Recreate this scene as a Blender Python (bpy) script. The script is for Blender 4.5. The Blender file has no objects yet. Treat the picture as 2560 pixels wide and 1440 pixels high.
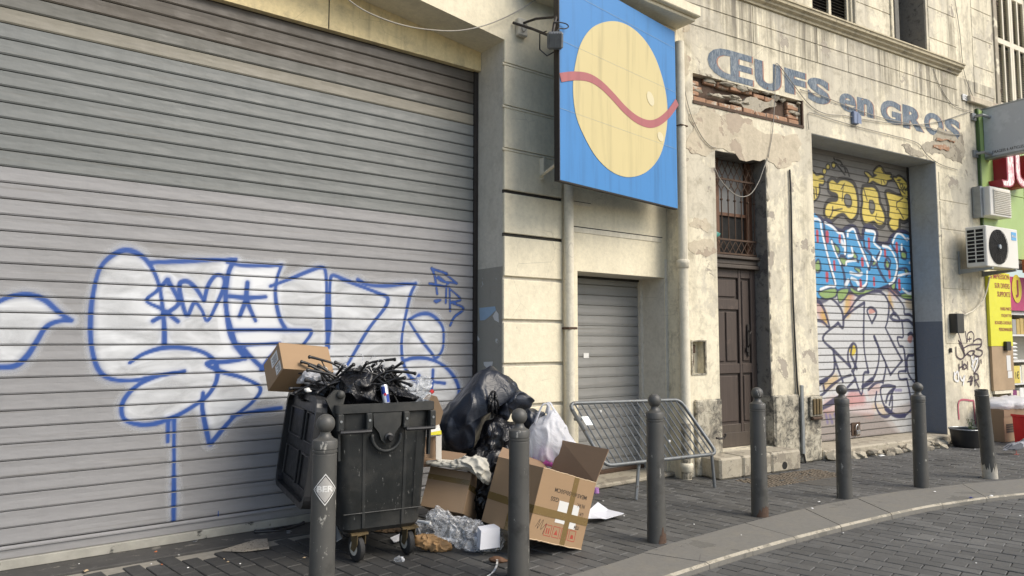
import bpy, bmesh, math, random
import numpy as np
from mathutils import Vector, Matrix, Euler, noise
random.seed(7); rng = np.random.default_rng(7)
SC = bpy.context.scene; COL = SC.collection
rad = math.radians
# ------------------------------------------------------------------ camera
YAW, PITCH, FPX, HC = rad(52.81), rad(4.2), 1778.0, 1.55
fw = np.array([math.cos(YAW)*math.cos(PITCH), math.sin(YAW)*math.cos(PITCH), math.sin(PITCH)])
rt = np.array([math.sin(YAW), -math.cos(YAW), 0.0]); up = np.cross(rt, fw); CAM = np.array([0, 0, HC])
cd = bpy.data.cameras.new('camera'); cam = bpy.data.objects.new('camera', cd); COL.objects.link(cam)
cd.sensor_width = 36; cd.lens = FPX/2560*36; cd.clip_end = 600; cd.clip_start = 0.05
cam.matrix_world = Matrix(((rt[0], up[0], -fw[0], CAM[0]), (rt[1], up[1], -fw[1], CAM[1]), (rt[2], up[2], -fw[2], CAM[2]), (0, 0, 0, 1)))
SC.camera = cam
# ------------------------------------------------------------------ light
SUN_EL, SUN_AZ = rad(43), rad(-63)     # azimuth of the bright part of the sky, from +X (along the street) towards +Y
w = bpy.data.worlds.new('World'); SC.world = w; w.use_nodes = True
nt = w.node_tree; bg = nt.nodes['Background']
sky = nt.nodes.new('ShaderNodeTexSky'); sky.sky_type = 'NISHITA'; sky.sun_disc = False
sky.sun_elevation = SUN_EL; sky.sun_rotation = math.pi/2 - SUN_AZ; sky.dust_density = 2.0; sky.ozone_density = 0.6; sky.air_density = 1.0
nt.links.new(sky.outputs[0], bg.inputs[0]); bg.inputs[1].default_value = 0.088
sd = bpy.data.lights.new('sun', 'SUN'); sd.energy = 1.5; sd.angle = rad(36); sd.color = (1.0, 0.92, 0.79)
so = bpy.data.objects.new('sun', sd); COL.objects.link(so)
sdir = Vector((math.cos(SUN_EL)*math.cos(SUN_AZ), math.cos(SUN_EL)*math.sin(SUN_AZ), math.sin(SUN_EL)))
so.rotation_euler = sdir.to_track_quat('Z', 'Y').to_euler(); so.location = (6, -6, 12)
SC.view_settings.view_transform = 'Standard'; SC.view_settings.look = 'None'; SC.view_settings.gamma = 1
SC.view_settings.exposure = 1.2
# ------------------------------------------------------------------ survey helpers: picture point -> point on a real plane
def ray(x, y): return fw + rt*(x-1280)/FPX + up*(720-y)/FPX
def G(x, y, z=0.0):
    d = ray(x, y); return CAM + d*(z-HC)/d[2]
def WL(x, y, Y):
    d = ray(x, y); return CAM + d*Y/d[1]
def PLN(x, y, p, n):
    d = ray(x, y); n = np.array(n); return CAM + d*(np.dot(np.array(p)-CAM, n)/np.dot(d, n))
RA = rad(-6.65); RO = np.array([6.45, 5.33, 0.0])
rux = np.array([math.cos(RA), math.sin(RA), 0]); ruy = np.array([-math.sin(RA), math.cos(RA), 0])
def RF(x, y, yy=0.0):            # point on the right-hand facade, in its own frame (along, depth, height)
    d = PLN(x, y, RO+ruy*yy, ruy) - RO; return np.array([d@rux, yy, d[2]])
MR = Matrix.Translation(RO.tolist()) @ Matrix.Rotation(RA, 4, 'Z')
def RW(u, y, z): return MR @ Vector((u, y, z))
# ------------------------------------------------------------------ objects
MATW = {}
def reg(o, m): MATW[o.name] = m; return o
def wm(o): return MATW.get(o.name, Matrix.Identity(4)) if o else Matrix.Identity(4)
def tag(o, label=None, cat=None, group=None, kind=None):
    if label: o['label'] = label
    if cat: o['category'] = cat
    if group: o['group'] = group
    if kind: o['kind'] = kind
    return o
def thing(name, label, cat, loc=(0, 0, 0), rz=0.0, group=None, rot=None):
    o = bpy.data.objects.new(name, None); COL.objects.link(o); o.empty_display_size = 0.1
    o.location = loc
    if rot is not None: o.rotation_euler = rot; m = Matrix.Translation(loc) @ Euler(rot).to_matrix().to_4x4()
    else: o.rotation_euler = (0, 0, rz); m = Matrix.Translation(loc) @ Matrix.Rotation(rz, 4, 'Z')
    return tag(reg(o, m), label, cat, group)
def cr(pts, n=8, closed=False):        # Catmull-Rom through points
    P = [np.array(p, float) for p in pts]; out = []; m = len(P)
    if m < 3 and not closed:
        return [P[0] + (P[1]-P[0])*t/n for t in range(n+1)]
    rngs = range(m if closed else m-1)
    for i in rngs:
        p0 = P[(i-1) % m] if (closed or i > 0) else 2*P[0]-P[1]
        p1 = P[i]; p2 = P[(i+1) % m]
        p3 = P[(i+2) % m] if (closed or i+2 < m) else 2*P[-1]-P[-2]
        for k in range(n):
            t = k/n
            out.append(0.5*(2*p1+(p2-p0)*t+(2*p0-5*p1+4*p2-p3)*t*t+(3*p1-p0-3*p2+p3)*t**3))
    if not closed: out.append(P[-1])
    return out
class MB:
    def __init__(s): s.v = []; s.f = []; s.sm = False; s.tint = []
    def add(s, vs, fs):
        b = len(s.v); s.v += [tuple(map(float, v)) for v in vs]; s.f += [tuple(i+b for i in f) for f in fs]; return s
    def box(s, x0, x1, y0, y1, z0, z1, M=None, bev=0.0):
        if bev > 0:
            b = min(bev, (x1-x0)*.45, (y1-y0)*.45, (z1-z0)*.45); bm = bmesh.new(); bmesh.ops.create_cube(bm, size=1)
            for v in bm.verts:
                v.co = Vector(((x0+x1)/2+v.co.x*(x1-x0), (y0+y1)/2+v.co.y*(y1-y0), (z0+z1)/2+v.co.z*(z1-z0)))
            bmesh.ops.bevel(bm, geom=list(bm.edges), offset=b, segments=1, affect='EDGES', profile=0.5)
            bm.verts.index_update(); vs = [v.co.copy() for v in bm.verts]; fs = [[v.index for v in f.verts] for f in bm.faces]; bm.free()
        else:
            vs = [Vector(p) for p in ((x0,y0,z0),(x1,y0,z0),(x1,y1,z0),(x0,y1,z0),(x0,y0,z1),(x1,y0,z1),(x1,y1,z1),(x0,y1,z1))]
            fs = [(3,2,1,0),(4,5,6,7),(0,1,5,4),(1,2,6,5),(2,3,7,6),(3,0,4,7)]
        if M is not None: vs = [M @ v for v in vs]
        return s.add(vs, fs)
    def prism(s, poly, f0, f1):        # poly: 2-D points, f0/f1: functions (a,b)->3-D for near and far side
        n = len(poly); vs = [f0(*p) for p in poly] + [f1(*p) for p in poly]
        fs = [tuple(range(n)), tuple(range(2*n-1, n-1, -1))] + [(i, i+n, (i+1) % n+n, (i+1) % n) for i in range(n)]
        return s.add(vs, fs)
    def tube(s, path, r, seg=8, cap=True, flat=1.0):
        P = [Vector(p) for p in path]; n = len(P); rs = r if hasattr(r, '__len__') else [r]*n
        ref = None; vs = []
        for i in range(n):
            t = (P[min(i+1, n-1)]-P[max(i-1, 0)]); t = t.normalized() if t.length > 1e-9 else Vector((0, 0, 1))
            if ref is None: ref = t.cross(Vector((0, 0, 1))) if abs(t.z) < .95 else t.cross(Vector((1, 0, 0)))
            a = (ref - t*ref.dot(t)).normalized(); ref = a; b = t.cross(a)
            for k in range(seg):
                an = 2*math.pi*k/seg; vs.append(P[i] + a*math.cos(an)*rs[i] + b*math.sin(an)*rs[i]*flat)
        fs = [(i*seg+k, i*seg+(k+1) % seg, (i+1)*seg+(k+1) % seg, (i+1)*seg+k) for i in range(n-1) for k in range(seg)]
        if cap: fs += [tuple(range(seg-1, -1, -1)), tuple(range((n-1)*seg, n*seg))]
        return s.add(vs, fs)
    def lathe(s, prof, M=None, seg=24, cap=True):     # prof: (r,z)
        vs = []; n = len(prof)
        for r, z in prof:
            for k in range(seg):
                a = 2*math.pi*k/seg; vs.append(Vector((r*math.cos(a), r*math.sin(a), z)))
        if M is not None: vs = [M @ v for v in vs]
        fs = [(i*seg+k, i*seg+(k+1) % seg, (i+1)*seg+(k+1) % seg, (i+1)*seg+k) for i in range(n-1) for k in range(seg)]
        if cap: fs += [tuple(range(seg-1, -1, -1)), tuple(range((n-1)*seg, n*seg))]
        return s.add(vs, fs)
    def ribbon(s, pts, wd, nrm):        # flat strip along pts, lying in the plane with normal nrm
        P = [Vector(p) for p in pts]; N = Vector(nrm); L = []; n = len(P)
        for i in range(n):
            t = (P[min(i+1, n-1)]-P[max(i-1, 0)]).normalized(); sd_ = N.cross(t).normalized()*wd/2
            L += [P[i]-sd_, P[i]+sd_]
        return s.add(L, [(2*i, 2*i+2, 2*i+3, 2*i+1) for i in range(n-1)])
    def build(s, name, mat=None, parent=None, smooth=False, ang=None, local=False, recalc=True):
        me = bpy.data.meshes.new(name); M = wm(parent)
        vs = s.v if (local or parent is None) else [tuple(M.inverted() @ Vector(v)) for v in s.v]
        me.from_pydata(vs, [], s.f); me.validate()
        if recalc:
            bm = bmesh.new(); bm.from_mesh(me); bmesh.ops.recalc_face_normals(bm, faces=bm.faces); bm.to_mesh(me); bm.free()
        if mat is not None: me.materials.append(mat)
        if smooth or ang:
            me.polygons.foreach_set('use_smooth', [True]*len(me.polygons))
            if ang: me.set_sharp_from_angle(angle=rad(ang))
        o = bpy.data.objects.new(name, me); COL.objects.link(o); o.parent = parent
        return reg(o, M)
def part(name, mat, parent, fn, **kw):
    m = MB(); fn(m); return m.build(name, mat, parent, **kw)
def link_copy(name, me, parent, loc, rot=None, scale=None):
    o = bpy.data.objects.new(name, me); COL.objects.link(o); o.parent = parent; o.location = loc
    if rot is not None: o.rotation_euler = rot
    if scale is not None: o.scale = scale
    return o
# ------------------------------------------------------------------ materials
class N:
    def __init__(s, name):
        s.m = bpy.data.materials.new(name); s.m.use_nodes = True; s.t = s.m.node_tree; s.b = s.t.nodes['Principled BSDF']; s.out = s.t.nodes['Material Output']
    def n(s, typ, **kw):
        x = s.t.nodes.new('ShaderNode'+typ)
        for k, v in kw.items(): setattr(x, k, v)
        return x
    def l(s, a, b): s.t.links.new(a, b)
    def pos(s, scale=(1, 1, 1), obj=False, rnd=False):
        g = s.n('TexCoord').outputs['Object'] if obj else s.n('NewGeometry').outputs['Position']
        mp = s.n('Mapping'); mp.inputs['Scale'].default_value = scale; s.l(g, mp.inputs[0])
        if rnd:
            oi = s.n('ObjectInfo'); mu = s.n('Math', operation='MULTIPLY'); mu.inputs[1].default_value = 37.0
            s.l(oi.outputs['Random'], mu.inputs[0]); s.l(mu.outputs[0], mp.inputs['Location'])
        return mp.outputs[0]
    def noise(s, co, scale, detail=6, rough=.6, dist=0.0):
        x = s.n('TexNoise'); x.inputs['Scale'].default_value = scale; x.inputs['Detail'].default_value = detail
        x.inputs['Roughness'].default_value = rough; x.inputs['Distortion'].default_value = dist; s.l(co, x.inputs['Vector']); return x.outputs['Fac']
    def vor(s, co, scale, feature='F1', out='Distance'):
        x = s.n('TexVoronoi', feature=feature); x.inputs['Scale'].default_value = scale; s.l(co, x.inputs['Vector']); return x.outputs[out]
    def ramp(s, fac, stops):
        x = s.n('ValToRGB'); el = x.color_ramp.elements
        while len(el) < len(stops): el.new(0.5)
        for e, (p, c) in zip(el, stops):
            e.position = p; e.color = (c, c, c, 1) if not hasattr(c, '__len__') else (*c, 1)
        s.l(fac, x.inputs[0]); return x.outputs[0]
    def mix(s, fac, a, b, mode='MIX'):
        x = s.n('Mix', data_type='RGBA', blend_type=mode)
        for i, q in ((0, fac), (6, a), (7, b)):
            if hasattr(q, 'is_linked'): s.l(q, x.inputs[i])
            else: x.inputs[i].default_value = q if i == 0 else ((*q, 1) if hasattr(q, '__len__') else (q, q, q, 1))
        return x.outputs[2]
    def math(s, op, a, b=0.0):
        x = s.n('Math', operation=op)
        for i, q in ((0, a), (1, b)):
            if hasattr(q, 'is_linked'): s.l(q, x.inputs[i])
            else: x.inputs[i].default_value = q
        return x.outputs[0]
    def bump(s, h, strength=.3, dist=.01, prev=None):
        x = s.n('Bump'); x.inputs['Strength'].default_value = strength; x.inputs['Distance'].default_value = dist
        s.l(h, x.inputs['Height'])
        if prev is not None: s.l(prev, x.inputs['Normal'])
        return x.outputs[0]
    def fin(s, col=None, rough=.7, nrm=None, metal=0.0, spec=None):
        if col is not None:
            if hasattr(col, 'is_linked'): s.l(col, s.b.inputs['Base Color'])
            else: s.b.inputs['Base Color'].default_value = (*col, 1)
        if hasattr(rough, 'is_linked'): s.l(rough, s.b.inputs['Roughness'])
        else: s.b.inputs['Roughness'].default_value = rough
        s.b.inputs['Metallic'].default_value = metal
        if spec is not None: s.b.inputs['Specular IOR Level'].default_value = spec
        if nrm is not None: s.l(nrm, s.b.inputs['Normal'])
        return s.m
def mul(c, k): return tuple(min(1, x*k) for x in c)
def plain(name, c, rough=.6, metal=0.0, var=.18, scale=9, bump=.12, bs=60, obj=False, spots=None, sp_scale=30, sp_lo=.68, spec=None):
    a = N(name); co = a.pos(obj=obj, rnd=obj); n1 = a.noise(co, scale); col = a.mix(n1, mul(c, 1-var), mul(c, 1+var))
    if spots is not None:
        f = a.ramp(a.noise(co, sp_scale, 5, .65), [(sp_lo, 0), (sp_lo+.05, 1)]); col = a.mix(f, col, spots)
    nb = a.bump(a.noise(co, bs, 4), bump, .004)
    r = a.ramp(a.noise(co, scale*1.7), [(.3, max(.05, rough-.1)), (.75, min(1, rough+.1))])
    return a.fin(col, r, nb, metal, spec)
def wallpaint(name, c, under, streak=(.16, .14, .10), peel=.62, st=.5, fine=.35, blk=.0, scale=1.0, leak=None, patchy=0.0):
    a = N(name); co = a.pos((scale,)*3); cz = a.pos((3.2, 3.2, .32)); cz2 = a.pos((14, 14, .7))
    base = a.mix(a.noise(co, 1.6, 5), mul(c, .9), mul(c, 1.05)); base = a.mix(a.ramp(a.noise(co, 24, 5, .7), [(.35, 1), (.6, 0)]), base, mul(c, .86))
    s1 = a.ramp(a.noise(cz, 1.3, 6, .62), [(.46, 0), (.66, 1)]); s2 = a.ramp(a.noise(cz2, 1.0, 5, .6), [(.5, 0), (.8, 1)])
    sk = a.math('MULTIPLY', s1, a.math('ADD', s2, .35)); base = a.mix(a.math('MULTIPLY', sk, st), base, streak)
    if leak:   # rain leaks that start under a ledge and run down unevenly
        sx = a.n('SeparateXYZ'); a.l(a.n('NewGeometry').outputs['Position'], sx.inputs[0])
        for zt, ln in leak:
            dz = a.math('ADD', a.math('SUBTRACT', zt, sx.outputs[2]), a.math('MULTIPLY', a.noise(a.pos((2.6, 2.6, .05)), 1.7, 5, .7), -ln*1.5)); m_ = a.math('MULTIPLY', a.ramp(dz, [(0, 1), (.0 if ln < .01 else min(1, ln), 0)]), a.math('LESS_THAN', sx.outputs[2], zt))
            f_ = a.math('MULTIPLY', m_, a.ramp(a.noise(a.pos((9, 9, .35)), 1.5, 6, .65), [(.38, 0), (.62, 1)])); base = a.mix(a.math('MULTIPLY', f_, .85), base, (.14, .125, .10))
    if patchy > 0:   # old repairs and washed-out zones in another tone
        base = a.mix(a.ramp(a.noise(a.pos((1, 1, .7)), .95, 8, .68, .3), [(.50, 0), (.535, patchy)]), base, (.47, .435, .355)); base = a.mix(a.ramp(a.noise(a.pos((1.2, 1.2, .5)), 2.4, 9, .74, .2), [(.56, 0), (.66, patchy)]), base, (.25, .23, .19))
    dirt = a.ramp(a.noise(co, 5.5, 7, .7, .4), [(.50, 0), (.72, 1)]); base = a.mix(a.math('MULTIPLY', dirt, fine), base, mul(streak, 1.5))
    pf = a.ramp(a.noise(co, 2.1, 9, .62, .25), [(peel, 0), (peel+.012, 1)])
    base = a.mix(pf, base, a.mix(a.noise(co, 12), mul(under, .75), mul(under, 1.2)))
    if blk > 0:
        bf = a.ramp(a.noise(co, 9, 10, .75, .6), [(.62-blk*.18, 0), (.74-blk*.12, 1)]); base = a.mix(bf, base, (.05, .047, .04))
    ck = a.vor(a.pos((1.3, 1.3, 1.0)), 2.3, 'DISTANCE_TO_EDGE'); cm = a.math('MULTIPLY', a.ramp(ck, [(0, 1), (.006, 0)]), a.ramp(a.noise(co, 1.1), [(.5, 0), (.6, 1)]))
    base = a.mix(a.math('MULTIPLY', cm, .6), base, mul(c, .35))
    h = a.math('ADD', a.math('MULTIPLY', pf, -1.2), a.math('ADD', a.noise(co, 7, 6), a.math('MULTIPLY', a.noise(co, 55, 4), .35)))
    return a.fin(base, .85, a.bump(h, .35, .012))
CREAM = (.74, .66, .45)
M = {}
M['cream'] = wallpaint('cream_plaster', (.745, .68, .51), (.62, .58, .46), peel=.70, st=.22, fine=.16)
M['facade'] = wallpaint('weathered_facade', (.765, .70, .53), (.36, .32, .26), peel=.63, st=1.0, fine=.7, leak=((5.83, .55),), patchy=.62)
M['facade_rough'] = wallpaint('crumbling_facade', (.56, .49, .365), (.40, .33, .25), peel=.52, st=.5, fine=.5)
M['plinth'] = wallpaint('stained_stone', (.50, .46, .36), (.30, .27, .21), peel=.56, st=.5, fine=.8, blk=1.0)
M['jamb'] = wallpaint('grey_jamb_plaster', (.60, .565, .48), (.28, .26, .21), peel=.72, st=.2, fine=.3)
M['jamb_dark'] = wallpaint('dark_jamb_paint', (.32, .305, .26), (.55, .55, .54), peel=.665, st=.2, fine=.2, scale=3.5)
M['jamb_blue'] = wallpaint('blue_grey_jamb', (.40, .42, .43), (.30, .30, .28), peel=.74, st=.25, fine=.25)
M['jamb_slate'] = wallpaint('slate_blue_jamb', (.145, .165, .20), (.4, .4, .38), peel=.71, st=.15, fine=.15, scale=2.5)
M['lintel'] = wallpaint('ochre_lintel', (.80, .66, .37), (.30, .24, .14), peel=.72, st=.4, fine=.45)
M['door_jamb'] = wallpaint('black_door_jamb', (.22, .205, .18), (.12, .11, .1), peel=.6, st=.4, fine=.5, blk=.6)
M['near_black'] = plain('near_black', (.03, .027, .022), .9)  # near-black brown for grooves, joints, shutter box and window recess
M['dark'] = plain('dark_interior', (.012, .011, .010), .9)
M['brick'] = plain('old_clay', (.33, .19, .115), .9, var=.45, scale=14, bump=.5, spots=(.45, .40, .32), sp_scale=12, sp_lo=.55)
M['rubble'] = wallpaint('rubble_stone', (.40, .36, .28), (.26, .23, .18), peel=.55, st=.2, fine=.5, blk=.35, scale=2)
M['kerb'] = wallpaint('kerb_stone', (.168, .161, .143), (.125, .12, .105), peel=.62, st=.0, fine=.25)
M['kerb_lit'] = wallpaint('lit_kerb_edge', (.40, .365, .29), (.24, .22, .175), peel=.52, st=0, fine=.9, blk=.35, scale=3)  # paler stone colour that paints light onto the kerb's road-side edge
M['steelgrey'] = plain('galvanised_steel', (.30, .32, .33), .45, .75, var=.3, scale=14, spots=(.16, .13, .10), sp_scale=22, sp_lo=.66)
M['pipe'] = wallpaint('pipe_paint', (.70, .65, .52), (.42, .38, .3), peel=.69, st=.5, fine=.3)
M['barrier'] = plain('dull_galvanised', (.15, .16, .165), .5, .45, var=.4, scale=16, spots=(.09, .07, .05), sp_scale=22, sp_lo=.62)
M['white'] = plain('white_plastic', (.62, .62, .60), .45, var=.06)
M['black'] = plain('black_plastic', (.014, .014, .015), .38, var=.3, bump=.05)
M['rubber'] = plain('rubber', (.02, .02, .02), .75)
M['zinc'] = plain('yellow_zinc', (.15, .11, .055), .6, .5, var=.35, scale=20)
M['rust'] = plain('rusty_iron', (.075, .045, .028), .8, .2, var=.5, scale=25, bump=.3)
M['iron'] = plain('dark_iron', (.035, .03, .027), .6, .4, var=.4, scale=25)
M['wire'] = plain('cable', (.30, .28, .24), .7)
M['wireblk'] = plain('black_cable', (.02, .02, .02), .6)
M['steel'] = plain('bare_steel', (.5, .5, .5), .3, .95)
M['wood'] = None
def shutter_mat(name, c, streak=.3, dirt=(.12, .11, .09)):
    a = N(name); co = a.pos(); cz = a.pos((5, 5, 1.6)); cx = a.pos((.5, .5, 22))
    base = a.mix(a.noise(co, .9, 4), mul(c, .93), mul(c, 1.06)); base = a.mix(a.math('MULTIPLY', a.ramp(a.noise(cz, 1.4, 6, .6), [(.5, 0), (.75, 1)]), streak), base, mul(c, .74))
    base = a.mix(a.math('MULTIPLY', a.ramp(a.noise(cx, 1.5, 7, .65), [(.56, 0), (.76, 1)]), .55), base, dirt)
    base = a.mix(a.ramp(a.noise(co, 38, 6, .7), [(.70, 0), (.74, 1)]), base, (.06, .055, .05))
    base = a.mix(a.ramp(a.noise(a.pos((1, 1, 2.5)), 17, 5, .6, 1.0), [(.735, 0), (.75, 1)]), base, mul(c, 1.35))
    h = a.math('ADD', a.noise(a.pos((1.6, 1.6, 5)), 1.4, 3), a.math('MULTIPLY', a.noise(co, 45, 3), .06))
    return a.fin(base, a.ramp(a.noise(co, 6), [(.3, .42), (.7, .62)]), a.bump(h, .3, .03), .0, .5)
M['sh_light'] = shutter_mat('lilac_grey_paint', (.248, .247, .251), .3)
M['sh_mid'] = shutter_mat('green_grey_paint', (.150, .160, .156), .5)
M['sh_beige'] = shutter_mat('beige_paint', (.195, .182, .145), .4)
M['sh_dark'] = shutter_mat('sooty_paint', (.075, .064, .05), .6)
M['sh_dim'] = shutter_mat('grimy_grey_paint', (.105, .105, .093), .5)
M['sh_gate'] = shutter_mat('gate_grey', (.15, .142, .128), .5)
M['sh_small'] = shutter_mat('small_shutter_grey', (.235, .235, .225), .55)
def paver_mat(name, c, vcol=False):
    a = N(name); co = a.pos()
    if vcol:
        v = a.n('Attribute'); v.attribute_name = 'tint'; r = v.outputs['Fac']
    else: r = a.n('ObjectInfo').outputs['Random']
    base = a.mix(r, mul(c, .6), mul(c, 1.4)); base = a.mix(a.noise(co, 38, 6, .7), mul(c, .55), base)
    base = a.mix(a.ramp(a.noise(co, 1.3, 6, .65), [(.42, .55), (.62, 0)]), base, mul(c, .42))
    base = a.mix(a.ramp(a.noise(co, 60, 5, .6), [(.69, 0), (.73, .7)]), base, mul(c, 2.2))
    base = a.mix(a.ramp(a.vor(co, 2.6), [(.035, .6), (.06, 0)]), base, mul(c, .4))
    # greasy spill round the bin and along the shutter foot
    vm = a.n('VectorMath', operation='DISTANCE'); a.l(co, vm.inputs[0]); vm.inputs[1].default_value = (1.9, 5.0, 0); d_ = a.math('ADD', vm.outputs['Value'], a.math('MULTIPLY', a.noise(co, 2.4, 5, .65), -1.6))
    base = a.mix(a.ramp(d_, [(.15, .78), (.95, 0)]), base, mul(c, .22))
    h = a.math('ADD', a.noise(co, 110, 4), a.noise(co, 16, 4))
    return a.fin(base, a.ramp(a.noise(co, 5), [(.35, .55), (.7, .85)]), a.bump(h, .35, .005))
PVC = (.126, .125, .119)
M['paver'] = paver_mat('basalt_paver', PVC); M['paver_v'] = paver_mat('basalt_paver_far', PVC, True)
M['joint'] = plain('sandy_joint', (.24, .225, .19), .95, var=.35, scale=20)
M['tarsill'] = plain('dirty_threshold', (.055, .053, .05), .75, var=.5, scale=5, bump=.3, spots=(.16, .15, .13), sp_scale=9, sp_lo=.6)
# ------------------------------------------------------------------ ground, road, pavement, kerb
KIN = [(-14, 3.3), (-4, 3.45), (0, 3.52), (2.5, 3.58), (3.55, 3.62), (4.5, 3.70), (6.2, 3.70), (7.8, 3.48), (9.5, 2.98), (12, 1.95), (16, -.2), (22, -4.2)]
KOUT = [(-14, 2.85), (-4, 3.0), (0, 3.08), (2.4, 3.16), (3.67, 3.22), (4.72, 3.24), (5.9, 3.19), (7.45, 3.02), (8.9, 2.62), (11.6, 1.50), (15.6, -.62), (21.7, -4.6)]
kin = cr(KIN, 10); kout = cr(KOUT, 10)
ZR = -0.05
g = MB(); g.add([(-250, -250, -.16), (250, -250, -.16), (250, 250, -.16), (-250, 250, -.16)], [(0, 1, 2, 3)])
tag(g.build('ground', M['joint']), kind='structure')
rd = MB(); rd.add([(p[0], p[1], ZR-.012) for p in kout] + [(-14, -30, ZR-.012), (21.7, -30, ZR-.012)], [tuple(range(len(kout)+2))])
road = tag(rd.build('road', M['joint']), kind='structure')
sw = MB(); top = [(p[0], p[1], -.012) for p in kin] + [(22, 7.5, -.012), (-14, 7.5, -.012)]; sw.add(top, [tuple(range(len(top)))])
side = tag(sw.build('pavement', M['joint']), kind='structure')
kb = bpy.data.objects.new('kerb', None); COL.objects.link(kb); tag(kb, kind='structure'); reg(kb, Matrix.Identity(4))
def klerp(L, t):
    i = min(int(t), len(L)-2); return L[i]+(L[i+1]-L[i])*(t-i)
nk = 22
for k in range(nk):
    t0 = (len(kin)-1)*k/nk; t1 = (len(kin)-1)*(k+1)/nk-.045; m = MB(); n_ = 6
    inn = [klerp(kin, t0+(t1-t0)*i/n_) for i in range(n_+1)]; out = [klerp(kout, t0+(t1-t0)*i/n_) for i in range(n_+1)]
    dz = random.uniform(-.003, .003); vs = []
    for a_, b_ in zip(inn, out):
        d = (b_-a_)/np.linalg.norm(b_-a_); c_ = b_-d*.028
        vs += [(a_[0], a_[1], -.14), (a_[0], a_[1], .004+dz), (c_[0], c_[1], -.004+dz), (b_[0]-d[0]*.004, b_[1]-d[1]*.004, -.018+dz), (b_[0], b_[1], -.16)]
    fs = [(i*5+j, i*5+j+1, i*5+j+6, i*5+j+5) for i in range(n_) for j in range(4)] + [tuple(range(5)), tuple(range(n_*5+4, n_*5-1, -1))]
    m.add(vs, fs); ks = m.build('kerb_stone', M['kerb'], kb); ks.data.materials.append(M['kerb_lit'])
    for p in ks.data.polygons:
        if p.center.z < -.006 and p.normal.z > .12 and abs(p.normal.z) < .97: p.material_index = 1  # road-side edge faces take the colour with the light painted in
KI = np.array(kin); KO = np.array(kout)
def kin_y(x): return np.interp(x, KI[:, 0], KI[:, 1])
def kout_y(x): return np.interp(x, KO[:, 0], KO[:, 1])
def front_y(x): return 5.96 if x < 4.05 else (5.48 if x < 6.45 else 5.28-(x-6.45)*.1166)
pm = bpy.data.meshes.new('paver'); bmp = bmesh.new(); bmesh.ops.create_cube(bmp, size=1)
PL, PW = .232, .116
for v in bmp.verts: v.co = Vector((v.co.x*(PW-.007), v.co.y*(PL-.007), v.co.z*.05-.025))
bmesh.ops.bevel(bmp, geom=[e for e in bmp.edges if all(v.co.z > -.01 for v in e.verts)], offset=.004, segments=1, affect='EDGES')
bmp.to_mesh(pm); bmp.free(); pm.materials.append(M['paver'])
def clip(poly, nx, ny, c):           # keep nx*x+ny*y <= c
    out = []
    for i in range(len(poly)):
        p, q = poly[i], poly[(i+1) % len(poly)]; dp, dq = nx*p[0]+ny*p[1]-c, nx*q[0]+ny*q[1]-c
        if dp <= 0: out.append(p)
        if (dp < 0) != (dq < 0): t = dp/(dp-dq); out.append((p[0]+(q[0]-p[0])*t, p[1]+(q[1]-p[1])*t))
    return out
def pave(parent, ang, edge, above, ok, x0, x1, y0, y1, z):
    """whole pavers inside, cut pavers along the kerb line y = edge(x)"""
    ca, sa = math.cos(ang), math.sin(ang); P = []; hw, hl = (PW-.007)/2, (PL-.007)/2
    for i in range(int(-40/PW), int(40/PW)):
        sft = (i % 2)*.5*PL + random.uniform(-.02, .02)
        for j in range(int(-30/PL), int(30/PL)):
            a_, b_ = i*PW, j*PL+sft; x, y = a_*ca-b_*sa, a_*sa+b_*ca
            if not (x0 < x < x1 and y0 < y < y1 and ok(x, y)): continue
            cs = [(x+p*ca-q*sa, y+p*sa+q*ca) for p, q in ((-hw, -hl), (hw, -hl), (hw, hl), (-hw, hl))]
            s = [((c[1]-edge(c[0])) if above else (edge(c[0])-c[1])) > 0 for c in cs]
            if not any(s): continue
            v = np.array([x, y, z])-CAM; dz = v@fw
            vis = dz > .3 and abs(v@rt/dz*FPX) < 1310 and abs(v@up/dz*FPX) < 760
            cut = None
            if not all(s):
                e0, sl_ = edge(x), (edge(x+.05)-edge(x-.05))/.1; k = -1 if above else 1; cut = clip(cs, -k*sl_, k, k*(e0-sl_*x))
                if len(cut) < 3: continue
            P.append((not vis, float(np.linalg.norm(v)), x, y, cut))
    P.sort(key=lambda q: q[:4]); near = P[:300]; far = P[300:]
    bv = np.array([v.co for v in pm.vertices]); bf = [list(p.vertices) for p in pm.polygons]; V = []; F = []; T = []; nv = 0
    for _, _, x, y, cut in near:
        if cut is None: link_copy('paver', pm, parent, (x, y, z+random.uniform(-.003, .003)), (random.uniform(-.012, .012), random.uniform(-.012, .012), ang+random.uniform(-.012, .012)))
        else: m = MB(); m.prism(cut, lambda p, q: (p, q, z+.0005), lambda p, q: (p, q, z-.05)); m.build('paver', M['paver'], parent)
    for _, _, x, y, cut in far:
        if cut is None:
            tx, ty, tz = random.uniform(-.012, .012), random.uniform(-.012, .012), random.uniform(-.003, .003); zz = bv[:, 2]+bv[:, 0]*tx+bv[:, 1]*ty+tz
            pts = np.stack([x+bv[:, 0]*ca-bv[:, 1]*sa, y+bv[:, 0]*sa+bv[:, 1]*ca, z+zz], 1); fs = bf
        else: pts = np.array([(p, q, z) for p, q in cut]); fs = [list(range(len(cut)))]
        V.append(pts); F += [[i+nv for i in f] for f in fs]; nv += len(pts); T += [random.random()]*len(pts)
    if far:
        me = bpy.data.meshes.new('paver_field'); me.from_pydata(np.concatenate(V).tolist(), [], F); me.materials.append(M['paver_v'])
        at = me.attributes.new('tint', 'FLOAT', 'POINT'); at.data.foreach_set('value', T)
        o = bpy.data.objects.new('paver_field', me); COL.objects.link(o); o.parent = parent; o['kind'] = 'stuff'
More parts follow.
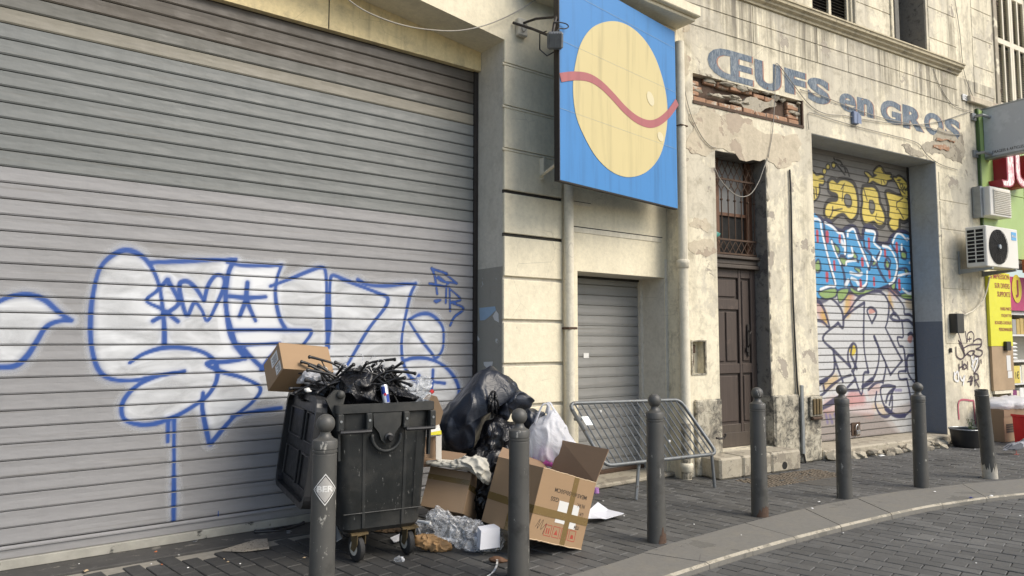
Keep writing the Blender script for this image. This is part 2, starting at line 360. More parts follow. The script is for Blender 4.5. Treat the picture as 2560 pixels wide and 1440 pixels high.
pave(side, rad(7), lambda x: kin_y(x)+.006, True, lambda x, y: y < (5.54 if x < 4.2 else front_y(x)+.06), -1.5, 15.5, -1, 5.7, 0)
pave(road, rad(11), lambda x: kout_y(x)-.008, False, lambda x, y: True, .5, 13, 0.2, 3.4, ZR)
ts = MB(); ts.box(-6, 4.08, 5.66, 6.06, -.1, .006, bev=.004); tag(ts.build('threshold', M['tarsill'], side))
# a cast-iron cover and a worn patch by the step
mc = MB(); mc.lathe([(.30, -.004), (.30, .004), (.27, .006), (.26, .0045), (.19, .0045), (.185, .007), (.1, .007), (.095, .0045), (.001, .0045)], Matrix.Translation(G(2050, 1202)), 32)
tag(mc.build('manhole_cover', plain('worn_iron_cover', (.10, .095, .085), .7, .3)), 'round worn iron cover set flush in the pavement pavers', 'manhole cover')
gr = MB(); 
for i in range(26):
    for j in range(9):
        c0 = RW(.42+i*.052+(j % 2)*.026, -.42-j*.05, 0)
        if random.random() < .93: gr.box(-.021, .021, -.02, .02, -.01, .010+random.uniform(-.003, .003), M=Matrix.Translation(c0) @ Matrix.Rotation(RA+random.uniform(-.15, .15), 4, 'Z'), bev=.006)
tag(gr.build('cobble_patch', plain('brown_cobble', (.13, .105, .075), .9, var=.5, scale=30, bump=.4), side), kind='stuff')
# ------------------------------------------------------------------ helpers for walls and shutters
def wall_sheet(x0, x1, z0, z1, ops, y=0.0, t=.45, M4=None):
    """solid wall with rectangular openings (x0,x1,z0,z1,depth); depth None = cut through"""
    m = MB(); xs = sorted({x0, x1, *[o[0] for o in ops], *[o[1] for o in ops]}); zs = sorted({z0, z1, *[o[2] for o in ops], *[o[3] for o in ops]})
    xs = [x for x in xs if x0 <= x <= x1]; zs = [z for z in zs if z0 <= z <= z1]
    T = (lambda *p: M4 @ Vector(p)) if M4 is not None else (lambda *p: Vector(p))
    for i in range(len(xs)-1):
        for j in range(len(zs)-1):
            cx, cz = (xs[i]+xs[i+1])/2, (zs[j]+zs[j+1])/2
            if any(o[0] < cx < o[1] and o[2] < cz < o[3] for o in ops): continue
            m.add([T(xs[i], y, zs[j]), T(xs[i+1], y, zs[j]), T(xs[i+1], y, zs[j+1]), T(xs[i], y, zs[j+1])], [(0, 1, 2, 3)])
    for a, b, c, d, dep in ops:
        dd = y+(dep if dep else t)
        m.add([T(a, y, c), T(b, y, c), T(b, y, d), T(a, y, d), T(a, dd, c), T(b, dd, c), T(b, dd, d), T(a, dd, d)],
              [(0, 4, 5, 1), (1, 5, 6, 2), (2, 6, 7, 3), (3, 7, 4, 0)] + ([(4, 7, 6, 5)] if dep else []))
    m.add([T(x0, y, z0), T(x1, y, z0), T(x1, y, z1), T(x0, y, z1), T(x0, y+t, z0), T(x1, y+t, z0), T(x1, y+t, z1), T(x0, y+t, z1)],
          [(3, 2, 6, 7), (0, 3, 7, 4), (1, 5, 6, 2)])
    return m
def slat_mesh(name, length, pitch, mat, lip=.011, gap=.0055):
    f = .0; p = [(f, pitch-gap), (f+.0015, pitch*.62), (f, lip+.004), (.006, .004), (.028, .004), (.028, pitch-.001), (.012, pitch-.001)]
    m = MB(); m.prism(p, lambda y, z: (0, y, z), lambda y, z: (length, y, z)); o = m.build(name, mat); me = o.data; bpy.data.objects.remove(o); return me
def profile_y(zl, pitch, lip=.011):        # depth of the slat face at height zl above the slat's foot
    if zl > lip+.004: return .0
    return .006*(1-(zl-.004)/lip)
# painted layers: a colour + cover value for each point of a fine film lying on the slats
def seg_dist(P, line):
    d = np.full(len(P), 1e9)
    L = np.array(line)
    for a, b in zip(L[:-1], L[1:]):
        ab = b-a; q = max(ab@ab, 1e-12); t = np.clip(((P-a)@ab)/q, 0, 1); d = np.minimum(d, np.hypot(*(P-a-t[:, None]*ab).T))
    return d
def inside(P, poly):
    L = np.array(poly); r = np.zeros(len(P), bool)
    for (x1, y1), (x2, y2) in zip(L, np.roll(L, -1, 0)):
        c = ((y1 > P[:, 1]) != (y2 > P[:, 1]))
        if abs(y2-y1) > 1e-12: r ^= c & (P[:, 0] < (x2-x1)*(P[:, 1]-y1)/(y2-y1)+x1)
    return r
def ss(x, a, b): t = np.clip((x-a)/(b-a), 0, 1); return t*t*(3-2*t)
def compose(P, layers):
    C = np.zeros((len(P), 3)); A = np.zeros(len(P))
    for ly in layers:
        kind, pts, col, al, soft = ly[0], np.array(ly[1]), np.array(ly[2]), ly[3], ly[4]; wd = ly[5] if len(ly) > 5 else 0
        lo, hi = pts.min(0)-wd-soft*2, pts.max(0)+wd+soft*2; sel = np.where(((P >= lo) & (P <= hi)).all(1))[0]
        if not len(sel): continue
        Q = P[sel]
        if kind == 's':
            vw = 1+.22*np.sin(9*Q[:, 0]+4*Q[:, 1])*np.sin(7*Q[:, 1]-5*Q[:, 0]); cov = 1-ss(seg_dist(Q, pts)/vw, wd/2-soft*.4, wd/2+soft)
        else:
            d = seg_dist(Q, np.vstack([pts, pts[:1]])); ins = inside(Q, pts); sdv = np.where(ins, -d, d); cov = 1-ss(sdv, -soft, soft)
        a = cov*al; o = a+A[sel]*(1-a); m = o > 1e-6
        C[sel] = np.where(m[:, None], (col*a[:, None]+C[sel]*(A[sel]*(1-a))[:, None])/np.maximum(o, 1e-6)[:, None], C[sel]); A[sel] = o
    return C, A
def film(name, mat, parent, u0, u1, du, slats, layers, T, off=.0012):
    """slats: list of (z_foot, pitch); T(u,y,z)->world; film follows each slat's front"""
    us = np.arange(u0, u1, du); V = []; F = []; Cc = []; Aa = []; nb = 0
    for zf, pitch in slats:
        zz = [.005, .010, .0155] + list(np.linspace(.020, pitch-.0045, 9)); n = len(us); k = len(zz)
        U, Z = np.meshgrid(us, np.array(zz)+zf); P = np.stack([U.ravel(), Z.ravel()], 1); C, A = compose(P, layers)
        if A.max() < .02: continue
        keep = A.reshape(k, n); c4 = np.maximum(np.maximum(keep[:-1, :-1], keep[1:, :-1]), np.maximum(keep[:-1, 1:], keep[1:, 1:])) > .02
        idx = np.full(k*n, -1); need = np.zeros((k, n), bool)
        need[:-1, :-1] |= c4; need[1:, :-1] |= c4; need[:-1, 1:] |= c4; need[1:, 1:] |= c4
        sel = np.where(need.ravel())[0]; idx[sel] = np.arange(len(sel))+nb; nb += len(sel); idx = idx.reshape(k, n)
        yy = np.repeat([profile_y(z, pitch)-off for z in zz], n)
        V += [tuple(T(P[i, 0], yy[i], P[i, 1])) for i in sel]; Cc.append(C[sel]); Aa.append(A[sel])
        for j, i in zip(*np.where(c4)): F.append((idx[j, i], idx[j, i+1], idx[j+1, i+1], idx[j+1, i]))
    me = bpy.data.meshes.new(name); Mi = wm(parent).inverted(); me.from_pydata([tuple(Mi @ Vector(v)) for v in V], [], F)
    ca = me.attributes.new('paint', 'FLOAT_COLOR', 'POINT'); Cc = np.concatenate(Cc); Aa = np.concatenate(Aa)
    ca.data.foreach_set('color', np.concatenate([Cc, np.ones((len(Cc), 1))], 1).astype(np.float32).ravel())
    av = me.attributes.new('cover', 'FLOAT', 'POINT'); av.data.foreach_set('value', Aa.astype(np.float32)); me.materials.append(mat)
    o = bpy.data.objects.new(name, me); COL.objects.link(o); o.parent = parent; return reg(o, wm(parent))
def film_mat(name, streak=True, worn=.0, rough=.55):
    a = N(name); c = a.n('Attribute'); c.attribute_name = 'paint'; v = a.n('Attribute'); v.attribute_name = 'cover'; co = a.pos()
    n1 = a.noise(a.pos((1, 1, 2.6)), 2.6, 3, .5, .9); n2 = a.noise(co, 180, 3, .7)
    cov = v.outputs['Fac']
    if streak:   # thin coats let the metal through in sweeps and specks
        k = a.math('ADD', .62, a.math('MULTIPLY', a.ramp(n1, [(.3, 0), (.7, 1)]), .6)); full = a.ramp(cov, [(.72, 0), (.9, 1)])
        k = a.math('MAXIMUM', k, full); cov = a.math('MULTIPLY', cov, k)
        edge = a.math('MULTIPLY', a.math('SUBTRACT', n2, .5), a.ramp(cov, [(0, 0), (.25, .45), (.6, .25), (.8, 0)])); cov = a.math('ADD', cov, edge)
    if worn > 0: cov = a.math('MULTIPLY', cov, a.ramp(a.noise(co, 26, 8, .7), [(.30, 1-worn), (.5, 1)]))
    col = a.mix(a.noise(co, 5), c.outputs['Color'], a.mix(.12, c.outputs['Color'], (.1, .1, .1)))
    a.fin(col, rough); tr = a.n('BsdfTransparent'); mx = a.n('MixShader'); a.l(cov, mx.inputs[0]); a.l(tr.outputs[0], mx.inputs[1]); a.l(a.b.outputs[0], mx.inputs[2]); a.l(mx.outputs[0], a.out.inputs[0])
    return a.m
# ------------------------------------------------------------------ the left building
LB = thing('warehouse_building', 'cream plastered warehouse front with wide graffiti shutter and grooved pilaster', 'building', (4.48, 5.52, 0))
YF = 5.52
hd = MB(); hd.prism([(-7, 4.80), (1.9, 4.80), (3.14, 4.653), (4.10, 4.53), (4.10, 8), (-7, 8)], lambda x, z: (x, YF, z), lambda x, z: (x, 6.35, z)); hd.build('header_wall', M['cream'], LB)
part('lintel', M['lintel'], LB, lambda m: m.prism([(-7, 4.335), (4.095, 4.335), (4.095, 4.62), (3.1, 4.75), (1.8, 4.9), (-7, 4.9)], lambda x, z: (x, 5.93, z), lambda x, z: (x, 6.2, z)))
part('lintel_joint', M['near_black'], LB, lambda m: [m.box(x, x+.008, 5.926, 5.935, 4.34, 4.72) for x in (2.43, -1.1)])
part('dark_gap', M['dark'], LB, lambda m: m.box(-7, 4.09, 6.10, 6.18, 3.9, 4.36))
part('pilaster', M['jamb'], LB, lambda m: m.box(4.10, 4.862, YF+.032, 6.5, 0, 8, bev=.006))
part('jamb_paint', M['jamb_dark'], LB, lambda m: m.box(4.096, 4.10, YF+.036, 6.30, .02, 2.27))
gz_ = [WL(1262, y, YF)[2] for y in (154.4, 260.6, 367.5, 472.5, 581, 689, 797.5, 908, 1014, 1120)]
edges = [8.0]+gz_+[.02]
for i in range(len(edges)-1):
    zt = edges[i]-(.034 if i else 0); zb = edges[i+1]
    if i == len(edges)-2: zb = .02
    part('ashlar_block', M['cream'], LB, lambda m: m.box(4.088 if i > 5 else 4.097, 4.845, YF, YF+.034, zb, zt, bev=.005))
    if 0 < i <= 3: part('drip_moulding', M['cream'], LB, lambda m: m.prism([(0, 0), (-.022, .006), (-.026, .018), (-.012, .030), (0, .034)], lambda y, z: (4.075, YF+.014+y*.6, edges[i]-.034+z*.9), lambda y, z: (4.845, YF+.014+y*.6, edges[i]-.034+z*.9)))
    elif i in (4, 5): part('dark_groove', M['near_black'], LB, lambda m: m.box(4.09, 4.85, YF+.024, YF+.033, edges[i]-.033, edges[i]-.001))  # two of the grooves get a near-black strip
# wall with the small shutter
wsh = wall_sheet(4.862, 6.62, 0, 8, [(5.07, 6.45, .0, 2.28, None)], y=YF+.02, t=.5); wsh.build('side_wall', M['cream'], LB)
part('jamb_paint', M['jamb'], LB, lambda m: (m.box(6.446, 6.449, YF+.03, 5.93, .02, 2.275), m.box(5.075, 6.445, YF+.03, 5.93, 2.276, 2.279)))
part('groove_moulding', M['pipe'], LB, lambda m: m.box(4.90, 6.40, YF+.012, YF+.019, 2.69, 2.745, bev=.004))
part('groove_line', M['near_black'], LB, lambda m: (m.box(4.90, 6.42, YF+.016, YF+.0195, 2.746, 2.756), m.box(4.90, 5.27, YF+.016, YF+.0195, 3.018, 3.024)))
part('groove_moulding', M['pipe'], LB, lambda m: m.box(4.90, 5.26, YF+.010, YF+.019, 2.98, 3.017, bev=.004))
part('white_patch', M['white'], LB, lambda m: m.box(6.452, 6.615, YF+.0155, YF+.0195, .5, 2.5)).data.materials[0] = wallpaint('whitewash', (.66, .64, .57), (.42, .40, .34), peel=.62, st=.4, fine=.3)
# main roller shutter
PIT = .1126; Z0 = 2.753-24*PIT
shut = part('roller_shutter', M['iron'], LB, lambda m: (m.box(4.045, 4.094, 5.975, 6.06, .02, 4.36), m.box(-6, 4.08, 6.04, 6.05, .05, 4.34)))
shut['label'] = 'wide grey roller shutter with white and blue graffiti'
SY = 5.992; SX0, SX1 = -5.9, 4.045
sm = {k: slat_mesh('slat', SX1-SX0, PIT, M[k]) for k in ('sh_light', 'sh_mid', 'sh_beige', 'sh_dim', 'sh_dark')}
MLi = wm(LB).inverted()
for k in range(1, 40):
    zf = Z0+k*PIT
    if zf > 4.34: break
    n_ = 24-k   # rows counted from the paint boundary
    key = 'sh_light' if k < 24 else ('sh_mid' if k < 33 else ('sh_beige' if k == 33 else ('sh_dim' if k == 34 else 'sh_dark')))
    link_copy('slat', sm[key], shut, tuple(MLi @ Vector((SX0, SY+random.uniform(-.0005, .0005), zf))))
part('bottom_bar', M['sh_light'], shut, lambda m: (m.box(SX0, SX1, SY-.004, SY+.03, .075, Z0+PIT-.004, bev=.004), m.prism([(0, .0), (-.012, .006), (-.012, .016), (0, .022)], lambda y, z: (SX0, SY-.004+y, Z0+PIT-.03+z), lambda y, z: (SX1, SY-.004+y, Z0+PIT-.03+z))))
part('bottom_bar', plain('scraped_angle_iron', (.33, .32, .28), .6, .1, var=.5, scale=6, spots=(.05, .05, .045), sp_scale=5, sp_lo=.6), shut, lambda m: m.box(SX0, SX1, SY-.03, SY+.02, .008, .074, bev=.003))
# graffiti
def q4(*p): return [(x/1.636, 560+y/1.636) for x, y in p]
def q5(*p): return [(540+x/3.2727, 600+y/3.2727) for x, y in p]
BL = (.010, .062, .27); WH = (.66, .68, .70)
blue = [
 q4((-20,325),(40,298),(110,288),(180,310),(240,360),(290,394)), q4((290,394),(230,400),(185,425),(150,480),(110,540),(60,580),(-20,585)),
 q4((672,495),(670,400),(650,250),(600,150),(530,108),(470,122),(410,180),(380,290),(370,400),(374,500),(400,590),(450,632),(540,640),(640,622),(755,602)),
 q4((530,568),(590,530),(680,505),(780,510),(850,535),(885,580),(885,640),(850,700),(790,745),(720,785),(640,815),(570,820),(510,800),(497,750),(520,700),(570,655),(640,622)),
 q4((712,790),(711,1000),(709,1272)), q4((688,800),(686,890)),
 q4((610,158),(800,150),(965,143)), q4((960,150),(935,200),(922,290),(930,370),(962,485)),
 q4((685,228),(640,275),(600,314),(665,350),(727,398)), q4((685,228),(712,275),(730,325),(680,365),(625,397)), q4((685,228),(690,245)),
 q4((835,315),(800,262),(765,235),(735,245),(740,300),(765,374),(795,322),(825,352),(848,396),(885,330),(918,250),(910,214),(880,212),(850,255),(835,315)),
 q4((1012,240),(1008,300),(1020,340),(1045,396)), q4((938,295),(1010,302),(1086,298)), q4((1010,300),(995,340),(980,378)),
 q4((1000,512),(1040,560),(1080,592)), q4((965,495),(1000,545),(930,562),(845,570),(900,602),(1000,632),(1065,672),(1030,730),(950,795),(860,900)),
 q4((830,690),(828,760),(855,895)), q4((950,785),(1050,765),(1150,752)),
 q5((90,180),(200,205),(430,212),(535,208)), q5((535,208),(500,310),(485,430),(500,560),(530,660),(570,728)), q5((135,180),(100,270),(78,420),(85,600),(110,760),(160,860),(240,970)),
 q5((445,378),(600,320),(760,255),(860,225),(895,260),(905,420),(905,640),(918,880)), q5((905,860),(930,700),(928,500),(935,330),(960,290),(1060,330),(1200,385),(1340,440),(1395,465),(1405,500),(1370,570),(1240,740),(1070,1030)),
 q5((1160,325),(1240,365),(1370,375),(1500,365),(1635,355)), q5((1635,355),(1590,450),(1555,600),(1525,760),(1518,880),(1530,1000),(1580,1110),(1640,1160)),
 q5((140,740),(400,735),(640,738),(770,740),(770,780),(715,855)), q5((165,860),(330,855),(520,848)), q5((170,865),(290,960),(380,1050)), q5((370,1060),(440,960),(500,900)),
 q5((1580,650),(1660,610),(1740,605),(1810,650),(1855,720),(1862,810),(1850,900),(1800,965),(1760,920),(1680,820),(1600,700),(1575,655)), q5((1545,985),(1620,965),(1730,970),(1850,1020),(1940,1110),(1985,1210),(1982,1290)),
 q5((1775,1065),(1772,1140),(1765,1230)), q5((1765,1160),(1870,1172)), q5((1660,1110),(1640,1150))]
tagl = [q5((1765,230),(1790,300),(1810,440)), q5((1765,235),(1850,262),(1890,275)), q5((1745,355),(1900,385)), q5((1880,280),(1970,355)), q5((1885,370),(1880,515)), q5((1810,310),(1860,340),(1970,355)),
 q5((1790,500),(1835,490),(1800,508)), q5((1910,385),(1915,580)), q5((1910,400),(1960,440),(2000,490),(1920,510)), q5((1920,510),(2025,560),(1950,630),(1915,700)), q5((1820,300),(1900,360))]
fills = [
 q4((-20,330),(40,300),(110,295),(180,320),(250,375),(275,398),(200,405),(150,460),(110,520),(60,575),(-20,585)),
 q4((480,120),(560,125),(640,170),(800,160),(960,150),(1060,165),(1145,170),(1145,430),(1145,560),(1060,600),(1060,680),(980,770),(870,880),(835,800),(790,745),(700,790),(570,815),(505,790),(505,730),(560,660),(450,625),(400,560),(385,430),(380,300),(420,190)),
 q5((480,210),(540,220),(520,330),(700,270),(870,230),(910,290),(960,290),(1180,370),(1300,390),(1620,370),(1570,560),(1570,640),(1740,610),(1850,700),(1850,900),(1800,970),(1940,1110),(1980,1260),(1900,1340),(1000,1340),(300,1300),(60,1000),(0,700),(0,300))]
def wallX(pts, n=6):
    return np.array([[q[0], q[2]] for q in (WL(x, y, SY) for x, y in cr(pts, n))])
lay = []
for f in fills: lay.append(('f', np.array([[q[0], q[2]] for q in (WL(x, y, SY) for x, y in f)]), WH, .76, .045))
for s in blue: lay.append(('s', wallX(s), WH, .42, .04, .075))
for s in blue: lay.append(('s', wallX(s), BL, .22, .028, .05))
for s in blue: lay.append(('s', wallX(s, 8), BL, 1.0, .008, .030))
for s in tagl: lay.append(('s', wallX(s), BL, .95, .008, .021))
slats_l = [(Z0+k*PIT, PIT) for k in range(1, 27)]
gf = film('graffiti', film_mat('spray_paint'), shut, -.15, 4.04, .0085, slats_l, lay, lambda u, y, z: (u, SY+y, z))
gf['label'] = 'white filled graffiti letters outlined in blue spray paint'
part('drip', M['wireblk'], shut, lambda m: m.box(1.62, 1.626, SY-.0015, SY, .08, .2)).data.materials[0] = plain('blue_paint', BL, .5)
# small shutter
sp = .1175; sh2 = part('roller_shutter', M['jamb'], LB, lambda m: (m.box(6.405, 6.446, 5.88, 5.96, .1, 2.275), m.box(5.07, 6.41, 5.955, 5.965, .1, 2.275)))
sh2['label'] = 'narrow grey roller shutter beside the drainpipe'
s2 = slat_mesh('slat', 1.325, sp, M['sh_small'], lip=.03, gap=.006)
for k in range(19):
    link_copy('slat', s2, sh2, tuple(MLi @ Vector((5.08, 5.92+random.uniform(-.001, .001), .07+k*sp))))
part('sticker', M['white'], sh2, lambda m: m.box(5.50, 5.58, 5.915, 5.918, 1.35, 1.405))
part('shutter_box', M['near_black'], LB, lambda m: m.box(5.08, 6.44, 5.90, 5.99, 2.25, 2.279))
part('sill', M['rubble'], LB, lambda m: m.box(4.90, 6.52, 5.46, 6.0, 0, .045, bev=.012))
part('wooden_sill', M['rust'], LB, lambda m: m.box(5.08, 6.42, 5.86, 5.96, .046, .085, bev=.006))
# projecting cornice over the sign
part('cornice', M['cream'], LB, lambda m: (m.box(4.3, 6.50, 4.98, 5.54, 5.24, 5.36, bev=.01), m.box(4.3, 6.47, 5.04, 5.54, 5.20, 5.238, bev=.006), m.box(4.3, 6.44, 5.30, 5.54, 5.04, 5.198, bev=.006)))
# torn sticker on the jamb
st = MB(); stp = [(1198, 770), (1237, 766), (1240, 775), (1225, 790), (1212, 800), (1200, 801)]
def JX(x, y, X=4.094):
    d = ray(x, y); return CAM+d*X/d[0]
st.prism([tuple(JX(*p)[1:]) for p in stp], lambda a, b: (4.0935, a, b), lambda a, b: (4.0955, a, b))
stk = st.build('torn_sticker', plain('pale_blue_paper', (.30, .42, .55), .7), LB)
for poly in ([(1240, 776), (1246, 785), (1247, 806), (1236, 800), (1232, 790)], [(1193, 838), (1199, 848), (1196, 853), (1191, 846)], [(1209, 905), (1232, 904), (1230, 915), (1219, 922), (1210, 913)]):
    st2 = MB(); st2.prism([tuple(JX(*p)[1:]) for p in poly], lambda a, b: (4.0935, a, b), lambda a, b: (4.0955, a, b)); st2.build('paper_scrap', M['white'], LB)
# ------------------------------------------------------------------ lettering helper
def glyphs(txt, offset=0.0, extrude=0.0, res=4):
    c = bpy.data.curves.new('txt', 'FONT'); c.body = txt; c.size = 1; c.offset = offset; c.extrude = extrude; c.resolution_u = res
    o = bpy.data.objects.new('txt', c); COL.objects.link(o); dg = bpy.context.evaluated_depsgraph_get(); dg.update()
    me = bpy.data.meshes.new_from_object(o.evaluated_get(dg)); V = np.array([v.co for v in me.vertices]); F = [list(p.vertices) for p in me.polygons]
    bpy.data.objects.remove(o); bpy.data.curves.remove(c); bpy.data.meshes.remove(me)
    if len(V):
        lo, hi = V[:, :2].min(0), V[:, :2].max(0); V[:, :2] = (V[:, :2]-lo)/np.maximum(hi-lo, 1e-6)
    return V, F
def text_on(m, txt, f, offset=0.0):      # f(a,b in 0..1) -> point
    V, F = glyphs(txt, offset); m.add([f(v[0], v[1]) for v in V], F); return m
# ------------------------------------------------------------------ the right building (its own frame: along u, depth y, height z)
RB = thing('egg_warehouse_building', 'weathered cream building with painted ŒUFS en GROS lettering and graffiti gate', 'building', tuple(RO), RA)
def T(u, y, z): return RW(u, y, z)
UE = 6.66
ops = [(.625, 1.53, .24, 3.845, .30), (2.45, 5.44, .12, 4.33, .62), (2.55, 3.42, 6.03, 8.2, .25), (4.47, 5.345, 5.95, 8.2, .5), (.19, .39, 1.165, 1.535, .12), (.28, 2.27, 4.40, 4.74, .125)]
wall = wall_sheet(.02, UE, -.05, 9, ops, 0, .8, MR).build('wall', M['facade'], RB)
def rbox(m, u0, u1, y0, y1, z0, z1, bev=0.0): m.box(u0, u1, y0, y1, z0, z1, M=MR, bev=bev); return m
def jag(P, k=3, amp=.22):                 # broken edge: midpoints pushed sideways
    P = [np.array(p, float) for p in P]
    for _ in range(k):
        Q = []
        for i in range(len(P)):
            p, q = P[i], P[(i+1) % len(P)]; d = q-p; Q += [p, (p+q)/2+np.array([-d[1], d[0]])*random.uniform(-amp, amp)]
        P = Q
    return P
def rpoly(m, pts, y0, y1):               # polygon given in picture points, lifted from the wall
    P = [RF(*p) for p in jag(pts)]; m.prism([(p[0], p[2]) for p in P], lambda a, b: T(a, y0, b), lambda a, b: T(a, y1, b)); return m
def rpath(pts, y=-.02, n=6): 
    return [T(p[0], p[1] if len(p) == 3 else y, p[-1]) for p in cr([(*RF(a[0], a[1])[[0, 2]],) for a in pts], n)]
# coursed upper wall
for z0, z1 in ((5.335, 5.585), (5.597, 5.825)):
    us = [.03, 1.35, 2.62, 3.30, 4.55, 5.35, 6.17]
    for a, b in zip(us[:-1], us[1:]): part('ashlar_block', M['facade'], RB, lambda m: rbox(m, a+.004, b-.004, -.009, .003, z0, z1, .003))
for (a, b, z0, z1) in [(5.40, 6.2, 5.99, 6.3), (5.40, 6.2, 6.31, 6.8), (5.40, 6.2, 6.81, 7.6), (3.52, 4.38, 6.0, 6.42), (3.52, 4.38, 6.43, 6.9), (3.52, 4.38, 6.91, 7.6), (6.30, 7.35, 5.65, 6.1), (6.30, 7.35, 6.11, 6.6), (6.30, 7.35, 6.61, 7.1), (6.30, 7.35, 7.11, 7.8), (5.50, 6.3, 3.28, 3.72), (5.50, 6.3, 2.82, 3.27), (5.50, 6.3, 2.35, 2.81), (5.50, 6.3, 1.5, 2.34), (5.50, 6.3, 3.73, 4.18), (1.36, 2.45, 6.0, 6.5), (1.36, 2.45, 6.51, 7.6)]:
    if b <= 6.66: part('ashlar_block', M['facade'], RB, lambda m: rbox(m, a, b, -.008, .003, z0+.004, z1-.004, .003))
# pilaster strips by the windows
for u in (3.50, 4.39): part('window_moulding', M['facade'], RB, lambda m: (rbox(m, u-.03, u-.012, -.03, .003, 5.98, 8.6, .004), rbox(m, u+.0, u+.018, -.022, .003, 5.98, 8.6, .004)))
# cornice
cp = [(0, 5.838), (-.03, 5.842), (-.034, 5.872), (-.075, 5.89), (-.08, 5.915), (-.12, 5.93), (-.125, 5.965), (-.14, 5.97), (-.14, 5.99), (0, 6.0)]
part('cornice', wallpaint('sooty_cornice', (.56, .49, .34), (.30, .26, .20), peel=.6, st=.6, fine=.8, blk=.25), RB, lambda m: m.prism(cp, lambda y, z: T(.02, y, z), lambda y, z: T(6.19, y, z)))
# lettering
let = N('faded_blue_lettering'); co = let.pos(); cs = let.pos((26, 26, 8))
f_ = let.ramp(let.noise(cs, 1.2, 6, .7, 1.2), [(.36, .7), (.56, .0)]); col = let.mix(let.noise(co, 3), (.07, .10, .14), (.105, .14, .18)); col = let.mix(f_, col, (.30, .33, .35))
let.fin(col, .85); tr = let.n('BsdfTransparent'); mx = let.n('MixShader'); let.l(let.ramp(let.noise(co, 9, 9, .7), [(.30, .05), (.40, 1)]), mx.inputs[0]); let.l(tr.outputs[0], mx.inputs[1]); let.l(let.b.outputs[0], mx.inputs[2]); let.l(mx.outputs[0], let.out.inputs[0])
M['letter'] = let.m; M['letter_red'] = plain('faded_red_edge', (.34, .16, .11), .85)
for ch, a, b, z0, z1, of in [('Œ', .53, 1.325, 4.76, 5.15, .035), ('U', 1.365, 1.86, 4.765, 5.135, .055), ('F', 1.935, 2.36, 4.80, 5.135, .06), ('S', 2.40, 2.87, 4.765, 5.12, .05), ('e', 3.08, 3.455, 4.755, 5.02, .028), ('n', 3.485, 3.865, 4.755, 5.02, .055), ('G', 4.04, 4.55, 4.745, 5.10, .05), ('R', 4.60, 5.15, 4.74, 5.10, .055), ('O', 5.165, 5.69, 4.735, 5.095, .05), ('S', 5.74, 6.20, 4.73, 5.09, .05)]:
    m = MB(); text_on(m, ch, lambda p, q: T(a+p*(b-a)+.022, -.0015, z0+q*(z1-z0)), of); m.build('letter_shade', M['letter_red'], RB, recalc=False)
    m = MB(); text_on(m, ch, lambda p, q: T(a+p*(b-a), -.0032, z0+q*(z1-z0)), of); m.build('letter', M['letter'], RB, recalc=False)
# broken patch above the door: hollow bricks, a dark void, crumbling edges
part('void', M['rust'], RB, lambda m: rbox(m, .285, 2.265, .085, .12, 4.405, 4.735))
for k in range(9):
    u = .30+k*.215
    if 1 <= k <= 6 or k == 8: part('brick', M['brick'], RB, lambda m: rbox(m, u, u+.2, .02+random.uniform(0, .03), .09, 4.665+random.uniform(-.01, .01)-(.03 if k > 4 else 0), 4.725-(.03 if k > 4 else 0), .008))
    part('brick', M['brick'], RB, lambda m: rbox(m, u, u+.205, .01+random.uniform(0, .02), .09, 4.405, 4.465+random.uniform(-.01, .01), .008))
for k in range(3): part('brick', M['brick'], RB, lambda m: rbox(m, 2.02, 2.24, .015+random.uniform(0, .03), .09, 4.478+k*.062, 4.533+k*.062, .008))
for k in range(3): part('brick', M['brick'], RB, lambda m: rbox(m, .29, .40+.05*(k % 2), .02, .09, 4.478+k*.062, 4.533+k*.062, .008))
def crumb(m, u, y, z, s):
    bm = bmesh.new(); bmesh.ops.create_icosphere(bm, subdivisions=1, radius=1)
    vs = [T(u+v.co.x*s[0]*random.uniform(.6, 1.2), y+v.co.y*s[1]*random.uniform(.6, 1.2), z+v.co.z*s[2]*random.uniform(.6, 1.2)) for v in bm.verts]
    bm.verts.index_update(); m.add(vs, [[v.index for v in f.verts] for f in bm.faces]); bm.free()
for k in range(24):
    u = random.uniform(.3, 2.25); top_ = k % 2; part('plaster_chunk', M['rubble'], RB, lambda m: crumb(m, u, random.uniform(.0, .05), (4.73 if top_ else 4.55) + random.uniform(-.03, .03), (random.uniform(.06, .15), .03, random.uniform(.02, .06) if top_ else random.uniform(.02, .04))))
part('plaster_chunk', M['rubble'], RB, lambda m: rpoly(m, [(1848, 256), (1880, 240), (1935, 246), (1945, 262), (1915, 272), (1905, 282), (1870, 276)], .02, .08))
part('iron_angle', M['rust'], RB, lambda m: (rbox(m, .27, 2.29, -.012, .02, 4.365, 4.40), rbox(m, 2.26, 2.285, -.012, .02, 4.40, 4.74)))
part('bare_render', M['facade_rough'], RB, lambda m: rpoly(m, [(1722, 285), (1760, 262), (1800, 290), (1880, 300), (1990, 335), (2005, 360), (2000, 400), (1960, 420), (1925, 405), (1915, 396), (1788, 372), (1760, 390), (1715, 370)], -.006, .002))
part('bare_render', M['rubble'], RB, lambda m: rpoly(m, [(2345, 318), (2395, 350), (2402, 330), (2408, 360), (2405, 410), (2378, 398), (2330, 388), (2300, 372), (2335, 352)], -.004, .002))
part('exposed_brick', M['brick'], RB, lambda m: (rpoly(m, [(2340, 345), (2385, 352), (2383, 358), (2338, 352)], -.02, .002), rpoly(m, [(2332, 362), (2372, 372), (2370, 378), (2330, 370)], -.016, .002)))
part('bare_render', M['rubble'], RB, lambda m: rpoly(m, [(2253, 362), (2266, 358), (2300, 378), (2310, 390), (2262, 372)], -.006, .002))
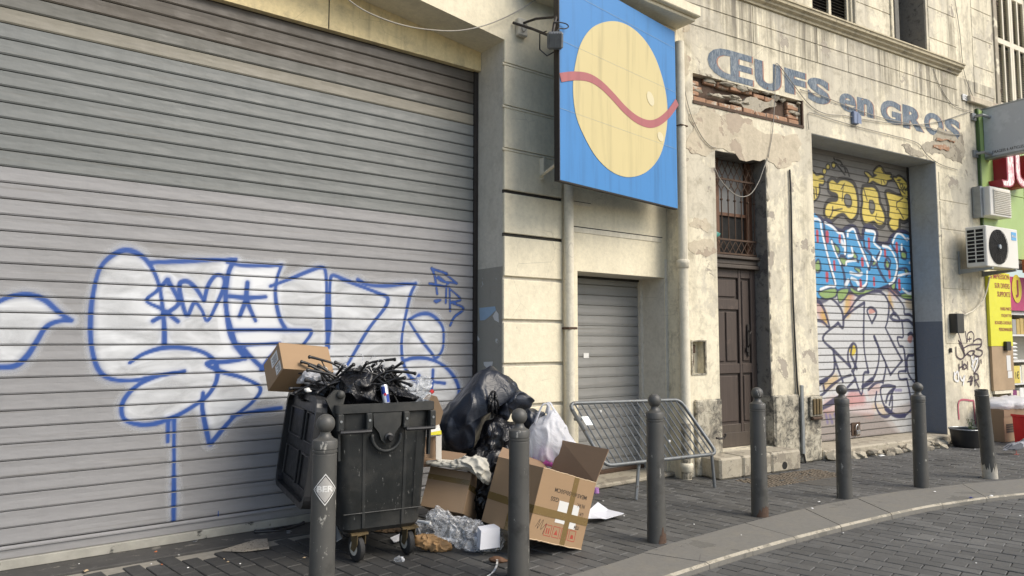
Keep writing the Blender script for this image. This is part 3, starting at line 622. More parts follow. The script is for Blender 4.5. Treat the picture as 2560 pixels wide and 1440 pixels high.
for bp in ([(1705, 130), (1722, 140), (1722, 185), (1710, 190)], [(1722, 560), (1735, 543), (1765, 545), (1778, 570), (1770, 583), (1745, 572)], [(1718, 610), (1735, 600), (1785, 608), (1790, 632), (1760, 640), (1725, 628)], [(1712, 55), (1722, 52), (1720, 78), (1708, 80)]): part('bare_render', M['facade_rough'], RB, lambda m: rpoly(m, bp, -.003, .002))
# door reveal, door, transom grille
part('door_reveal', M['door_jamb'], RB, lambda m: (rbox(m, 1.524, 1.529, .012, .298, .25, 3.84), rbox(m, .63, 1.52, .012, .298, 3.838, 3.843), rbox(m, .626, .631, .012, .298, .25, 3.84)))
for k in range(16): part('render_edge', M['rubble'], RB, lambda m: crumb(m, 1.545, .0, .9+k*.19+random.uniform(-.05, .05), (random.uniform(.012, .04), .012, random.uniform(.05, .12))))
def wood_mat(name, c):
    a = N(name); cz = a.pos((18, 18, 1.0)); co = a.pos(); b = a.mix(a.noise(cz, 1.6, 7, .65), mul(c, .6), mul(c, 1.35)); b = a.mix(a.ramp(a.noise(co, 7, 8, .7), [(.58, 0), (.7, .7)]), b, mul(c, 1.9)); b = a.mix(a.ramp(a.noise(co, 45, 5, .7), [(.66, 0), (.7, 1)]), b, (.02, .016, .013))
    return a.fin(b, .62, a.bump(a.noise(cz, 3, 6), .3, .006))
M['wood'] = wood_mat('brown_door_wood', (.055, .039, .031)); M['wood2'] = wood_mat('rotten_wood', (.06, .046, .035)); M['woodf'] = wood_mat('varnished_frame', (.13, .06, .03))
DY = .20
dr = part('door', M['wood'], RB, lambda m: rbox(m, .645, 1.51, DY+.03, DY+.06, .26, 2.44)); dr['label'] = 'worn brown panelled wooden door'
def dbox(nm, mat, *a, bev=.006): return part(nm, mat, dr, lambda m: rbox(m, *a, bev=bev))
for a, b in ((.645, .735), (1.20, 1.245), (1.42, 1.51)): dbox('stile', M['wood'], a, b, DY, DY+.029, .26, 2.44)
for z0, z1, u0, u1 in ((2.33, 2.44, .737, 1.198), (1.93, 2.06, .737, 1.198), (1.14, 1.26, .737, 1.198), (.26, .52, .737, 1.198), (2.33, 2.44, 1.247, 1.418), (1.14, 1.26, 1.247, 1.418), (.26, .52, 1.247, 1.418)): dbox('rail', M['wood2'] if z0 < .3 else M['wood'], u0, u1, DY+.001, DY+.029, z0, z1)
for z0, z1, u0, u1 in ((2.09, 2.30, .77, 1.165), (1.29, 1.90, .77, .955), (1.29, 1.90, .985, 1.165), (.55, 1.11, .77, 1.165), (.55, 1.11, 1.275, 1.39), (1.29, 2.30, 1.275, 1.39)): dbox('panel', M['wood'], u0, u1, DY+.012, DY+.029, z0, z1, bev=.011)
dbox('kick_board', M['wood2'], .64, 1.515, DY-.006, DY+.05, .245, .42, bev=.004)
part('lock', M['iron'], dr, lambda m: (rbox(m, 1.335, 1.375, DY-.012, DY, 1.35, 1.75, .004), m.tube([T(1.355, DY-.012, 1.67), T(1.355, DY-.05, 1.66), T(1.33, DY-.052, 1.63), T(1.33, DY-.045, 1.50), T(1.345, DY-.012, 1.46)], .008, 6), rbox(m, 1.31, 1.36, DY-.02, DY, 1.40, 1.46, .004)))
tm = part('transom', M['wood2'], RB, lambda m: (rbox(m, .60, 1.535, DY-.07, DY+.05, 2.44, 2.49, .008), rbox(m, .615, 1.525, DY-.045, DY+.05, 2.49, 2.56, .012), rbox(m, .60, 1.54, DY-.085, DY+.05, 2.56, 2.60, .008)))
part('glazing', M['dark'], tm, lambda m: rbox(m, .63, 1.525, .288, .296, 2.6, 3.84))
part('frame', M['woodf'], tm, lambda m: (rbox(m, .63, .70, .235, .287, 2.6, 3.84), rbox(m, 1.42, 1.523, .235, .287, 2.6, 3.84), rbox(m, .86, .93, .235, .287, 2.6, 3.84), rbox(m, .93, 1.42, .25, .287, 3.12, 3.16)))
gl = N('dusty_glass'); gl.fin((.17, .17, .165), gl.ramp(gl.noise(gl.pos(), 6), [(.3, .3), (.7, .6)])); M['dustglass'] = gl.m
part('pane', M['dustglass'], tm, lambda m: rbox(m, .935, 1.415, .275, .286, 3.165, 3.83)); part('pane', M['dark'], tm, lambda m: rbox(m, .935, 1.415, .276, .286, 2.6, 3.115))
GY = DY-.03
gri = part('window_grille', M['rust'], RB, lambda m: rbox(m, .645, 1.51, GY-.012, GY+.006, 2.79, 2.812)); [part('rail', M['rust'], gri, lambda m: rbox(m, .645, 1.51, GY-.012, GY+.006, z, z+.022)) for z in (2.615, 3.55)]; gri['label'] = 'rusty wrought iron grille with looped tops'
us = [.665+k*.118 for k in range(8)]
for u in us: part('bar', M['rust'], gri, lambda m: (m.tube([T(u, GY, 2.80), T(u, GY, 3.36)], .0085, 6), m.lathe([(.001, -.02), (.018, -.008), (.018, .008), (.001, .02)], Matrix.Translation(T(u, GY, 3.30)), 8)))
for u in us:
    for s in (-1, 1): part('scroll', M['rust'], gri, lambda m: m.tube([T(min(max(p[0], .648), 1.508), GY, p[1]) for p in cr([(u, 3.36), (u+s*.012, 3.43), (u+s*.06, 3.49), (u+s*.085, 3.55)], 4)], .006, 5))
for k in range(9):
    for s in (-1, 1):
        u = .66+k*.105; part('lattice_bar', M['rust'], gri, lambda m: m.tube([T(min(max(u-s*.07, .648), 1.508), GY, 3.57), T(min(max(u+s*.07, .648), 1.508), GY, 3.80)], .006, 5))
        part('lattice_bar', M['rust'], gri, lambda m: m.tube([T(min(max(u-s*.055, .648), 1.508), GY, 2.635), T(min(max(u+s*.055, .648), 1.508), GY, 2.79)], .006, 5))
rg = part('green_rag', plain('teal_plastic', (.05, .24, .20), .5), gri, lambda m: crumb(m, .78, GY-.02, 2.85, (.07, .02, .05)))
# plinths, step, threshold rubble
for a, b in ((.20, .62), (1.535, 2.0), (2.008, 2.42)): part('plinth_stone', M['plinth'], RB, lambda m: rbox(m, a, b, -.045, .3 if b < .7 else .02, .0, .865-(a > 2)*.03, .018))
part('plinth_side', M['plinth'], RB, lambda m: rbox(m, 1.522, 1.534, -.03, .295, .25, .86, .003))
for a, b in ((.26, .62), (.626, 1.10), (1.106, 1.62)): part('step_stone', M['rubble'], RB, lambda m: rbox(m, a, b, -.33, .25, 0, .238, .022))
part('drain_hole', M['dark'], RB, lambda m: m.lathe([(.001, 0), (.045, 0), (.045, .004), (.001, .004)], MR @ Matrix.Translation((1.32, -.329, .075)) @ Matrix.Rotation(rad(90), 4, 'X'), 14))
part('gate_sill', M['rubble'], RB, lambda m: rbox(m, 2.44, 5.46, -.05, .6, -.02, .125, .02))
for k in range(46):
    u = random.uniform(2.5, 5.5); s = random.uniform(.05, .16); part('rubble_stone', M['rubble'], RB, lambda m: crumb(m, u, random.uniform(-.24, .02), random.uniform(.0, .07), (s, s*.7, s*.5)))
# grey conduit and cable on the pier
cdt = MB(); cdt.box(1.985, 2.035, -.06, -.03, .12, .98, M=MR @ Matrix.Translation((0, -.02, 0)), bev=.004); tag(cdt.build('conduit_cover', M['steelgrey']), 'grey metal strip covering a cable at the foot of the pier', 'conduit')
pts = [(1971, 425), (1974, 490), (1976, 600), (1979, 735), (1984, 850), (1990, 960), (1994, 1000)]
def cable(name, pts, r, mat, label, y=-.02, n=6, seg=6): 
    m = MB(); m.tube(rpath(pts, y, n), r, seg); return tag(m.build(name, mat, smooth=True), label, 'cable')
cable('cable', pts, .013, M['wireblk'], 'black cable running down the pier beside the brown door')
cable('cable', [(1997, 1125), (2000, 1135), (2004, 1155)], .012, M['wireblk'], 'short black cable end below the grey metal strip', y=-.06)
# niche
nc = part('niche_frame', M['plinth'], RB, lambda m: (rbox(m, .17, .19, -.012, .02, 1.15, 1.55), rbox(m, .39, .41, -.012, .02, 1.15, 1.55), rbox(m, .19, .39, -.012, .02, 1.535, 1.55), rbox(m, .19, .39, -.012, .02, 1.15, 1.165)))
part('junction', M['rust'], nc, lambda m: (rbox(m, .24, .31, .06, .119, 1.40, 1.50, .01), m.tube([T(.28, .09, 1.4), T(.28, .08, 1.3), T(.25, .07, 1.22), T(.25, .09, 1.17)], .012, 6)))
lbx = thing('fuse_box', 'small rusty cable box broken open at the foot of the pier', 'fuse box', tuple(T(2.27, -.045, .55)), RA)
part('case', M['plinth'], lbx, lambda m: rbox(m, 2.16, 2.40, -.085, -.047, .57, .83, .01)); part('terminal', M['zinc'], lbx, lambda m: [rbox(m, 2.19+k*.06, 2.235+k*.06, -.105, -.086, .60, .80, .006) for k in range(3)]); part('broken_edge', M['rust'], lbx, lambda m: rbox(m, 2.18, 2.38, -.10, -.05, .53, .569, .012))
# gate with graffiti
GYY = .43; gp = .1003
part('gate_reveal', M['jamb_blue'], RB, lambda m: (rbox(m, 5.432, 5.439, .006, .60, 1.84, 4.328), rbox(m, 2.46, 5.43, .006, .60, 4.322, 4.329)))
part('gate_reveal', M['jamb_slate'], RB, lambda m: rbox(m, 5.431, 5.439, .006, .60, .13, 1.84))
gate = part('roller_gate', M['iron'], RB, lambda m: (rbox(m, 5.385, 5.43, GYY-.01, GYY+.06, .14, 4.32), rbox(m, 2.455, 2.49, GYY-.01, GYY+.06, .14, 4.32), rbox(m, 2.46, 5.43, GYY+.05, GYY+.06, .14, 4.32))); gate['label'] = 'tall roller gate covered in yellow, blue and white graffiti'
gs = slat_mesh('slat', 2.90, gp, M['sh_gate'], gap=.0025); MRi = wm(RB).inverted()
for k in range(42):
    zf = .13+k*gp
    if zf < 4.28: link_copy('slat', gs, gate, (2.485, GYY+random.uniform(-.0008, .0008), zf))
part('padlock', M['steel'], gate, lambda m: (rbox(m, 3.78, 3.86, GYY-.06, GYY-.015, .19, .25, .008), m.tube([T(p[0], GYY-.035, p[1]) for p in cr([(3.79, .25), (3.79, .30), (3.82, .33), (3.85, .30), (3.85, .25)], 4)], .008, 6)))
part('hasp', M['rust'], gate, lambda m: rbox(m, 3.72, 3.92, GYY-.014, GYY-.002, .17, .36, .004))
def ga(*p): return [(1990+x/3.6, 340+y/3.6) for x, y in p]
def gb(*p): return [(1990+x/3.4286, 700+y/3.4286) for x, y in p]
def gp2(pts, n=6, closed=False):
    return np.array([[q[0], q[2]] for q in (RF(x, y, GYY) for x, y in (cr(pts, n, closed) if n else pts))])
YE = (.66, .52, .10); DK = (.022, .02, .018); BU = (.055, .29, .56); NV = (.018, .02, .07); LG = (.58, .585, .59); RE = (.42, .035, .05); GN = (.24, .36, .11); OR = (.55, .33, .05); PK = (.50, .22, .18); WT = (.75, .77, .78)
D = ga((300,420),(330,400),(370,430),(400,405),(450,405),(510,440),(540,520),(550,620),(540,700),(500,745),(470,730),(430,690),(380,700),(330,740),(300,740),(265,700),(275,630),(310,600),(370,590),(380,540),(360,510),(310,490),(300,450))
Dh = ga((455,530),(480,545),(495,590),(485,625),(460,625),(440,590),(440,550))
O = ga((610,470),(650,465),(700,470),(735,520),(745,600),(780,680),(795,740),(780,790),(740,795),(700,760),(640,780),(610,760),(595,680),(605,600),(600,520)); Oh = ga((665,590),(690,595),(705,630),(700,670),(680,690),(665,650))
Fl = ga((815,515),(850,515),(930,545),(980,560),(1020,610),(1030,680),(1010,730),(970,755),(930,740),(920,780),(920,820),(890,845),(855,825),(840,780),(860,740),(840,720),(845,650),(830,580))
fi = ga((620,330),(650,340),(690,375),(730,350),(700,330),(740,285),(770,290),(800,340),(850,350),(840,370),(860,385),(820,400),(810,430),(780,440),(730,420),(690,400),(655,420),(660,380))
tb = ga((880,380),(905,380),(930,365),(980,410),(1020,470),(1025,530),(1000,555),(960,540),(930,470),(905,420))
cre = ga((125,310),(150,325),(185,360),(230,350),(245,370),(200,390),(250,400),(240,430),(205,430),(205,500),(180,560),(125,570))
L = []
for s in (D, O, Fl): L.append(('s', gp2(s+s[:1], 6), DK, .95, .015, .11))
for s in (fi, tb, cre): L.append(('s', gp2(s+s[:1], 6), DK, .95, .012, .06))
for s in (D, O, Fl, fi, tb, cre): L.append(('f', gp2(s, 6, True), YE, .96, .012))
for s in (Dh, Oh): L += [('s', gp2(s+s[:1], 6), DK, .95, .012, .05), ('f', gp2(s, 6, True), (.12, .12, .11), .95, .01)]
for x, y in ((255, 318), (287, 278), (338, 262)):
    c_ = [(x+13*math.cos(t*.785), y+19*math.sin(t*.785)) for t in range(8)]; L += [('s', gp2(ga(*c_, c_[0]), 4), DK, .9, .01, .035), ('f', gp2(ga(*c_), 4, True), YE, .95, .01)]
for s in (ga((435,430),(405,480)), ga((425,450),(415,580)), ga((330,640),(325,690),(300,740)), ga((330,670),(415,655)), ga((610,480),(640,580)), ga((725,700),(720,750),(790,780)), ga((960,560),(905,600)), ga((905,600),(905,640)), ga((905,660),(920,660),(965,740)), ga((770,300),(790,330)), ga((765,400),(770,430)), ga((785,400),(800,425)), ga((365,215),(400,230),(420,270),(400,265),(450,290),(480,360)), ga((360,250),(440,350)), ga((430,270),(450,330)), ga((340,200),(350,215)), ga((910,400),(940,395)), ga((925,395),(930,430)), ga((945,430),(960,440),(950,470),(935,450),(945,430)), ga((960,490),(975,460),(985,490),(1000,470),(1010,500)), ga((935,480),(980,520)), ga((160,480),(165,560)), ga((180,470),(185,540))): L.append(('s', gp2(s, 4), DK, .9, .008, .022))
# lower white piece
L.append(('f', gp2(gb((140,120),(400,150),(700,80),(1060,180),(1075,1000),(900,1340),(720,1160),(200,1120)), 0), LG, .93, .04))
L.append(('f', gp2(gb((170,1110),(720,1150),(1075,1000),(1080,1300),(210,1380)), 0), (.36, .315, .29), .75, .04))
L.append(('f', gp2(gb((780,1150),(1010,1150),(1015,1320),(910,1330),(850,1240)), 0), (.46, .465, .46), .9, .02))
for pts, c_, wd, al in ((gb((190,230),(240,330)), PK, .12, .6), (gb((240,300),(255,350)), OR, .09, .8), (gb((450,130),(440,280)), OR, .12, .8), (gb((480,140),(470,250)), PK, .09, .6), (gb((800,140),(815,220)), OR, .06, .8), (gb((960,200),(1030,240)), OR, .14, .5), (gb((250,900),(340,850)), OR, .10, .6), (gb((480,1010),(560,1010)), (.5, .12, .12), .16, .6), (gb((640,960),(700,930)), PK, .12, .45), (gb((680,1080),(750,1110)), OR, .10, .4), (gb((260,1090),(420,1060)), PK, .18, .45), (gb((500,1080),(640,1120)), PK, .16, .3), (gb((810,90),(850,130)), PK, .1, .4)): L.append(('s', gp2(pts, 3), c_, al, .07, wd))
L += [('f', gp2(gb((455,610),(470,570),(500,560),(515,600),(500,640),(480,650)), 4, True), (.62, .47, .03), .95, .008), ('f', gp2(gb((625,255),(660,245),(680,275),(630,290)), 4, True), PK, .9, .01), ('f', gp2(gb((965,480),(1000,480),(985,540),(955,520)), 4, True), PK, .9, .01)]
for s in (gb((165,180),(200,190),(240,250),(270,340),(290,415)), gb((170,345),(230,360),(280,410)), gb((165,135),(260,140),(340,190),(390,260),(405,330),(400,410),(360,370)), gb((360,370),(230,495),(330,610),(465,745)), gb((465,745),(445,680),(450,600),(485,545),(515,570),(520,650),(500,760),(480,780)), gb((480,560),(470,640),(495,700),(520,760)), gb((320,600),(330,700),(320,790),(260,850),(185,895)), gb((405,325),(500,250),(585,195)), gb((585,195),(580,400),(580,530),(590,640),(620,790)), gb((620,790),(580,810),(560,980),(490,800)),
          gb((410,330),(470,240),(520,170),(600,105),(680,90),(760,130),(795,220),(785,340),(765,410)), gb((765,410),(840,560),(910,690)), gb((910,690),(810,810)), gb((810,810),(740,650),(670,485)), gb((670,485),(710,600),(700,740),(650,860),(570,915)), gb((650,370),(620,300),(610,260),(640,235),(680,260),(685,300),(650,370)),
          gb((755,50),(850,130),(920,220),(930,290),(980,300),(1050,380)), gb((805,320),(840,285),(870,310),(890,350),(840,345),(805,320)), gb((760,130),(800,200),(850,300)), gb((905,345),(915,420),(915,490),(870,492),(885,560),(920,580),(935,680),(940,780)), gb((940,780),(880,790),(890,850),(950,850)), gb((950,850),(980,1000),(990,1110)), gb((990,1110),(930,1160),(850,1160),(770,1100),(730,1000),(730,920),(790,905),(850,915)),
          gb((960,470),(985,455),(1010,490),(1025,560),(1010,640),(960,650),(950,720),(970,820),(1045,910)), gb((910,350),(960,345),(1010,390)), gb((690,960),(680,1060),(720,1150),(780,1170),(820,1120),(825,1000)), gb((440,945),(540,945)), gb((440,920),(510,850)), gb((620,940),(680,885),(740,870)), gb((200,1000),(240,970),(310,900),(400,840),(470,815)), gb((230,880),(245,960)), gb((770,1050),(790,980),(850,920)), gb((800,1070),(820,980),(840,930)), gb((390,830),(400,870),(330,680)), gb((740,650),(770,730),(745,880))): L.append(('s', gp2(s, 6), NV, .93, .008, .040))
for s in (gb((210,1105),(290,1060),(370,1010)), gb((185,895),(260,850)), gb((770,1100),(850,1160),(930,1160)), gb((570,915),(650,860))): L.append(('s', gp2(s, 6), NV, .93, .01, .075))
for s in (gb((255,1150),(270,1220)), gb((290,1160),(310,1220)), gb((330,1150),(345,1200)), gb((850,945),(900,945))): L.append(('s', gp2(s, 3), (.12, .1, .25), .7, .02, .035))
# blue piece
B1 = ga((140,735),(215,755),(240,780),(290,790),(350,850),(430,870),(450,850),(530,840),(570,930),(610,930),(625,850),(710,860),(715,960),(780,1000),(840,985),(870,920),(930,880),(1000,890),(1060,940),(1060,1090),(1080,1200),(1085,1400),(960,1430),(860,1330),(700,1380),(500,1390),(380,1395),(160,1420))
L += [('s', gp2(B1+B1[:1], 4), NV, .85, .02, .13), ('f', gp2(B1, 4, True), BU, .96, .012)]
for s in (ga((165,1180),(200,1120),(215,1190),(190,1220)), ga((345,980),(380,1010),(385,1050),(360,1040)), ga((395,1100),(450,1110),(430,1160)), ga((510,1040),(545,1090),(520,1095)), ga((690,1160),(710,1125),(725,1145)), ga((810,1120),(835,1150),(825,1190),(805,1170)), ga((950,1050),(985,1060),(985,1100),(955,1090)), ga((980,1200),(1005,1215),(995,1245)), ga((530,1190),(570,1200),(575,1230)), ga((210,1410),(350,1375),(350,1440),(260,1460)), ga((490,1370),(640,1390),(700,1380),(560,1430)), ga((380,1400),(470,1380),(440,1450),(390,1490)), ga((860,1350),(890,1330),(880,1380)), ga((950,1430),(1080,1410),(1080,1460),(980,1460))): L += [('s', gp2(s+s[:1], 3), NV, .9, .01, .06), ('f', gp2(s, 3, True), GN, .95, .01)]
for s in (ga((250,790),(270,1000),(300,1150),(350,1330)), ga((440,880),(445,1060),(400,1080)), ga((540,850),(590,1000),(640,1130),(655,1200)), ga((320,940),(380,1100),(430,1230),(440,1330)), ga((610,940),(620,1010),(680,1080),(660,1200)), ga((770,1020),(720,1120),(760,1230),(810,1310)), ga((860,960),(870,1000),(910,1060),(915,1180),(900,1300)), ga((940,1030),(960,1010),(990,1050)), ga((920,1200),(990,1190),(1010,1230),(990,1260)), ga((460,1130),(510,1110),(560,1130)), ga((820,1090),(850,1130),(830,1200),(800,1160),(820,1090)), ga((480,1300),(520,1370),(600,1390),(640,1330))): L.append(('s', gp2(s, 5), NV, .9, .008, .045))
for s in (ga((165,745),(215,760),(230,850),(270,1020),(320,1200),(355,1340),(300,1350),(220,1380)), ga((260,780),(330,820),(380,870),(420,880),(440,960),(440,1060)), ga((465,860),(520,840),(560,950),(620,1090),(650,1170)), ga((465,860),(465,900)), ga((630,850),(710,870),(700,960),(765,1030),(740,1110)), ga((780,990),(840,1010),(890,1090),(910,1180),(880,1300),(840,1330)), ga((870,960),(900,890),(940,880),(1000,940)), ga((950,1020),(950,980)), ga((1000,920),(1060,960),(1050,1080)), ga((1020,1140),(1065,1170),(1080,1280)), ga((920,1260),(990,1240),(1060,1240)), ga((640,1220),(630,1330),(560,1380)), ga((450,1160),(460,1130),(540,1120)), ga((690,1090),(720,1130)), ga((960,1380),(1020,1420),(1080,1390)), ga((320,950),(350,1040),(400,1150)), ga((470,1080),(510,1070),(500,1000))): L.append(('s', gp2(s, 5), WT, .95, .008, .034))
for s in (ga((190,860),(195,950)), ga((280,870),(283,945)), ga((393,900),(395,950)), ga((655,930),(658,1010)), ga((905,970),(908,1035)), ga((800,1030),(803,1080)), ga((343,1130),(348,1200)), ga((595,1110),(598,1160)), ga((278,1240),(280,1300)), ga((700,1280),(703,1340)), ga((840,1220),(843,1270)), ga((928,1300),(932,1380)), ga((1042,1190),(1046,1245)), ga((580,1300),(583,1350))): L += [('s', gp2(s, 2), RE, .95, .012, .05)]
for s in (ga((490,1230),(560,1250),(590,1240)), ga((500,1280),(540,1300),(560,1330)), ga((470,1300),(450,1340)), ga((410,950),(425,985))): L.append(('s', gp2(s, 4), WT, .8, .015, .05))
gfilm = film('graffiti', film_mat('gate_paint', False, .2), gate, 2.49, 5.385, .0095, [(.13+k*gp, gp) for k in range(42)], L, lambda u, y, z: tuple(T(u, GYY+y, z)), .0012)
gfilm['label'] = 'yellow DOF letters above blue and white graffiti pieces'
# ------------------------------------------------------------------ windows upstairs
def louvres(par, u0, u1, z0, z1, y, pitch, mat, tilt=.03):
    n_ = int((z1-z0)/pitch); me = None
    for k in range(n_):
        z = z0+k*pitch
        if me is None:
            o = part('louvre', mat, par, lambda m: m.prism([(0, 0), (.007, 0), (.007+tilt, pitch*.52), (tilt, pitch*.52)], lambda a, b: T(u0, y+a, z+b), lambda a, b: T(u1, y+a, z+b))); me = o.data
        else: link_copy('louvre', me, par, (0, 0, k*pitch))
w1 = part('window_shutter', M['white'], RB, lambda m: (rbox(m, 2.555, 2.60, .03, .07, 6.04, 8.1), rbox(m, 3.37, 3.415, .03, .07, 6.04, 8.1), rbox(m, 2.60, 3.37, .03, .07, 6.04, 6.09), rbox(m, 2.955, 3.01, .03, .07, 6.09, 8.1)))
part('shade_backing', M['dark'], w1, lambda m: rbox(m, 2.56, 3.41, .085, .09, 6.05, 8.1)); w1.data.materials[0] = plain('old_cream_paint', (.55, .50, .38), .7, spots=(.2, .18, .14), sp_scale=14, sp_lo=.6); w1['label'] = 'grey louvred window shutter with cream frame above the cornice'  # black sheet added behind the louvres so the gaps look shaded
M['lv'] = plain('weathered_grey_wood', (.13, .125, .11), .8, var=.4, scale=20); louvres(w1, 2.60, 2.955, 6.10, 7.6, .04, .045, M['lv']); louvres(w1, 3.01, 3.37, 6.10, 7.6, .04, .045, M['lv'])
w2 = part('window_recess', M['near_black'], RB, lambda m: (rbox(m, 4.475, 5.34, .45, .499, 5.96, 8.1),)); part('window_jamb', M['door_jamb'], w2, lambda m: rbox(m, 5.33, 5.343, .02, .45, 5.96, 8.1)); part('folded_shutter', M['lv'], w2, lambda m: rbox(m, 4.88, 5.0, .22, .44, 5.96, 8.1, .01))
# ------------------------------------------------------------------ cables across the facade
cable('cable', [(1700, 185), (1722, 280), (1750, 340), (1772, 365), (1787, 371)], .0055, M['wire'], 'thin grey cable hanging diagonally above the brown door', y=-.02)
cable('cable', [(1917, 395), (1928, 330), (1934, 240), (1936, 168), (1945, 165), (1975, 205), (2020, 262), (2060, 285), (2110, 290), (2150, 298), (2220, 308), (2290, 312), (2350, 303), (2420, 280)], .0055, M['wire'], 'grey cable looping under the painted lettering to the projecting sign')
cable('cable', [(1997, 225), (2050, 240), (2120, 268), (2200, 295), (2260, 308), (2320, 320), (2365, 335), (2400, 338)], .0055, M['wire'], 'thin cable sagging across the blue painted letters')
cable('cable', [(2019, 325), (2017, 287), (2030, 284), (2080, 300), (2150, 320), (2230, 340), (2290, 358), (2312, 385), (2345, 410), (2390, 425)], .0055, M['wire'], 'cable stapled along the lintel over the graffiti gate')
cable('cable', [(2330, 172), (2345, 215), (2375, 260), (2398, 272), (2428, 280)], .0055, M['wire'], 'short cable dropping from the right end of the cornice')
cable('cable', [(2384, 0), (2396, 80), (2405, 170), (2420, 220), (2438, 262)], .0055, M['wire'], 'cable running down the wall from the upper edge to the shop fascia')
cable('cable', [(1785, 420), (1800, 450), (1825, 478), (1850, 492), (1875, 485), (1895, 455), (1908, 420), (1917, 397)], .0055, M['wire'], 'loose cable drooping in front of the iron window grille', y=-.01)
jb = MB(); P_ = RF(2137, 297); rbox(jb, P_[0]-.09, P_[0]+.02, -.05, 0, P_[2]-.09, P_[2]+.09, .008); jb.add([T(P_[0]+.0, -.055, P_[2]+.08), T(P_[0]+.07, -.055, P_[2]+.03), T(P_[0]+.07, -.055, P_[2]-.08), T(P_[0]-.02, -.055, P_[2]-.08)], [(0, 1, 2, 3)])
tag(jb.build('junction_box', plain('blue_grey_box', (.16, .20, .30), .5)), 'small blue junction box with a torn cover under the word en', 'junction box')
# ------------------------------------------------------------------ the shop at the right edge
SB = thing('shop_building', 'shop front with green fascia panels under a cream upper wall', 'building', tuple(T(9.3, 0, 0)), RA)
def spart(nm, mat, *a, bev=.0, par=None): return part(nm, mat, par or SB, lambda m: rbox(m, *a, bev=bev))
wall_sheet(UE+.002, 13, -.05, 9, [(7.45, 12.6, .0, 2.85, None), (7.52, 8.62, 5.55, 7.75, .12), (10.2, 11.3, 5.55, 7.75, .12), (6.80, 7.36, .32, .70, .3)], 0, .5, MR).build('wall', M['facade'], SB)
for (a, b, z0, z1) in [(6.70, 7.35, 5.65, 6.1), (6.70, 7.35, 6.11, 6.6), (6.70, 7.35, 6.61, 7.1), (6.70, 7.35, 7.11, 7.8)]: spart('ashlar_block', M['facade'], a, b, -.008, .003, z0+.004, z1-.004, bev=.003)
spart('cornice', M['facade_rough'], 6.42, 7.5, -.07, 0, 5.44, 5.55, bev=.01)
for nm, a, b in (('window_trim', 7.40, 7.515), ('window_trim', 8.625, 8.75)): spart(nm, plain('bare_plaster_trim', (.33, .29, .22), .9, spots=(.7, .65, .5), sp_scale=4, sp_lo=.56), a, b, -.025, .004, 5.5, 7.8, bev=.006)
LVW = plain('white_shutter_paint', (.66, .61, .48), .6)
ws = part('window_shutter', LVW, SB, lambda m: [rbox(m, a, b, .02, .06, 5.56, 7.72) for a, b in ((7.53, 7.60), (7.79, 7.83), (8.02, 8.08), (8.09, 8.15), (8.32, 8.36), (8.55, 8.61))] + [rbox(m, 7.60, 8.55, .021, .059, z, z+.09) for z in (5.56, 6.72, 7.63)]); ws['label'] = 'tall cream louvred shutters at the right edge'
for a, b in ((7.60, 7.79), (7.83, 8.02), (8.15, 8.32), (8.36, 8.55)): louvres(ws, a, b, 5.66, 6.70, .025, .042, LVW, .026); louvres(ws, a, b, 6.82, 7.62, .025, .042, LVW, .026)
part('shade_backing', M['dark'], ws, lambda m: rbox(m, 7.54, 8.60, .075, .08, 5.57, 7.72)); part('hinge', M['rust'], ws, lambda m: [rbox(m, 7.50, 7.56, -.03, .02, z, z+.05, .006) for z in (5.8, 7.35)])  # black sheet added here too, giving shade between the cream louvres
GRN = plain('green_fascia', (.30, .42, .14), .5, var=.12, scale=3); GRD = plain('dark_green_edge', (.05, .10, .025), .5)
for a, b in ((6.72, 8.10), (8.108, 9.5), (9.508, 10.9), (10.908, 12.9)):
    for z0, z1 in ((4.02, 5.36), (2.93, 4.012)): spart('fascia_panel', GRN, a, b, -.035, -.004, z0, z1, bev=.004)
spart('fascia_edge', GRD, 6.672, 6.71, -.045, -.003, 2.93, 5.37)
# red raised letters
P0 = RF(2489, 470, -.12); P1 = RF(2523, 390, -.12); 
for ch, x0, x1 in (('J', 2489, 2521), ('U', 2524, 2566)):
    a, b = RF(x0, 470, -.14)[0], RF(x1, 470, -.14)[0]; z0, z1 = RF(x0, 468, -.14)[2], RF(x0, 398, -.14)[2]+.1
    V, F = glyphs(ch, .055); m = MB(); nV = len(V); fr = [T(a+v[0]*(b-a), -.24, z0+v[1]*(z1-z0)) for v in V]; bk = [T(a+v[0]*(b-a), -.034, z0+v[1]*(z1-z0)) for v in V]
    ed = {}
    for f in F:
        for i in range(len(f)): ed[(f[i], f[(i+1) % len(f)])] = 1
    m.add(fr+bk, [tuple(f) for f in F]+[(e[0], e[1], e[1]+nV, e[0]+nV) for e in ed if (e[1], e[0]) not in ed])
    lt = m.build('letter', plain('crimson_letter', (.30, .012, .03), .4), SB)
    m = MB(); m.add([T(a+(.5+(v[0]-.5)*.9)*(b-a), -.2425, z0+(.5+(v[1]-.5)*.93)*(z1-z0)) for v in glyphs(ch, .02)[0]], glyphs(ch, .02)[1]); lf = N('peeling_letter_face'); lf.fin(lf.mix(lf.ramp(lf.noise(lf.pos((9, 9, 3)), 1.5, 4, .5, 2), [(.45, 0), (.5, 1)]), (.62, .30, .33), (.75, .70, .68)), .5); m.build('letter_face', lf.m, lt, recalc=False)
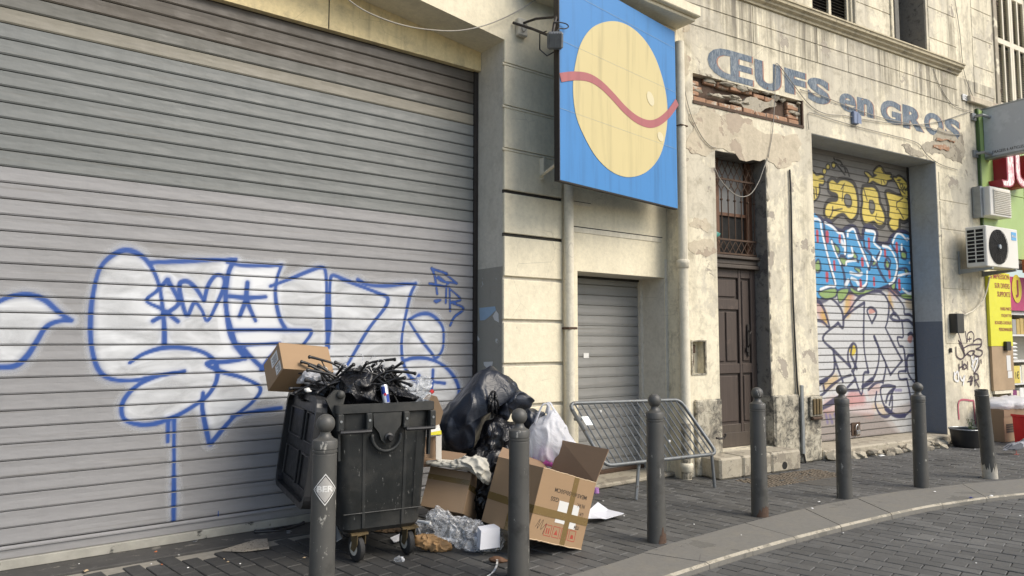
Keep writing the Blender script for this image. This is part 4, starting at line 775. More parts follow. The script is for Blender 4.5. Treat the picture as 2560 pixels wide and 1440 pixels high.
# yellow notice board with lettering, plywood below, purple base
YEL = plain('yellow_board', (.62, .60, .03), .5, var=.08, spots=(.30, .29, .05), sp_scale=16, sp_lo=.66); yb = spart('notice_board', YEL, 6.735, 7.43, -.05, -.003, 1.455, 2.66); yb['label'] = 'yellow board with red lettering beside the shop entrance'
MAR = plain('maroon_print', (.28, .03, .05), .6)
for k, (tx, a, b, z0, h) in enumerate([('& IMPRESSION', 6.80, 7.41, 2.555, .085), ('SUR DIVERS', 6.93, 7.41, 2.405, .085), ('SUPPORTS', 7.0, 7.41, 2.265, .085), ('FAIRE-PARTS', 7.08, 7.42, 2.04, .055), ('ETIQUETTES', 7.10, 7.42, 1.925, .055), ('BOUGIES-CADEAUX', 6.88, 7.42, 1.81, .055), ('PERSONNALISES', 7.0, 7.43, 1.70, .055)]):
    m = MB(); text_on(m, tx, lambda p, q: T(a+p*(b-a), -.0525, z0+q*h), .012); m.build('lettering', MAR, yb, recalc=False)
spart('plywood_board', plain('stained_plywood', (.34, .245, .15), .8, var=.3, scale=4, spots=(.42, .44, .05), sp_scale=3, sp_lo=.66), 6.755, 7.43, -.045, -.003, .735, 1.452)
spart('poster', M['white'], 7.20, 7.33, -.049, -.0455, 1.05, 1.30); spart('poster', M['white'], 7.22, 7.36, -.049, -.0455, .93, 1.04)
spart('entry_buzzer', M['black'], 7.12, 7.27, -.10, -.0455, 1.38, 1.53, bev=.008)
PUR = plain('purple_paint', (.18, .03, .12), .6); spart('base_panel', PUR, 7.37, 7.52, -.03, -.003, .30, .72); spart('base_panel', PUR, 6.80, 7.40, -.03, -.003, .10, .29)
part('niche_frame', M['pipe'], SB, lambda m: (rbox(m, 6.80, 7.37, -.04, -.003, .68, .73), rbox(m, 7.31, 7.36, -.04, -.003, .31, .679), rbox(m, 6.80, 7.31, -.04, -.003, .30, .34)))
spart('niche_back', M['jamb'], 6.82, 7.34, .25, .29, .33, .69)
# shop interior: magenta valance, shelves, goods
MAG = plain('magenta_valance', (.40, .04, .13), .6); val = spart('valance', MAG, 7.46, 12, -.03, .02, 2.05, 2.62); val['label'] = 'magenta valance with a yellow oval and letter J'
m = MB(); cx, cz = RF(2541, 722, -.03)[[0, 2]]; m.lathe([(.001, 0), (1, 0), (1, .004), (.001, .004)], MR @ Matrix.Translation((cx, -.034, cz)) @ Matrix.Rotation(rad(90), 4, 'X') @ Matrix.Diagonal((.16, .24, 1, 1)), 28); m.build('oval', plain('yellow_print', (.62, .50, .04), .6), val)
m = MB(); text_on(m, 'J', lambda p, q: T(cx-.05+p*.1, -.0415, cz-.15+q*.3), .03); m.build('lettering', MAR, val, recalc=False)
m = MB(); text_on(m, 'TU', lambda p, q: T(cx-.42+p*.22, -.0335, cz-.1+q*.2), .03); m.build('lettering', plain('pale_yellow_print', (.55, .45, .15), .6), val, recalc=False)
spart('shop_back_wall', plain('shop_interior', (.30, .29, .25), .8), 7.46, 12.6, 1.6, 1.7, 0, 2.85); spart('shop_floor', M['rubble'], 7.46, 12.6, .02, 1.6, -.04, .0)
spart('awning', plain('orange_awning', (.50, .15, .06), .7), 7.9, 12.0, -.45, -.04, 2.70, 2.93)
shf = thing('shop_shelf', 'white shop shelf stacked with wrapped goods behind the yellow board', 'shelf', tuple(T(8.5, .25, 0)), RA)
for z in (.42, .80, 1.18, 1.62, 1.98): part('shelf_board', M['white'], shf, lambda m: rbox(m, 7.50, 10.4, .02, .50, z, z+.03))
part('shelf_back', plain('pegboard', (.42, .40, .34), .8), shf, lambda m: rbox(m, 7.48, 10.4, .50, .53, .0, 2.05))
part('upright', M['white'], shf, lambda m: [rbox(m, u, u+.03, .03, .07, 0, 2.05) for u in (7.47, 8.5, 9.5, 10.4)])
GC = [plain('goods_'+n_, c_, .4) for n_, c_ in (('white', (.68, .68, .66)), ('gold', (.45, .32, .10)), ('yellow', (.62, .50, .10)), ('grey', (.30, .30, .30)), ('cream', (.62, .58, .45)), ('black', (.03, .03, .03)))]
gcount = 0
for z, h, ms in ((.45, .30, (2, 0, 4, 2)), (.83, .30, (2, 4, 0)), (1.65, .28, (0, 1, 3, 0, 1)), (2.01, .03, (0,))):
    u = 7.55
    while u < 9.2 and h > .1:
        w_ = random.uniform(.09, .16); hh = h*random.uniform(.75, 1.0)
        m = MB(); rbox(m, u, u+w_-.012, .06, .06+random.uniform(.1, .3), z+.001, z+hh, .006); gi = random.choice(ms); gn = ('white', 'gold', 'yellow', 'grey', 'cream', 'black')[gi]; tag(m.build('packet', GC[gi]), 'small %s packet on the white shop shelf behind the yellow board' % gn, 'packet', '%s packets on the shop shelf' % gn); u += w_
for k in range(5):
    m = MB(); m.lathe([(.02, -.03), (.20, -.02), (.24, .0), (.20, .02), (.02, .03)], MR @ Matrix.Translation((7.72, .22, 1.245+k*.062)) @ Matrix.Diagonal((.75, .8, 1, 1)), 16); tag(m.build('flour_bag', GC[0], smooth=True), 'flat white bag in the pile on the shop shelf', 'bag', 'white bags piled on the shop shelf')
for k in range(5):
    m = MB(); rbox(m, 7.55+k*.005, 8.3, .03, .3, 2.012+k*.03, 2.036+k*.03, .004); tag(m.build('flat_packet', GC[0]), 'thin white packet in the pile on the top shelf', 'packet', 'flat packets on the top shelf')
m = MB(); text_on(m, '1€', lambda p, q: T(7.60+p*.12, .012, .90+q*.13), .02); rbox(m, 7.55, 7.56, .018, .02, .82, .83); 
pt = MB(); rbox(pt, 7.56, 7.76, .014, .019, .83, 1.12); ptag = tag(pt.build('price_card', GC[2]), 'yellow price card reading 1€ hung on the shop shelf', 'price card'); m2 = MB(); text_on(m2, '1€', lambda p, q: T(7.60+p*.12, .0125, .90+q*.13), .02); o_ = m2.build('lettering', M['black'], recalc=False); o_.parent = ptag
# blade sign projecting from the wall
bs = thing('projecting_sign', 'grey projecting box sign with a line of small lettering', 'sign', tuple(T(6.85, -.6, 4.55)), RA)
FC = plain('grey_sign_face', (.46, .48, .50), .35, var=.06, scale=5, spots=(.52, .54, .56), sp_scale=2.2, sp_lo=.55)
part('case', M['steelgrey'], bs, lambda m: rbox(m, 6.85, 6.99, -1.75, .0, 4.53, 5.40, .012)); part('face', FC, bs, lambda m: rbox(m, 6.840, 6.849, -1.71, -.045, 4.57, 5.36))
m = MB(); text_on(m, 'DRAGEES & ARTICLES DE FETES', lambda p, q: T(6.8385, -.16-p*.66, 4.605+q*.045), .012); m.build('lettering', M['black'], bs, recalc=False)
for z in (5.22, 4.60): part('bracket', M['steelgrey'], bs, lambda m: (m.tube([T(6.60, -.02, z), T(6.60, -.14, z), T(6.86, -.14, z)], .025, 8), rbox(m, 6.54, 6.66, -.03, -.004, z-.06, z+.06)))
# air conditioner on brackets
ac = thing('air_conditioner', 'white outdoor air conditioner on wall brackets with round black fan', 'air conditioner', tuple(T(6.35, -.3, 2.6)), RA)
ACW = plain('off_white_casing', (.66, .64, .58), .45, var=.08, scale=3); AU0, AU1, AZ0, AZ1, AY0, AY1 = 5.86, 6.82, 2.67, 3.30, -.47, -.17
part('casing', ACW, ac, lambda m: (rbox(m, AU0, AU1, AY0, AY1, AZ0, AZ1, .012), rbox(m, AU0-.004, AU0+.01, AY0+.02, AY1-.01, AZ0+.02, AZ1-.02)))
for i in range(2):
    for j in range(9): part('side_vent', M['dark'], ac, lambda m: rbox(m, AU0-.0075, AU0-.003, AY0+.04+i*.125, AY0+.145+i*.125, AZ0+.07+j*.058, AZ0+.07+j*.058+.044, .001))
fan = part('fan_recess', M['dark'], ac, lambda m: m.lathe([(.001, -.004), (.27, -.004), (.27, .004), (.001, .004)], MR @ Matrix.Translation((6.20, AY0-.003, 2.985)) @ Matrix.Rotation(rad(90), 4, 'X'), 40))
part('fan_grille', M['rubber'], fan, lambda m: ([m.tube([T(6.20+r_*math.cos(a*math.pi/20), AY0-.018, 2.985+r_*math.sin(a*math.pi/20)) for a in range(41)], .0035, 5) for r_ in (.06, .09, .12, .15, .18, .21, .24, .265)] + [m.tube([T(6.20+.05*math.cos(a), AY0-.016, 2.985+.05*math.sin(a)), T(6.20+.27*math.cos(a+.5), AY0-.012, 2.985+.27*math.sin(a+.5))], .003, 4) for a in np.arange(0, 6.28, .4)]))
part('fan_hub', M['steelgrey'], fan, lambda m: m.lathe([(.001, 0), (.04, 0), (.035, .02), (.001, .022)], MR @ Matrix.Translation((6.20, AY0-.016, 2.985)) @ Matrix.Rotation(rad(90), 4, 'X'), 16))
part('badge', plain('blue_badge', (.08, .33, .62), .4), ac, lambda m: rbox(m, 6.62, 6.77, AY0-.004, AY0+.001, 3.12, 3.25))
m = MB(); text_on(m, 'Midea', lambda p, q: T(6.635+p*.12, AY0-.0055, 3.165+q*.045), .01); m.build('lettering', M['white'], ac, recalc=False)
for u in (5.95, 6.66): part('wall_bracket', M['steelgrey'], ac, lambda m: (rbox(m, u-.02, u+.02, -.03, -.009, 2.58, 2.95, .004), m.prism([(-.03, 2.66), (-.50, 2.66), (-.50, 2.63), (-.03, 2.585)], lambda a, b: T(u-.018, a, b), lambda a, b: T(u+.018, a, b))))
cable('cable', [(2464, 692), (2460, 715), (2448, 750), (2425, 775), (2400, 788)], .011, M['pipe'], 'white pipe curving from the air conditioner to the meter box', y=-.06)
ex = thing('extractor_grille', 'small white louvred extractor box on the green fascia edge', 'vent', tuple(T(6.85, -.1, 3.55)), RA)
part('case', ACW, ex, lambda m: rbox(m, 6.52, 7.18, -.24, -.037, 3.55, 4.02, .008)); part('recess', M['jamb'], ex, lambda m: rbox(m, 6.62, 7.15, -.243, -.2405, 3.585, 3.985))
for k in range(13): part('slat', ACW, ex, lambda m: m.prism([(-.244, 0), (-.262, .006), (-.262, .012), (-.244, .020)], lambda a, b: T(6.62, a, 3.588+k*.030+b), lambda a, b: T(7.15, a, 3.588+k*.030+b)))
part('bracket', M['steelgrey'], ex, lambda m: rbox(m, 6.44, 6.52, -.14, -.012, 3.52, 4.03, .004))
mb = thing('meter_box', 'dark meter box with an open cover on the cream pier', 'meter box', tuple(T(5.8, -.05, 1.66)), RA)
part('case', M['black'], mb, lambda m: rbox(m, 5.60, 5.80, -.13, -.009, 1.66, 1.96, .008)); part('backplate', M['steelgrey'], mb, lambda m: rbox(m, 5.80, 6.0, -.02, -.009, 1.67, 1.96)); part('sticker', M['white'], mb, lambda m: rbox(m, 5.90, 5.98, -.022, -.0205, 1.68, 1.73))
mn = MB(); rbox(mn, 5.57, 5.62, -.03, -.009, 1.36, 1.43, .004); tag(mn.build('door_buzzer', M['iron']), 'tiny dark buzzer on the pier below the meter box', 'buzzer')
pl_ = MB(); P_ = RF(2412, 245); rbox(pl_, P_[0]-.1, P_[0]+.1, -.02, -.009, P_[2]-.05, P_[2]+.05); pl_o = tag(pl_.build('number_plate', M['white']), 'small white number plate under the cornice end', 'number plate'); m = MB(); text_on(m, '125', lambda p, q: T(P_[0]-.07+p*.14, -.0215, P_[2]-.03+q*.06), .01); o_ = m.build('lettering', M['black'], recalc=False); o_.parent = pl_o
# spray tags on the pier
TG = plain('purple_black_spray', (.055, .035, .05), .7); TW = plain('white_spray', (.68, .68, .68), .7); TP = plain('pink_spray', (.42, .10, .14), .7)
def gc(*p): return [(2260+x/2.57, 660+y/2.57) for x, y in p]
def tagstroke(par, pts, wd, mat, y=-.0102):
    part('stroke', mat, par, lambda m: m.ribbon([T(p[0], y, p[1]) for p in cr([tuple(RF(*q)[[0, 2]]) for q in pts], 5)], wd, tuple(ruy)))
tg = thing('spray_tag', 'dark purple spray tags on the cream pier below the meter box', 'graffiti', tuple(T(6.05, -.01, 1.0)), RA)
for s in (gc((345,440),(390,590)), gc((330,530),(335,590),(365,610),(385,580),(345,490)), gc((345,490),(370,520),(385,560)), gc((390,430),(400,510)), gc((405,500),(405,450),(430,435),(445,460),(440,510)), gc((440,500),(470,480),(495,490),(490,530),(460,545)), gc((380,540),(420,520),(490,515)), gc((460,545),(500,560),(490,590),(460,590),(440,570)), gc((390,590),(420,560),(450,560),(430,590),(400,575)), gc((415,465),(418,500)), gc((405,485),(430,480)),
          gc((350,640),(352,690)), gc((372,620),(375,680)), gc((352,668),(374,655)), gc((385,640),(400,660),(385,675),(378,655),(385,640)), gc((405,625),(407,680)), gc((450,600),(470,600),(480,650),(450,700)), gc((490,610),(495,640)), gc((415,740),(430,720),(425,780)), gc((405,755),(440,750)), gc((445,700),(470,710),(475,740),(450,745)), gc((450,700),(455,785)), gc((455,745),(480,790)), gc((440,720),(430,780))): tagstroke(tg, s, .022, TG)
for s in (gc((430,590),(440,680)), gc((455,600),(430,660)), gc((440,620),(470,610),(445,690)), gc((320,690),(320,740),(345,750),(340,690),(322,715)), gc((355,720),(370,750),(385,715),(375,780))): tagstroke(tg, s, .03, TW, -.0112)
for s in (gc((350,1000),(352,880),(445,878)), gc((445,880),(450,960),(455,1030))): tagstroke(tg, s, .028, TP, -.0105)
# ------------------------------------------------------------------ egg sign
rd_ = rad(8.1); SR = np.array([6.315, 5.215, 0.]); sdx = np.array([math.cos(rd_), math.sin(rd_), 0]); sdn = np.array([math.sin(rd_), -math.cos(rd_), 0])
def SP(x, y): p = PLN(x, y, SR, sdn); return ((p-SR)@sdx, p[2])
def S3(a, b, o=0.): q = SR+sdx*a+sdn*o; return (q[0], q[1], b)
sl = SP(1400, 462)[0]; zb, zt = 3.04, 5.10
sg = thing('painted_sign', 'large blue sign panel with a yellow egg and red wavy band', 'sign', tuple(S3(sl/2, zb)))
def signpaint(name, c):
    a = N(name); cz = a.pos((7, 7, .5)); co = a.pos(); b = a.mix(a.math('MULTIPLY', a.ramp(a.noise(cz, 1.6, 6, .6), [(.50, 0), (.72, 1)]), .42), c, mul(c, .42)); b = a.mix(a.ramp(a.noise(co, 1.1, 3), [(.3, 0), (.8, .25)]), b, mul(c, 1.2)); return a.fin(b, .45)
part('panel', signpaint('sign_blue', (.038, .185, .44)), sg, lambda m: m.prism([(sl, zb), (0, zb), (0, zt), (sl, zt)], lambda a, b: S3(a, b), lambda a, b: S3(a, b, -.035)))
part('frame', M['iron'], sg, lambda m: (m.prism([(sl-.012, zb-.01), (sl, zb-.01), (sl, zt), (sl-.012, zt)], lambda a, b: S3(a, b, .004), lambda a, b: S3(a, b, -.06)), m.prism([(sl, zb-.012), (0, zb-.012), (0, zb), (sl, zb)], lambda a, b: S3(a, b, -.002), lambda a, b: S3(a, b, -.05))))
egg = [(1528,53),(1482,68),(1452,108),(1437,165),(1432,225),(1440,290),(1462,345),(1492,395),(1530,430),(1572,443),(1615,430),(1648,392),(1664,335),(1668,275),(1661,218),(1640,150),(1611,100),(1572,65)]
def sflat(nm, pts, mat, o, n=6): return part(nm, mat, sg, lambda m: m.prism([SP(*p) for p in cr(pts, n, True)], lambda a, b: S3(a, b, o), lambda a, b: S3(a, b, o-.002)))
sflat('egg', egg, signpaint('egg_yellow', (.53, .445, .215)), .004)
wave = cr([(1400,194),(1435,190),(1470,194),(1500,211),(1530,240),(1560,273),(1590,298),(1620,310),(1645,305),(1670,285),(1692,255)], 6); wv = [np.array(SP(*p)) for p in wave]; LW = .085
nrm = [np.array([-(wv[min(i+1, len(wv)-1)]-wv[max(i-1, 0)])[1], (wv[min(i+1, len(wv)-1)]-wv[max(i-1, 0)])[0]]) for i in range(len(wv))]
part('wave', signpaint('wave_red', (.34, .10, .10)), sg, lambda m: m.add([S3(*(p+n_/np.linalg.norm(n_)*s*LW/2), .0065) for p, n_ in zip(wv, nrm) for s in (-1, 1)], [(2*i, 2*i+2, 2*i+3, 2*i+1) for i in range(len(wv)-1)]), recalc=False)
HI = signpaint('highlight_cream', (.58, .52, .33))
for cx, cy, a_, b_ in ((1625, 247, 8, 18), (1650, 342, 7, 12)): sflat('highlight', [(cx+a_*math.cos(t)+b_*.25*math.sin(t), cy+b_*math.sin(t)) for t in np.arange(0, 6.28, .524)], HI, .0075, 4)
part('panel_seam', signpaint('seam_shade', (.30, .34, .30)), sg, lambda m: [m.prism([(sl, z), (-.0, z), (-.0, z+.0022), (sl, z+.0022)], lambda a, b: S3(a, b, .0048), lambda a, b: S3(a, b, .0042)) for z in (3.72, 4.38, 4.9)])
part('stay', M['pipe'], sg, lambda m: (m.tube([WL(1352, 440, 5.50), S3(sl, WL(1400, 425, 5.1)[2], -.06)], .015, 6), m.box(4.545, 4.56, 5.46, 5.52, 3.18, 3.40), m.tube([(4.7, 5.5, 4.6), S3(sl, 4.6, -.06)], .015, 6), m.tube([(6.2, 5.5, 3.2), S3(-.15, 3.2, -.04)], .015, 6), m.tube([(6.2, 5.5, 4.7), S3(-.15, 4.7, -.04)], .015, 6)))
# ------------------------------------------------------------------ drainpipes
def drain(x, y, r, ztop, label, collars):
    t_ = thing('drainpipe', label, 'drainpipe', (x, y, 0)); part('pipe', M['pipe'], t_, lambda m: m.tube([(x, y, 0), (x, y, ztop)], r, 20), ang=40)
    for z in collars: part('collar', M['pipe'], t_, lambda m: m.lathe([(r+.001, -.06), (r+.012, -.055), (r+.012, -.02), (r+.018, -.01), (r+.018, .03), (r+.001, .04)], Matrix.Translation((x, y, z)), 20), smooth=True)
    return t_
d1 = drain(4.885, 5.462, .05, 8, 'cream drainpipe rising behind the blue sign beside the narrow shutter', []); part('clip', M['rust'], d1, lambda m: m.box(4.83, 4.95, 5.41, 5.52, 1.66, 1.685, bev=.003))
d2 = drain(6.455, 5.268, .056, 5.03, 'cream drainpipe with a collar at the right edge of the blue sign', [2.43, .14]); part('clip', M['rust'], d2, lambda m: (m.box(6.395, 6.52, 5.21, 5.33, 4.02, 4.035, bev=.003),)); part('stain', M['plinth'], d2, lambda m: m.tube([(6.455, 5.268, .005), (6.455, 5.268, .62)], .0572, 20))
# ------------------------------------------------------------------ floodlight left of the sign
fl = thing('floodlight', 'grey floodlight on a thin arm beside the blue sign', 'floodlight', tuple(WL(1300, 65, 5.5)))
A_ = lambda x, y, Y: tuple(WL(x, y, Y))
part('arm', M['iron'], fl, lambda m: (m.tube([A_(1302, 60, 5.5), A_(1340, 47, 5.3), A_(1391, 42, 4.95)], .012, 6), m.tube([A_(1283, 57, 5.5), A_(1330, 72, 5.3), A_(1388, 95, 4.92)], .014, 6), m.tube([A_(1391, 42, 4.95), A_(1386, 58, 4.92), A_(1382, 80, 4.92)], .015, 6)))
part('wall_plate', M['jamb'], fl, lambda m: (m.box(*[f for p in zip(np.array(A_(1304, 70, 5.49))-(.06, .03, .09), np.array(A_(1304, 70, 5.49))+(.06, .028, .09)) for f in p], bev=.01),))
LP = np.array(A_(1388, 100, 4.88)); LM = Matrix.Translation(LP) @ Matrix.Rotation(rad(-38), 4, 'Z') @ Matrix.Rotation(rad(22), 4, 'X')
part('lamp_housing', M['barrier'], fl, lambda m: (m.box(-.075, .075, -.02, .07, -.085, .075, M=LM, bev=.02), [m.box(-.07+k*.024, -.062+k*.024, -.028, -.018, -.07, .065, M=LM) for k in range(6)]))
part('lamp_visor', M['iron'], fl, lambda m: (m.tube([LM @ Vector(p) for p in ((-.08, .06, .08), (-.14, .10, .06), (-.14, .14, -.08), (-.07, .12, -.14), (.02, .09, -.09))], .007, 5), m.box(-.07, .07, .07, .078, -.075, .065, M=LM)))
part('cable', M['wireblk'], fl, lambda m: m.tube([A_(*p, 4.9) for p in cr([(1385, 55), (1400, 56), (1416, 60), (1421, 67), (1412, 72), (1398, 72), (1388, 85)], 4)], .006, 5))
part('cable', M['wire'], fl, lambda m: m.tube([A_(*p, 5.45) for p in cr([(1310, 55), (1316, 62), (1315, 74), (1308, 78), (1304, 68)], 4)], .004, 5))
cl = MB(); cl.tube([tuple(WL(x, y, 5.46)) for x, y in cr([(840, -25), (900, 20), (960, 48), (1020, 66), (1080, 75), (1140, 77), (1200, 67), (1260, 45), (1310, 18), (1360, -15)], 6)], .006, 5); tag(cl.build('cable', M['wire'], smooth=True), 'thin pale cable sagging across the top of the big shutter opening', 'cable')
# ------------------------------------------------------------------ bollards
def bollard_mat():
    a = N('bollard_paint'); co = a.pos(obj=True, rnd=True); c = (.066, .065, .06)
    b = a.mix(a.noise(co, 6, 5), mul(c, .75), mul(c, 1.3)); b = a.mix(a.ramp(a.noise(a.pos((9, 9, 3), obj=True, rnd=True), 2.2, 7, .7), [(.635, 0), (.65, 1)]), b, (.30, .29, .26)); b = a.mix(a.ramp(a.noise(co, 3.1, 8, .7), [(.56, 0), (.68, .85)]), b, mul(c, .42))
    return a.fin(b, a.ramp(a.noise(co, 10), [(.3, .38), (.7, .6)]), a.bump(a.noise(co, 40), .08, .004))
M['bollard'] = bollard_mat()
BP = [(.0735, 0), (.0725, .1), (.069, .5), (.0675, .885), (.0655, .887), (.0655, .893), (.069, .895), (.0695, .905), (.066, .907), (.066, .913), (.0695, .915), (.070, .955), (.066, .962), (.048, .970), (.034, .985), (.029, 1.0), (.030, 1.008)] + [(max(.0005, .053*math.sin(t)), 1.05-.053*math.cos(t)) for t in np.linspace(.55, math.pi, 14)]
bm_ = MB(); bm_.lathe(BP, None, 28); bo = bm_.build('bollard', M['bollard'], ang=35); bme = bo.data; bpy.data.objects.remove(bo)
BL_ = [(1.62, 3.90, 1.131, 'nearest grey bollard with a peeling diamond sticker, in front of the bin'), (2.925, 3.785, 1.1, 'clean dark bollard in front of the black bags and carton'), (4.285, 3.800, 1.135, 'bollard with a rust patch at its foot, in front of the steel barrier'), (5.635, 3.795, 1.13, 'bollard standing in front of the brown door'), (6.936, 3.71, 1.11, 'bollard in front of the left side of the graffiti gate'), (8.088, 3.485, 1.10, 'bollard in front of the right side of the graffiti gate')]
RUSTP = plain('rust_patch', (.075, .045, .03), .9, var=.5, scale=40, bump=.4)
for k, (x, y, h, lb) in enumerate(BL_):
    t_ = thing('bollard', lb, 'bollard', (x, y, 0), random.uniform(0, 6), 'bollards along the kerb'); t_.rotation_euler.x = random.uniform(-.012, .012); t_.rotation_euler.y = random.uniform(-.012, .012); o = link_copy('post', bme, t_, (0, 0, 0)); o.scale = (1, 1, h/1.103)
    if k in (2, 3):
        z1 = .13; m = MB(); N_ = 14; a0 = (-2.2 if k == 2 else -2.9) - t_.rotation_euler.z; top = [random.uniform(.4, 1)*z1*math.sin(math.pi*(i+.5)/(N_+1))+.01 for i in range(N_+1)]; sp_ = 1.3 if k == 2 else 2.6
        m.add([(.0745*math.cos(a0+i*sp_/N_), .0745*math.sin(a0+i*sp_/N_), 0) for i in range(N_+1)] + [(.0742*math.cos(a0+i*sp_/N_), .0742*math.sin(a0+i*sp_/N_), top[i]) for i in range(N_+1)], [(i, i+1, i+N_+2, i+N_+1) for i in range(N_)]); m.build('rust_patch', RUSTP, t_, local=True, recalc=False)
    if k == 0:   # diamond sticker bent round the post
        a0 = math.atan2(-y, -x)-t_.rotation_euler.z+.10; zc = .72
        def cyl(a, b, r=.0705): return (r*math.cos(a0+a/.07), r*math.sin(a0+a/.07), zc+b)
        def diamond(m, s, r):
            g = [(i/8-.5, j/8-.5) for j in range(9) for i in range(9)]; m.add([cyl((p+q)*.07*s, (q-p)*.088*s, r) for p, q in g], [(j*9+i, j*9+i+1, (j+1)*9+i+1, (j+1)*9+i) for j in range(8) for i in range(8)])
        for sc_, r_, mt in ((1, .0712, M['white']), (.9, .0718, M['iron']), (.82, .0724, plain('grey_print', (.36, .35, .33), .7))): m = MB(); diamond(m, sc_, r_); m.build('sticker', mt, t_, local=True, recalc=False)
        m = MB(); V, F = glyphs('BER', .03); m.add([cyl((v[0]-.5)*.088, (v[1]-.5)*.034+.004, .0731) for v in V], F); o = m.build('lettering', M['white'], t_, local=True, recalc=False)
        m = MB(); [m.add([cyl(p, q, .0728) for p, q in ((-.05, z), (.05, z), (.05, z+.004), (-.05, z+.004))], [(0, 1, 2, 3)]) for z in (.025, -.02)]; m.build('sticker_bars', M['iron'], t_, local=True, recalc=False)
# broken leaning post
b0 = G(2476, 1195); dpt = (b0-CAM)@fw; tp = CAM+ray(2453, 975)*dpt/1.0
ax = Vector(tp-b0); h_ = ax.length; ex_ = Vector((0, 0, 1)).rotation_difference(ax).to_matrix().to_4x4()
lp = thing('broken_bollard', 'leaning broken bollard without a head, bare metal at its foot', 'bollard', tuple(b0), 0, 'bollards along the kerb')
MM = Matrix.Translation(b0.tolist()) @ ex_
part('post', M['bollard'], lp, lambda m: m.lathe([(.074, -.03), (.073, .2), (.069, h_*.93), (.072, h_*.935), (.072, h_*.945), (.068, h_*.95), (.067, h_), (.055, h_), (.055, h_-.05), (.001, h_-.05)], MM, 24), ang=35)
part('bare_metal', plain('scraped_zinc', (.42, .39, .33), .7, var=.4, scale=30), lp, lambda m: m.add([MM @ Vector((.0749*math.cos(k*.1309), .0749*math.sin(k*.1309), z)) for z_ in (0, 1) for k in range(48) for z in ((0 if z_ == 0 else random.uniform(.08, .2)),)], [(k, (k+1) % 48, (k+1) % 48+48, k+48) for k in range(48)]))
# ------------------------------------------------------------------ crowd barrier leaning on the wall
br = thing('crowd_barrier', 'galvanised steel crowd barrier leaning against the wall by the drainpipe', 'barrier', (5.6, 4.9, 0))
TLb, TRb, BRb, BLb = [np.array(p) for p in ((4.75, 5.335, .925), (6.26, 5.185, .895), (6.385, 4.80, .345), (4.87, 4.95, .355))]
def rr(a, b, c, r=.09):   # rounded corner at b
    u_ = (a-b)/np.linalg.norm(a-b); v_ = (c-b)/np.linalg.norm(c-b); return [b+u_*r*(1-t)**2+v_*r*t**2 for t in np.linspace(0, 1, 6)]
fr_ = rr(BLb, TLb, TRb)+rr(TLb, TRb, BRb)+rr(TRb, BRb, BLb)+rr(BRb, BLb, TLb); fr_.append(fr_[0])
part('frame', M['barrier'], br, lambda m: m.tube(fr_, .0195, 10), smooth=True)
for k in range(18):
    t = (k+.9)/18.8; a_ = TLb+(TRb-TLb)*t; b_ = BLb+(BRb-BLb)*t; part('bar', M['barrier'], br, lambda m: m.tube([a_, b_], .0078, 6))
for a_, b_ in ((np.array([5.336, 4.948, .335]), G(1590, 1250)), (BRb+(BLb-BRb)*.055, G(1787, 1219))): part('foot', M['barrier'], br, lambda m: m.tube([a_, b_+(0, 0, .002)], .0175, 8))
part('name_plate', plain('plate', (.33, .37, .38), .4, .5), br, lambda m: m.add([TLb+(BLb-TLb)*s+(TRb-TLb)*t+(0, -.012, 0) for s, t in ((.22, .035), (.22, .09), (.36, .09), (.36, .035))], [(0, 1, 2, 3)]))
part('clamp', M['barrier'], br, lambda m: m.box(TLb[0]+.01, TLb[0]+.09, TLb[1]-.11, TLb[1]-.06, .76, .79, bev=.006))
part('hook', M['iron'], br, lambda m: m.tube([tuple(BRb+(0.02, .02, .16)), tuple(BRb+(.07, .02, .15)), tuple(BRb+(.13, .01, .15)), tuple(BRb+(.15, .0, .18)), tuple(BRb+(.15, .0, .20))], .012, 6))
part('tape_scrap', M['white'], br, lambda m: [m.box(*[f for p in zip(q-.012, q+.012) for f in p], bev=.004) for q in (TLb+(TRb-TLb)*.22+(BLb-TLb)*.15, TLb+(TRb-TLb)*.55+(BLb-TLb)*.45, TLb+(TRb-TLb)*.65+(BLb-TLb)*.7)])
# ------------------------------------------------------------------ the bin
BO = np.array([2.372, 4.585, 0]); BR_ = rad(-9.5)
bn = thing('wheeled_bin', 'dark grey four wheeled bin overflowing with rubbish, lid hanging open', 'bin', tuple(BO), BR_)
MBn = Matrix.Translation(BO.tolist()) @ Matrix.Rotation(BR_, 4, 'Z')
def bin_mat():
    a = N('bin_plastic'); co = a.pos(); c = (.014, .016, .016); b = a.mix(a.noise(co, 4, 5), mul(c, .7), mul(c, 1.35)); b = a.mix(a.ramp(a.noise(co, 26, 7, .7), [(.62, 0), (.75, .6)]), b, (.07, .07, .066)); b = a.mix(a.ramp(a.noise(a.pos((22, 22, 7)), 2, 5, .7), [(.655, 0), (.675, .8)]), b, (.24, .24, .225)); b = a.mix(a.ramp(a.noise(co, 2.3, 6, .7), [(.46, 0), (.66, .7)]), b, (.055, .053, .047))
    return a.fin(b, a.ramp(a.noise(co, 8), [(.3, .42), (.7, .68)]), a.bump(a.noise(co, 60, 4), .12, .004))
M['bin'] = bin_mat(); M['binlid'] = plain('lid_plastic', (.011, .012, .014), .42, var=.3, spots=(.12, .12, .12), sp_scale=40, sp_lo=.7)
def rrect(hx, y0, y1, r, n=5):
    pts = []
    for cx, cy, a0 in ((hx-r, y0+r, -90), (hx-r, y1-r, 0), (-hx+r, y1-r, 90), (-hx+r, y0+r, 180)):
        for k in range(n+1): a = rad(a0+90*k/n); pts.append((cx+r*math.cos(a), cy+r*math.sin(a)))
    return pts
